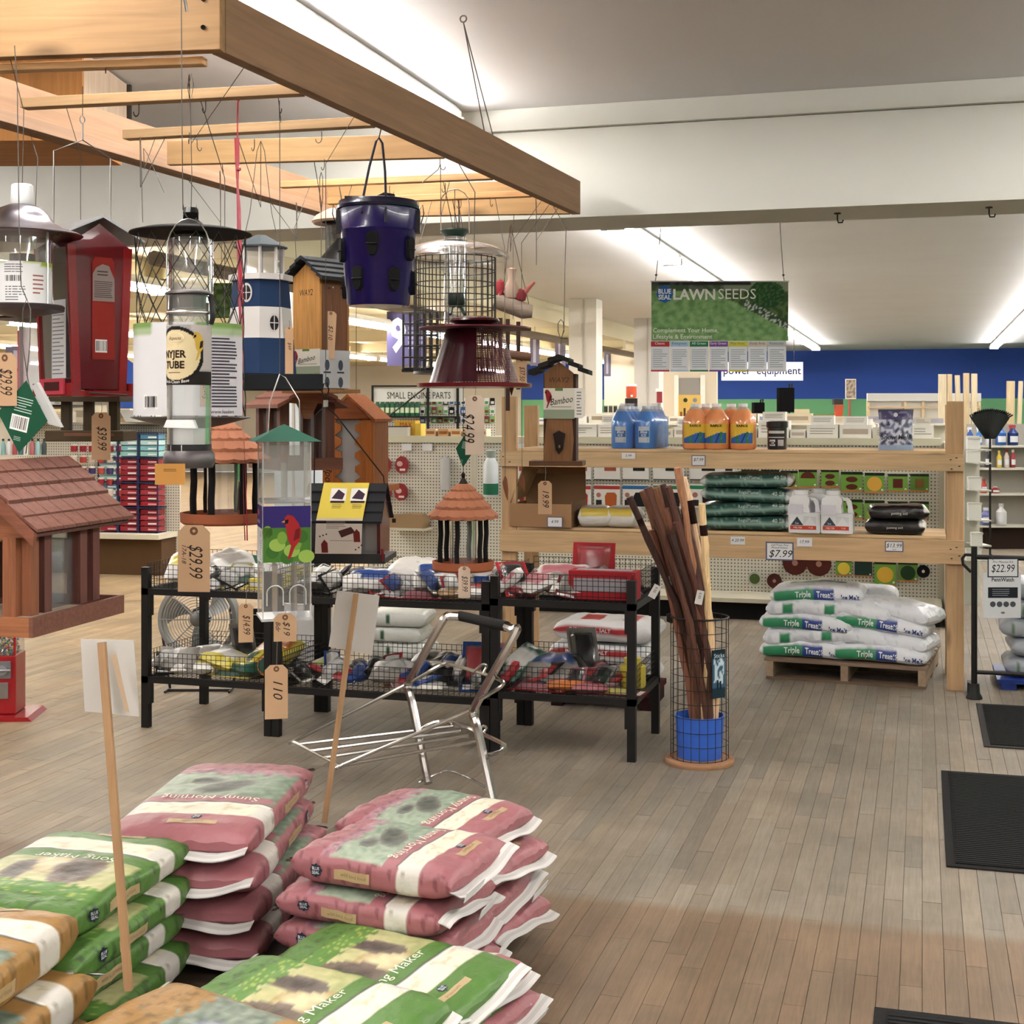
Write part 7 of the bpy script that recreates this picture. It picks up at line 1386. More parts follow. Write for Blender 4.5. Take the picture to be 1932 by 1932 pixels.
row1 = [(1415, 922, 32, 36, '#a8764c', 'lens', '#3b2620'), (1453, 920, 34, 34, GR, 'half', RB), (1489, 922, 32, 34, GR, 'disc', RB), (1524, 920, 34, 34, GR, 'half', RB), (1566, 920, 33, 34, GR, 'lens', RB), (1607, 928, 40, 38, GR, 'lens', RB), (1650, 930, 36, 38, GR, 'disc', YE), (1694, 928, 36, 34, GR, 'square', RB), (1735, 928, 34, 34, '#5f9431', 'square', '#8f6a33')]
for i, (px, py, w, h, bg, sh, c) in enumerate(row1): disc_card('card with %s, %s from the left in the top abrasive row' % ({'lens': 'two dark ovals', 'half': 'a brown half disc', 'disc': 'a round disc', 'square': 'a square sheet'}[sh], ORD[i]), px, py, w, h, bg, sh, c)
for i, (px, py, w, h, bg, sh, c) in enumerate([(1607, 980, 40, 38, GR, 'lens', RB), (1650, 982, 36, 38, GR, 'disc', YE), (1694, 980, 36, 34, GR, 'square', RB), (1735, 980, 34, 34, '#5f9431', 'square', '#8f6a33'), (1566, 974, 33, 34, GR, 'half', RB)]): disc_card('card with %s, %s in the second abrasive row' % ({'lens': 'two dark ovals', 'half': 'a brown half disc', 'disc': 'a yellow disc', 'square': 'a square sheet'}[sh], ('second from the left', 'third from the left', 'fourth from the left', 'rightmost', 'leftmost')[i]), px, py, w, h, bg, sh, c)
for i, (px, py, w, h, bg, sh, c, lab) in enumerate([(1592, 1086, 30, 30, GR, 'disc', '#e3c51e', 'green card with a small yellow disc under the lower rail'), (1629, 1088, 32, 30, '#27443a', 'none', RB, 'dark green flat pack under the lower rail'), (1670, 1106, 40, 48, GR, 'disc', '#e3b31e', 'green card with a large yellow disc under the lower rail'), (1713, 1098, 36, 38, '#5f8f35', 'disc', '#2c4a2a', 'green card with a dark green disc under the lower rail')]): disc_card(lab, px, py, w, h, bg, sh, c)
for i, (px, py, r, c, ci, lab) in enumerate([(1500, 1062, 23, '#63281f', '#a9776a', 'large red-brown sanding disc, left of the pair under the lower rail'), (1545, 1064, 23, '#63281f', '#a9776a', 'large red-brown sanding disc, right of the pair under the lower rail'), (1742, 1078, 12, '#171614', '#c9c5c0', 'black disc with a pale hub at the right end of the pegboard'), (1461, 1096, 14, '#5d2a24', '#b08a80', 'small brown sanding disc low on the pegboard'), (1424, 1092, 13, '#b9b7ac', '#4f6a2f', 'clear ring pack with a green and black insert')]):
    t = peg('sanding_disc', lab, 'sanding disc', px, py+0, 'sanding discs'); mb = MB(c).lathe([(0, 1), (r*.96, 1), (r, 0), (r, -1), (0, -1)], 28, smooth=False).color(ci).lathe([(0, 1.3), (r*.24 if i < 4 else r*.75, 1.3)], 20); o = part(t, 'disc', mb, 'matte'); o.rotation_euler = (PI/2, 0, 0); hook(t, r*.5)
# white sandpaper packs, two rows
for rw, (py, h) in enumerate(((906, 32), (958, 44))):
    for i, (px, w, hd, pc_) in enumerate(((985, 50, '#b93a3a', '#b5372f'), (1034, 52, '#b93a3a', '#b5372f'), (1092, 48, '#c2413a', '#bd362c'), (1146, 50, '#c2413a', '#c2601f'), (1200, 50, '#2e77b8', '#2a2a2e'), (1262, 58, '#1f8a58', '#2a2a2e'), (1330, 56, '#1f8a58', '#26262a'), (1372, 30, '#1f8a58', '#2a2a2e'))):
        t = peg('sandpaper_pack', 'white sandpaper pack, %s from the left in the %s row' % (ORD[i], ('upper', 'lower')[rw]), 'sandpaper pack', px, py, 'white sandpaper packs on the pegboard', .09)
        mb = MB('#e2e2de').box(-w/2, w/2, -4, 4, 0, h); S = fl(-4.1)
        if rw: decal(mb, S, -w/2, w/2, h*.80, h*.95, hd); poly(mb, S, [(-w*.06, h*.06), (w*.36, h*.06), (w*.38, h*.55), (w*.30, h*.66), (0, h*.66), (-w*.08, h*.5)], pc_, .3); ell(mb, S, -w*.32, h*.55, w*.09, w*.09, '#b9776a'); decal(mb, S, -w*.42, -w*.2, h*.08, h*.34, '#3a3432', 1, .2)
        else: decal(mb, S, -w*.1, w*.35, h*.55, h*.95, '#b0583c' if i < 4 else '#2a2a2c', 1, .2); decal(mb, S, -w/2, w/2, 0, h*.06, '#3a3835', 1, .2)
        part(t, 'pack', mb, 'paper'); hook(t, h)
# red carded packs and other goods on the left bay
for i, (px, py) in enumerate(((726, 893), (759, 893), (727, 944), (757, 944))):
    t = peg('red_pack', 'round red carded pack, %s of four on the left pegboard' % ('upper left', 'upper right', 'lower left', 'lower right')[i], 'hardware pack', px, py, 'red packs on the pegboard'); mb = MB('#a3202c'); n = 18
    pts = [((13+(j % 2))*math.cos(2*PI*j/n), 16+(16+(j % 2))*math.sin(2*PI*j/n)) for j in range(n)]; mb.prism(pts, -3, 1); ell(mb, fl(-3.1), -4, 18, 6, 5, '#d9a9a4'); decal(mb, fl(-3.1), -4, 7, 5, 9, '#ead6d0'); part(t, 'pack', mb, 'film'); hook(t, 32)
for i, px in enumerate((767, 806, 980)): t = peg('price_tag_card', 'small white price slip at the top of the left pegboard, %s from the left' % ORD[i], 'price card', px, 850, 'white slips on the pegboard', .02); part(t, 'card', MB('#e6e8ea').box(-10, 10, -.3, .3, 0, 13), 'paper')
t = peg('clear_sleeve', 'long clear plastic sleeve hanging on the pegboard', 'package', 839, 926); part(t, 'sleeve', MB('#e8eaf2').lathe([(0, 0), (9, 2), (10, 60), (2, 66), (0, 66)], 14), 'milky'); hook(t, 66)
t = peg('sprayer_jug', 'white sprayer jug with green bands by the left shelf post', 'jug', 926, 936, None, .16); part(t, 'jug', MB('#d5dde0').lathe([(0, 0), (13, 0), (14, 4), (14, 60), (8, 72), (0, 72)], 18), 'plastic'); part(t, 'band', MB('#1f7a58').lathe([(14.2, 3), (14.2, 24)], 18), 'paper'); part(t, 'pump', MB('#a9bcb4').lathe([(4, 72), (9, 78), (11, 86), (0, 88)], 12), 'plastic')
for i, (px, L1) in enumerate(((806, 88), (826, 70), (848, 84), (863, 66))):
    t = peg('fishing_reel_rod', 'short dark fishing rod with reel, %s from the left on the pegboard' % ORD[i], 'fishing rod', px, 1172-i % 2*6, 'fishing rods', .05); part(t, 'rod', MB('#26211f').tube([(0, 0, 0), (0, 0, L1)], [3, .7], 6), 'gloss'); part(t, 'grip', MB('#171515').tube([(0, 0, 0), (0, 0, 22)], 3, 8), 'rubber'); part(t, 'reel', MB('#4a4a50').lathe([(0, -5), (8, -4), (9, 0), (8, 4), (0, 5)], 12, c=(5, -6, 34)), 'dullmetal')
# goods along the top of the gondola
GT = 1.3155; k9 = 10.9/FPX; top_items = []
r6 = random.Random(4)
def carton(label, x, y, zb, w, d, h, col, group, stripe=None, name='carton'):
    t = thing(name, label, 'carton', loc=(x, y, zb), group=group); part(t, 'box', MB(col).box(-w/2, w/2, -d/2, d/2, 0, h), 'paper'); mb = MB(stripe or '#8f8c88'); S = lambda a, b, o=0: (a, -d/2-.001-o, b)
    if stripe: decal(mb, S, -w*.4, w*.4, h*.3, h*.7, stripe, off=0)
    else: lines(mb, S, -w*.4, w*.4, h*.25, h*.8, 3, '#a09c96', int(x*100) % 50, .35, .0)
    part(t, 'label', mb, 'paper'); return t
x = ony(1030, 800, GY).x; i = 0
while x < gb-.12:
    w = r6.choice((.12, .16, .2, .24, .28)); h = r6.choice((.06, .08, .1, .13))
    if i < 24:
        carton('white carton, %s from the left along the top of the gondola' % (ORD[i] if i < 20 else 'one past the twentieth' if i == 20 else 'further right'), x+w/2, GY+.16, GT, w*.95, .2, h, r6.choice(('#d9d6cd', '#e2dfd6', '#cfc8b8', '#dcd8cf')), 'white cartons on the gondola', r6.choice((None, None, '#b7a99a', '#9d9a92')))
        if r6.random() < .5: carton('small white carton stacked on the top row, %s from the left' % ORD[min(i, 19)], x+w/2, GY+.17, GT+h+.0005, w*.7, .16, .05+.02*r6.random(), r6.choice(('#dedad0', '#cdc6b6', '#e6e3dc')), 'stacked cartons on the gondola')
    x += w; i += 1
t = thing('yellow_box', 'bright yellow carton on top of the left end of the gondola', 'carton', loc=ony(770, 822, GY+.12), k=k9); part(t, 'box', MB('#d9a820').box(-24, 20, -14, 14, 0, 30).box(20, 32, -14, 14, 0, 24, '#e0c13a'), 'paper', bevel=.002); part(t, 'print', MB('#c2452a').text('MAX', fl(-14.3), 9, '#c2452a', -12, 18), 'paper')
t = thing('grey_case', 'pale grey case with a dark rim in front of the yellow carton', 'case', loc=ony(753, 824, GY+.02), k=k9); part(t, 'case', MB('#cbc8bd').box(-21, 21, -8, 8, 0, 20), 'plastic', bevel=.003); part(t, 'rim', MB('#3a3835').box(-22, 22, -8.5, 8.5, 19, 21), 'plastic')
for i, px in enumerate((812, 836, 860, 884, 908)): carton('low tan tray of small parts, %s from the left on the gondola top' % ORD[i], ony(px, 820, GY).x, GY+.06, GT, .085, .12, .06, ('#d8b890', '#cf9f6a', '#e0c79a', '#d3b08a', '#d9cbb0')[i], 'tan trays on the gondola', '#b5702e')
for i, (px, h, c) in enumerate(((1598, 40, '#ddd6c6'), (1640, 36, '#dcd6ca'))): t = thing('white_handle_jug', 'small white jug with a handle on the back row, %s' % ('left', 'right')[i], 'jug', loc=V((ony(px, 806, GY+.3).x, GY+.34, GT)), k=11.2/FPX); part(t, 'body', MB(c).lathe([(0, 0), (12, 0), (13, 3), (12, 22), (6, 30), (6, 34), (0, 34)], 14), 'plastic'); part(t, 'handle', MB(c).tube([(8, 0, 26), (15, 0, 24), (13, 0, 12)], 2, 6), 'plastic')
# second gondola farther back
GY2 = 14.6; g2a = ony(1000, 800, GY2).x; g2b = ony(1790, 800, GY2).x
t = thing('rear_gondola', 'second cream gondola showing just above the first', 'shelving', loc=(0, 0, 0)); part(t, 'back', MB('#d3ceba').box(g2a, g2b, GY2, GY2+.04, 0, 1.38), 'paint'); part(t, 'top_shelf', MB('#dcd7c6').box(g2a, g2b, GY2-.2, GY2+.25, 1.381, 1.40), 'paint'); part(t, 'shelf', MB('#dcd7c6').box(g2a, g2b, GY2-.35, GY2-.001, 1.10, 1.12), 'paint')
x = g2a+.05; i = 0
while x < g2b-.2 and i < 20:
    w = r6.choice((.16, .22, .3, .34)); carton('pale carton on the rear gondola, %s from the left' % ORD[i], x+w/2, GY2, 1.4005, w*.93, .25, r6.choice((.05, .07, .1)), r6.choice(('#d9d3c2', '#c9b99c', '#dedbd2', '#a9a3b0')), 'cartons on the rear gondola', r6.choice((None, '#a08f78', '#8b93ad'))); x += w; i += 1
# ================================================================ engine-parts bay
EY = 13.6
t = thing('parts_rack', 'black framed rack under the small engine parts sign', 'rack', px=(785, 800, 13.7)); z = lambda py: 800-py
part(t, 'frame', MB('#1a1918').box(-84, -80, -2, 2, -268, z(728)).box(20, 25, -2, 2, -268, z(728)).box(76, 81, -2, 2, -268, z(728)).box(-84, 81, -2, 2, z(730), z(727)).box(-84, 81, -2, 20, z(788), z(785)), 'blackiron')
part(t, 'brace', MB('#1a1918').tube([(-70, -4, z(800)), (22, -4, z(728))], 1.4, 4), 'blackiron'); part(t, 'sign_board', MB('#d8d8d0').box(-80, 90, 3, 4, z(758), z(731)).text('SMALL ENGINE PARTS', fl(2.6), 13, '#2a2a28', 5, z(752), 'c', wmax=120), 'paper'); part(t, 'back_panel', MB('#d5d2c8').box(-84, 150, 21, 24, -70, z(758)), 'pegboard')
for i in range(9):
    t = thing('oil_bottle', 'dark green bottle, %s from the left on the engine parts rack' % ORD[i], 'bottle', px=(712+i*9.4, 785, 13.76), group='green bottles on the parts rack'); part(t, 'bottle', MB('#1b6b45').lathe([(0, 0), (4.2, 0), (4.5, 2), (4.4, 22), (2, 30), (1.6, 33), (0, 33)], 10), 'plastic'); part(t, 'cap', MB('#1a2f3a').lathe([(2, 32), (2, 36), (0, 36)], 8), 'plastic'); part(t, 'label', MB('#c9d9b0').lathe([(4.6, 6), (4.5, 16)], 10, arc=(-2.6, -.6)), 'paper')
cols = ['#4aa04a', '#d8d8d6', '#2b6bb5', '#8a3a44', '#1f2022', '#e2e2e0', '#7fae5a', '#c9cdd4']
n = 0
for r in range(3):
    for c in range(13):
        px = 797+c*11; py = 764+r*17
        t = thing('parts_card', 'small carded engine part, %s from the left in the %s row' % (ORD[c], ('top', 'middle', 'bottom')[r]), 'parts card', px=(px, py, 13.79), group='carded engine parts'); h = 13; mb = MB(cols[(r*5+c*3) % 8]).box(-4.5, 4.5, -.4, .4, 0, h); decal(mb, fl(-.5), -3, 3, 2, 7, cols[(r*3+c*5+1) % 8]); part(t, 'card', mb, 'paper')
# ================================================================ around the blue wall
def far(px, py, D): return at(px, py, D)
def on_floor(name, label, cat, px, py, D): p = at(px, py, D); return thing(name, label, cat, loc=(p.x, p.y, 0), rot=math.degrees(YAW), k=D/FPX), p.z/(D/FPX)
for i, (px, s) in enumerate(((1470, 1.0), (1422, .7))):
    D = 27; t, h = on_floor('lawn_mower', ('large red mower with a black bagger', 'smaller red mower to the left of the large one')[i]+' before the green wall', 'mower', px, 800, D); P_ = thing('display_stand', 'low dark stand under the %s mower' % ('large', 'small')[i], 'stand', loc=t.o.location.copy(), rot=math.degrees(YAW), k=t.k); part(P_, 'stand', MB('#3a3836').box(-24*s, 24*s, -20, 20, 0, h-24), 'matte'); t.o.location.z = (h-23.8)*t.k
    part(t, 'deck', MB('#a81f1f').prism([(-26*s, 3), (26*s, 3), (24*s, 16), (10*s, 24*s), (-18*s, 20)], -16, 16), 'gloss'); part(t, 'engine', MB('#1d1c1d').box(-12*s, 12*s, -10, 10, 20*s, 46*s), 'plastic', bevel=.02); part(t, 'handle', MB('#1b1a1b').tube([(14*s, -12, 18), (22*s, -12, 100*s), (22*s, 12, 100*s), (14*s, 12, 18)], 1.6, 6), 'blackiron'); part(t, 'bagger', MB('#151416').box(-2*s, 26*s, -14, 14, 46*s, 92*s), 'fabric')
    for x in (-22*s, 20*s):
        for y in (-17, 17): q = part(t, 'wheel', MB('#1a1919').lathe([(0, -2), (7, -2), (8, 0), (7, 2), (0, 2)], 12), 'rubber'); q.rotation_euler = (PI/2, 0, 0); q.location = (x*t.k, y*t.k, 8*t.k)
t, h = on_floor('plank_display', 'pale panelled lumber display in front of the green wall', 'display', 1742, 790, 24); part(t, 'back', MB('#cfc9bd').box(-106, 106, 0, 4, 0, h+47), 'paint')
for x in (-105, -36, -2, 34, 62, 104): part(t, 'frame_post', MB('#d8be92').box(x-2.5, x+2.5, -6, -.5, 0, h+32), 'wood_z')
part(t, 'header', MB('#c9c6c0').box(-107, 107, -7, -.2, h+33, h+48), 'paint'); part(t, 'frame_rail', MB('#d3b48a').box(-105, 105, -8, -6.2, h+20, h+23), 'wood_x')
for i, (px, ytop, w, D, tl) in enumerate(((1778, 706, 14, 22, 0), (1791, 706, 9, 22, 0), (1806, 708, 8, 22, -.03), (1823, 704, 10, 22, 0), (1838, 705, 10, 22, 0), (1907, 719, 14, 20, .01), (1926, 719, 7, 20, .04))):
    t, h = on_floor('lumber_board', 'upright pale board, %s from the left above the display' % ORD[i], 'board', px, ytop, D); part(t, 'board', MB(('#dccaa6', '#d3bb90')[i % 2]).prism([(-w/2-tl*h, 0), (w/2-tl*h, 0), (w/2, h), (-w/2, h)], -3, 3), 'wood_z')
t, h = on_floor('orange_machine', 'orange power tool with a dark top before the green wall', 'machine', 1581, 762, 24); part(t, 'stand', MB('#5a5650').box(-6, 6, -5, 5, 0, h-30), 'matte'); part(t, 'body', MB('#d9502a').prism([(-10, h-30), (6, h-34), (9, h-2), (-6, h-2), (-5, h-16)], -7, 7), 'gloss'); part(t, 'motor', MB('#3a2a28').box(-9, 8, -8, 8, h-1.5, h+9), 'plastic')
t, h = on_floor('pole_sign', 'tall narrow banner card on a red pole before the blue wall', 'sign', 1605, 715, 22); part(t, 'pole', MB('#b7483a').tube([(-2, 0, 0), (-2, 0, h-38)], 2, 8), 'plastic'); mb = MB('#d9cfc0').box(-10, 10, -1, 1, h-38, h).add([], []); mb.grid(lambda u, v: (u*17-8.5, -1.2, h-36+v*34), 6, 12, lambda u, v: '#b9a78f' if noise.noise(V((u*5, v*8, 1))) > 0 else '#8a7a70'); part(t, 'banner', mb, 'paper')
t, h = on_floor('green_crates', 'stack of olive green crates with dark slots', 'crate', 1545, 797, 16); part(t, 'crate', MB('#7d8c3f').box(-26, 26, -12, 12, 0, h+16), 'plastic'); part(t, 'slots', MB('#3c4a20').box(-24, -2, -12.6, -12.1, h+8, h+12).box(2, 24, -12.6, -12.1, h+8, h+12).box(-24, -2, -12.6, -12.1, h+2, h+5).box(2, 24, -12.6, -12.1, h+2, h+5), 'matte')
t, h = on_floor('tan_panel', 'plain tan panel standing left of the olive crates', 'panel', 1513, 800, 18); part(t, 'panel', MB('#d3c098').box(-14, 14, -2, 2, 0, h+28), 'paint')
t, h = on_floor('tool_board', 'yellow tool board with small labels beside the partition', 'display', 1301, 797, 24.5); mb = MB('#d9b04a').box(-21, 21, -1, 1, 0, h+52); ell(mb, fl(-1.1), -8, h+42, 4, 4, '#3a4a2a'); ell(mb, fl(-1.1), 10, h+42, 4, 4, '#7a8a9a'); 
for i in range(6): decal(mb, fl(-1.1), -18+i*6.5, -14+i*6.5, h+6, h+6+14+(i*7) % 12, ('#a0522d', '#5a3a2a', '#c97a3a')[i % 3])
part(t, 'board', mb, 'paint')
t, h = on_floor('orange_cooler', 'orange drink cooler with white lid above the blue jugs', 'cooler', 1191, 751, 15.5); part(t, 'stand', MB('#2f2b28').box(-11, 11, -9, 9, 0, h-.5), 'matte'); part(t, 'body', MB('#e2562a').lathe([(0, h), (8.5, h), (10, h+3), (10, h+22), (0, h+22)], 18), 'plastic'); part(t, 'lid', MB('#e9e6e2').lathe([(10.3, h+22), (10.3, h+26), (0, h+27)], 18), 'plastic'); part(t, 'tap', MB('#e6e2de').box(-2, 2, -13, -9, h+2, h+6), 'plastic')
t, h = on_floor('red_extinguisher', 'small red box with a white top by the pillar', 'box', 1244, 760, 20); part(t, 'post', MB('#b9b4a8').box(-3, 3, -3, 3, 0, h), 'paint'); part(t, 'box', MB('#a32a30').box(-5, 5, -4, 4, h+.1, h+21), 'gloss'); part(t, 'top', MB('#ece9e4').box(-6, 6, -5, 5, h+21.1, h+27), 'plastic')
t, h = on_floor('can_shelf', 'cream shelf with dark cans between the pillars', 'shelving', 1147, 778, 19); part(t, 'shelf', MB('#cbc4a8').box(-20, 20, -8, 8, 0, h), 'paint')
for i in range(4): t, h = on_floor('dark_can', 'dark can on the cream shelf between the pillars, %s from the left' % ORD[i], 'can', 1134+i*9, 778, 19); t.o.location.z = h*t.k+.0005; part(t, 'can', MB(('#3c4238', '#2c3a2c', '#4a4a40', '#26302a')[i]).lathe([(0, 0), (3.6, 0), (3.6, 11), (0, 11)], 10), 'plastic'); part(t, 'lid', MB('#8a8a80').lathe([(3.7, 11), (3.7, 13), (0, 13)], 10), 'plastic')
# dark leaf rake
t = thing('leaf_rake', 'black fan-shaped leaf rake standing head up behind the right post', 'rake', loc=(0, 0, 0)); p = at(1868, 820, 12); t.o.location = (p.x, p.y, 0); t.o.rotation_euler.z = YAW; t.k = 12/FPX; h = p.z/t.k
mb = MB('#171615')
for i in range(23): f = i/11-1; mb.tube([(f*9, 0, h-6), (f*36, 0, h+45-12*f*f), (f*40, -7, h+49-12*f*f)], 1.5, 4)
part(t, 'tines', mb, 'plastic'); part(t, 'web', MB('#1b1a19').prism([(-10, h-8), (10, h-8), (36, h+30), (30, h+42), (0, h+47), (-30, h+42), (-36, h+30)], -1, 1), 'plastic'); part(t, 'handle', MB('#2c2522').tube([(0, 0, 0), (0, 0, h-4)], 2.0, 8), 'matte')
# ================================================================ shelf of cleaners at the right edge
D = 15.5; p = at(1893, 1018, D); 
t = thing('cleaner_shelf', 'grey-backed metal shelf of cleaners at the right edge', 'shelving', loc=(p.x, p.y, 0), rot=math.degrees(YAW), k=D/FPX); hb = p.z/t.k
zz = lambda py: hb+1018-py
part(t, 'back', MB('#a9a39a').box(-62, 62, 20, 22, 0, zz(800)), 'paint'); part(t, 'base', MB('#3f2a22').box(-32, 62, -2, 20, 0, zz(992)), 'matte')
for y in (840, 882, 930, 990): part(t, 'shelf_board', MB('#cfcabd').box(-62, 62, -18, 19.9, zz(y)-4, zz(y)), 'paint')
part(t, 'side', MB('#8f7a58').box(62.1, 66, -10, 22, 0, zz(880)), 'paint')
def bottle(label, px, ybase, w, h, c, cc, spray=False, group='bottles on the cleaner shelf', D_=None):
    q = at(px, ybase, D-.06); t = thing('cleaner_bottle', label, 'bottle', loc=(q.x, q.y, q.z+.001), rot=math.degrees(YAW), k=(D-.06)/FPX, group=group); part(t, 'bottle', MB(c).lathe([(0, 0), (w*.46, 0), (w*.5, 1), (w*.5, h*.6), (w*.2, h*.78), (w*.18, h*.85), (0, h*.85)], 12), 'plastic'); mb = MB('#d9dce2').lathe([(w*.51, h*.15), (w*.51, h*.45)], 12, arc=(-2.4, -.75)); part(t, 'label', mb, 'paper')
    if spray: part(t, 'trigger', MB(cc).box(-w*.38, w*.25, -1.5, 1.5, h*.86, h).box(-w*.3, -w*.15, -1.2, 1.2, h*.7, h*.86), 'plastic')
    else: part(t, 'cap', MB(cc).lathe([(w*.25, h*.84), (w*.25, h), (0, h)], 10), 'plastic')
for i, (px, w, h, c, cc) in enumerate(((1830, 12, 34, '#2358b0', '#e8e8ea'), (1847, 11, 34, '#2f7fd0', '#e8e8ea'), (1865, 13, 40, '#cfd3dc', '#d8d8dc'), (1888, 20, 38, '#2d6fc4', '#d9483a'), (1911, 20, 38, '#1f3f8a', '#c23a3a'))): bottle('spray bottle on the upper cleaner shelf, %s from the left' % ORD[i], px, 840, w, h, c, cc, True)
for i, (px, w, h, c, cc) in enumerate(((1862, 10, 36, '#4b4a55', '#e8e8ea'), (1885, 10, 32, '#d3b520', '#d9c62d'), (1899, 10, 34, '#cdbfb4', '#b0323a'), (1911, 10, 34, '#b0323a', '#d9c9c4'))): bottle('spray can on the second cleaner shelf, %s from the left' % ORD[i], px, 882, w, h, c, cc)
for i, (px, w, h, c, cc) in enumerate(((1856, 12, 26, '#c23a2c', '#c9402f'), (1878, 16, 12, '#b8323a', '#d9c9c4'))): bottle('red item on the third cleaner shelf, %s one' % ('left', 'right')[i], px, 930, w, h, c, cc)
for i, (px, w, h, c, cc) in enumerate(((1860, 20, 32, '#6f74b0', '#c9cbe2'), (1889, 20, 40, '#dfdde2', '#b9b6bd'))): bottle('jug on the lowest cleaner shelf, %s one' % ('left', 'right')[i], px, 990, w, h, c, cc)
D2 = 10.6
for i, (px, py, w, h) in enumerate(((1836, 848, 24, 24), (1836, 873, 24, 24), (1838, 925, 24, 26), (1838, 982, 24, 34), (1842, 1030, 20, 26), (1836, 1058, 28, 24))):
    q = at(px, py, D2); t = thing('white_box', 'white boxed item in the column beside the right post, %s from the top' % ORD[i], 'box', loc=q, rot=math.degrees(YAW), k=D2/FPX, group='white goods beside the right post'); part(t, 'box', MB('#d6d5cf').box(-w/2, w/2, -6, 6, 0, h), 'paper', bevel=.003); part(t, 'flap', MB('#c3c1b8').box(-w/2-1, w/2+1, -7, -6.1, h-4, h), 'paper')
t = thing('end_rack', 'narrow rack end holding white boxed goods beside the right post', 'rack', loc=at(1836, 1140, D2+.35), rot=math.degrees(YAW), k=D2/FPX); t.o.location.z = 0; part(t, 'panel', MB('#c9c6bb').box(-18, 12, -2, 2, 0, 330), 'paint')
for y in (848, 873, 925, 982, 1030, 1058): part(t, 'arm', MB('#b9b6ab').box(-14, 10, -76, -2.1, (1.5-(y-780)/FPX*D2)/t.k-3, (1.5-(y-780)/FPX*D2)/t.k-.2), 'paint')
# ================================================================ left background
D = 13.2; p = at(262, 1005, D)
t = thing('tackle_gondola', 'cream gondola with a brown kick board at the left back', 'shelving', loc=(p.x, p.y, 0), rot=4, k=D/FPX); h = p.z/t.k; zz = lambda py: h+1005-py
part(t, 'deck', MB('#d8d0ba').box(-270, 70, -60, 20, zz(1012), zz(1003)), 'paint'); part(t, 'back', MB('#d6cfb8').box(-270, 74, 20, 24, 0, zz(800)), 'pegboard'); part(t, 'kick', MB('#6a4c2e').box(-266, 66, -40, 19, 0, zz(1013)), 'matte'); part(t, 'top_shelf', MB('#dcd5c0').box(-270, 74, -20, 40, zz(800), zz(797)), 'paint')
n = 0
for c in range(3):
    x0 = -48+c*41
    t = thing('box_rack', 'blue wire rack column of slim boxes, %s from the left at the left back' % ORD[c], 'rack', loc=(p.x, p.y, 0), rot=4, k=D/FPX, group='blue box racks'); mb = MB('#1b2f66')
    for sx in (x0-19.5, x0+19.5): mb.box(sx-.9, sx+.9, -30, -28, zz(1002), zz(815))
    for y in (815, 862, 908, 955, 1002): mb.box(x0-19, x0+19, -30, 8, zz(y)-2, zz(y))
    part(t, 'frame', mb, 'blackiron')
    for s in range(4):
        for j in range(4):
            yb = (862, 908, 955, 1002)[s]-2.2-j*10.6
            col = ('#8fc6c0', '#79b9c9', '#a9ced0', '#4f8fb0')[j] if (s == 0 or c == 0 and s < 3) else ('#b02a3a', '#a82838', '#b83a48', '#9c2432')[j]
            b = thing('slim_box', 'slim %s box, %s in the pile on the %s shelf of the %s blue rack' % ('teal' if col[1] in '874a5' and col not in ('#a82838',) else 'red', ('lowest', 'second', 'third', 'top')[j], ORD[s], ('left', 'middle', 'right')[c]), 'box', loc=t.o.matrix_basis @ V((x0*t.k, 0, zz(yb)*t.k)), rot=4, k=t.k, group='slim boxes in the blue racks'); part(b, 'box', MB(col).box(-17.5, 17.5, -26, 4, 0, 8.6), 'gloss'); mb = MB('#dfe3e6'); decal(mb, fl(-26.1), -2, 15, 2, 5, '#d9a9ad' if col[1] not in '8a74' else '#dfe9ea'); part(b, 'label', mb, 'paper')
for r in range(5):
    for c in range(6):
        col = ('#b3303a', '#c04a44', '#c9b9ac', '#a82a3a', '#4b3f7a', '#c2453a')[(r*2+c*3) % 6]; q = at(140+c*17, 852+r*21, D-.08)
        t = thing('red_jar', 'small jar on the left back pegboard, %s from the left in the %s row' % (ORD[c], ORD[r]), 'jar', loc=q, rot=4, k=D/FPX, group='small jars, %s row from the top' % ORD[r]); part(t, 'jar', MB(col).lathe([(0, 0), (6, 0), (6.5, 1), (6.5, 11), (0, 11)], 10), 'gloss'); part(t, 'lid', MB('#d9d2c6').lathe([(6, 11), (6, 14), (0, 14)], 10), 'plastic')
for i in range(8):
    q = at(6+i*11, 858, D-.1); t = thing('goods_bottle', 'bottle on the left back shelf, %s from the left' % ORD[i], 'bottle', loc=q, rot=4, k=D/FPX, group='bottles at the left back'); part(t, 'bottle', MB(('#7fb0b4', '#d5d8da', '#b64a55', '#4a7a8a', '#dcdcd6', '#c06a70', '#8fbcc0', '#3c4a4a')[i]).lathe([(0, 0), (4.5, 0), (4.8, 18), (2, 26), (0, 26)], 10), 'plastic'); part(t, 'cap', MB('#2f3a3c').lathe([(2.2, 25), (2.2, 30), (0, 30)], 8), 'plastic')
for i in range(9):
    w = (.2, .26, .3, .18)[i % 4]; q = at(-10+i*36, 800, D+.05); carton('pale carton, %s from the left on top of the left back gondola' % ORD[i], q.x, q.y, at(0, 797, D).z+.001, w*.9, .2, (.1, .16, .08, .13)[i % 4], ('#ddd2b8', '#cfc0a0', '#d8d4ca', '#c9b48c')[i % 4], 'cartons on the left back gondola', (None, '#9a8a6a')[i % 2])
t = thing('white_bin', 'white round basin on the left back gondola behind the caged feeder', 'basin', loc=at(262, 796, D-.2), rot=0, k=D/FPX); part(t, 'basin', MB('#cfdadf').lathe([(0, 0), (24, 0), (34, 20), (36, 22), (32, 22), (22, 3), (0, 3)], 24), 'plastic')
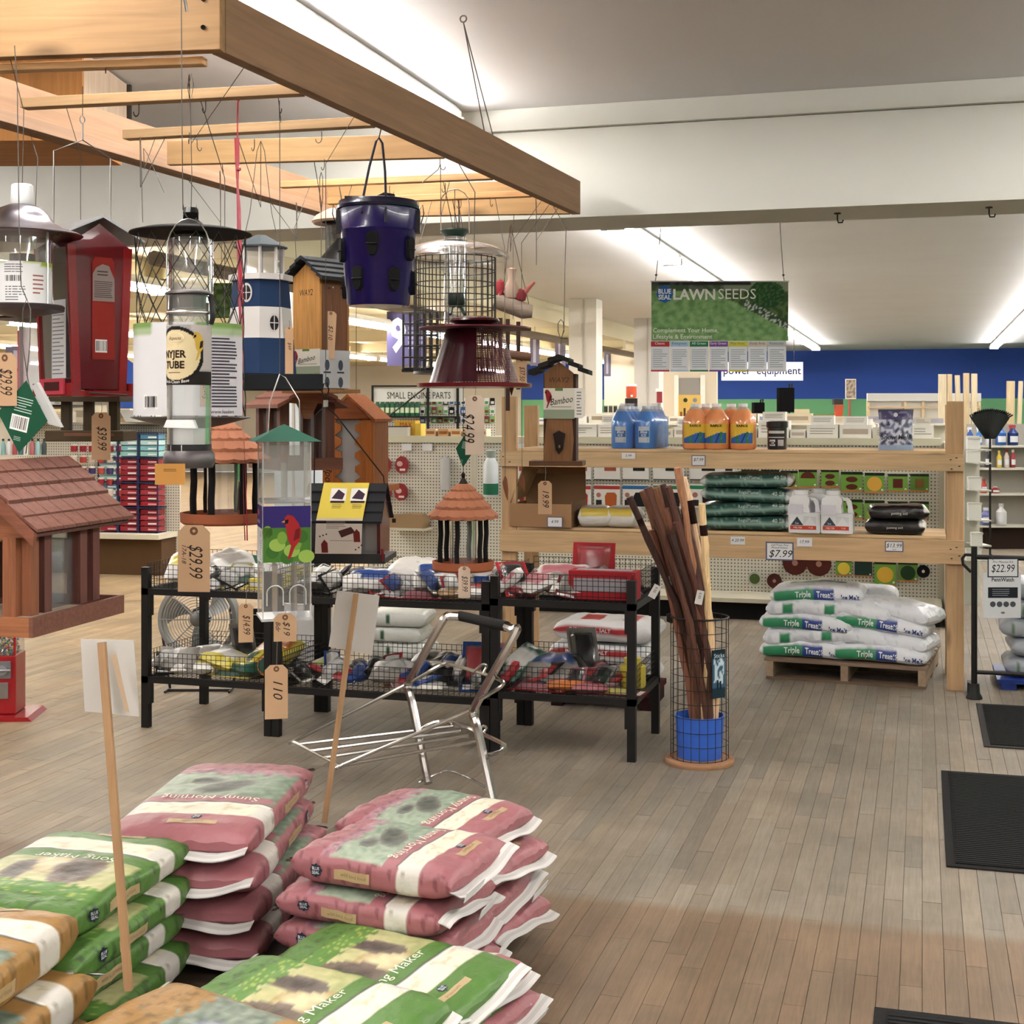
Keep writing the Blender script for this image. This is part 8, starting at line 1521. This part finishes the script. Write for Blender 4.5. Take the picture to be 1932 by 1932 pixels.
t = thing('blue_sled', 'bright blue plastic sled standing behind the red feeder', 'sled', loc=at(242, 796, D+.3), rot=10, k=D/FPX); part(t, 'shell', MB('#2456b8').lathe([(0, 0), (16, 6), (20, 40), (14, 110), (0, 120)], 16, ysc=.3), 'plastic')
# gumball machine
D = 6.95; p = at(-12, 1340, D)
t = thing('candy_machine', 'red bulk candy machine on a red base plate at the left edge', 'vending machine', loc=(p.x, p.y, 0), rot=math.degrees(YAW)+4, k=D/FPX); RD_ = '#b81420'
part(t, 'base_plate', MB(RD_).prism([(-78, 0), (86, 0), (78, 8), (-70, 8)], -60, 50), 'gloss'); part(t, 'cabinet', MB(RD_).box(-52, 50, -34, 34, 8.5, 118), 'gloss', bevel=.006); part(t, 'candy_window', MB('#ffffff').box(-50, 48, -33, 33, 118.5, 215), 'clear'); part(t, 'corner_trim', MB(RD_).box(-52, -48, -34, -30, 118.5, 216).box(46, 50, -34, -30, 118.5, 216).box(-2, 2, -34, -30, 118.5, 216), 'gloss'); part(t, 'lid', MB(RD_).box(-53, 51, -35, 35, 216.2, 230), 'gloss', bevel=.004)
mb = MB('#ffffff'); rr = random.Random(5)
for i in range(420):
    x, y, q = rr.uniform(-45, 43), rr.uniform(-29, 28), 121+rr.random()**1.5*34; mb.color(rr.choice(('#e0b21c', '#2b6bc4', '#c9252f', '#2c9a4a', '#e2781c', '#7a2a8a', '#ece4d4'))); mb.lathe([(0, q-3), (3, q), (0, q+3)], 5, c=(x, y, 0), smooth=False)
o = part(t, 'candy', mb, 'gloss', kind='stuff')
for x in (-26, 28):
    part(t, 'coin_mechanism', MB('#8f9298').box(x-14, x+14, -38, -34.2, 76, 108), 'dullmetal', bevel=.002); sh_ = part(t, 'crank', MB('#a9acb2').lathe([(0, -3), (9, -3), (9, 3), (0, 3)], 14), 'dullmetal'); sh_.rotation_euler = (PI/2, 0, 0); sh_.location = (x*t.k, -41*t.k, 92*t.k)
    part(t, 'crank_handle', MB('#9fa2a8').tube([(x-3, -46, 92), (x+16, -46, 93)], 2.5, 6), 'dullmetal'); part(t, 'chute_door', MB('#b9bbc0').box(x-9, x+9, -37, -34.1, 38, 68), 'steel', bevel=.002)
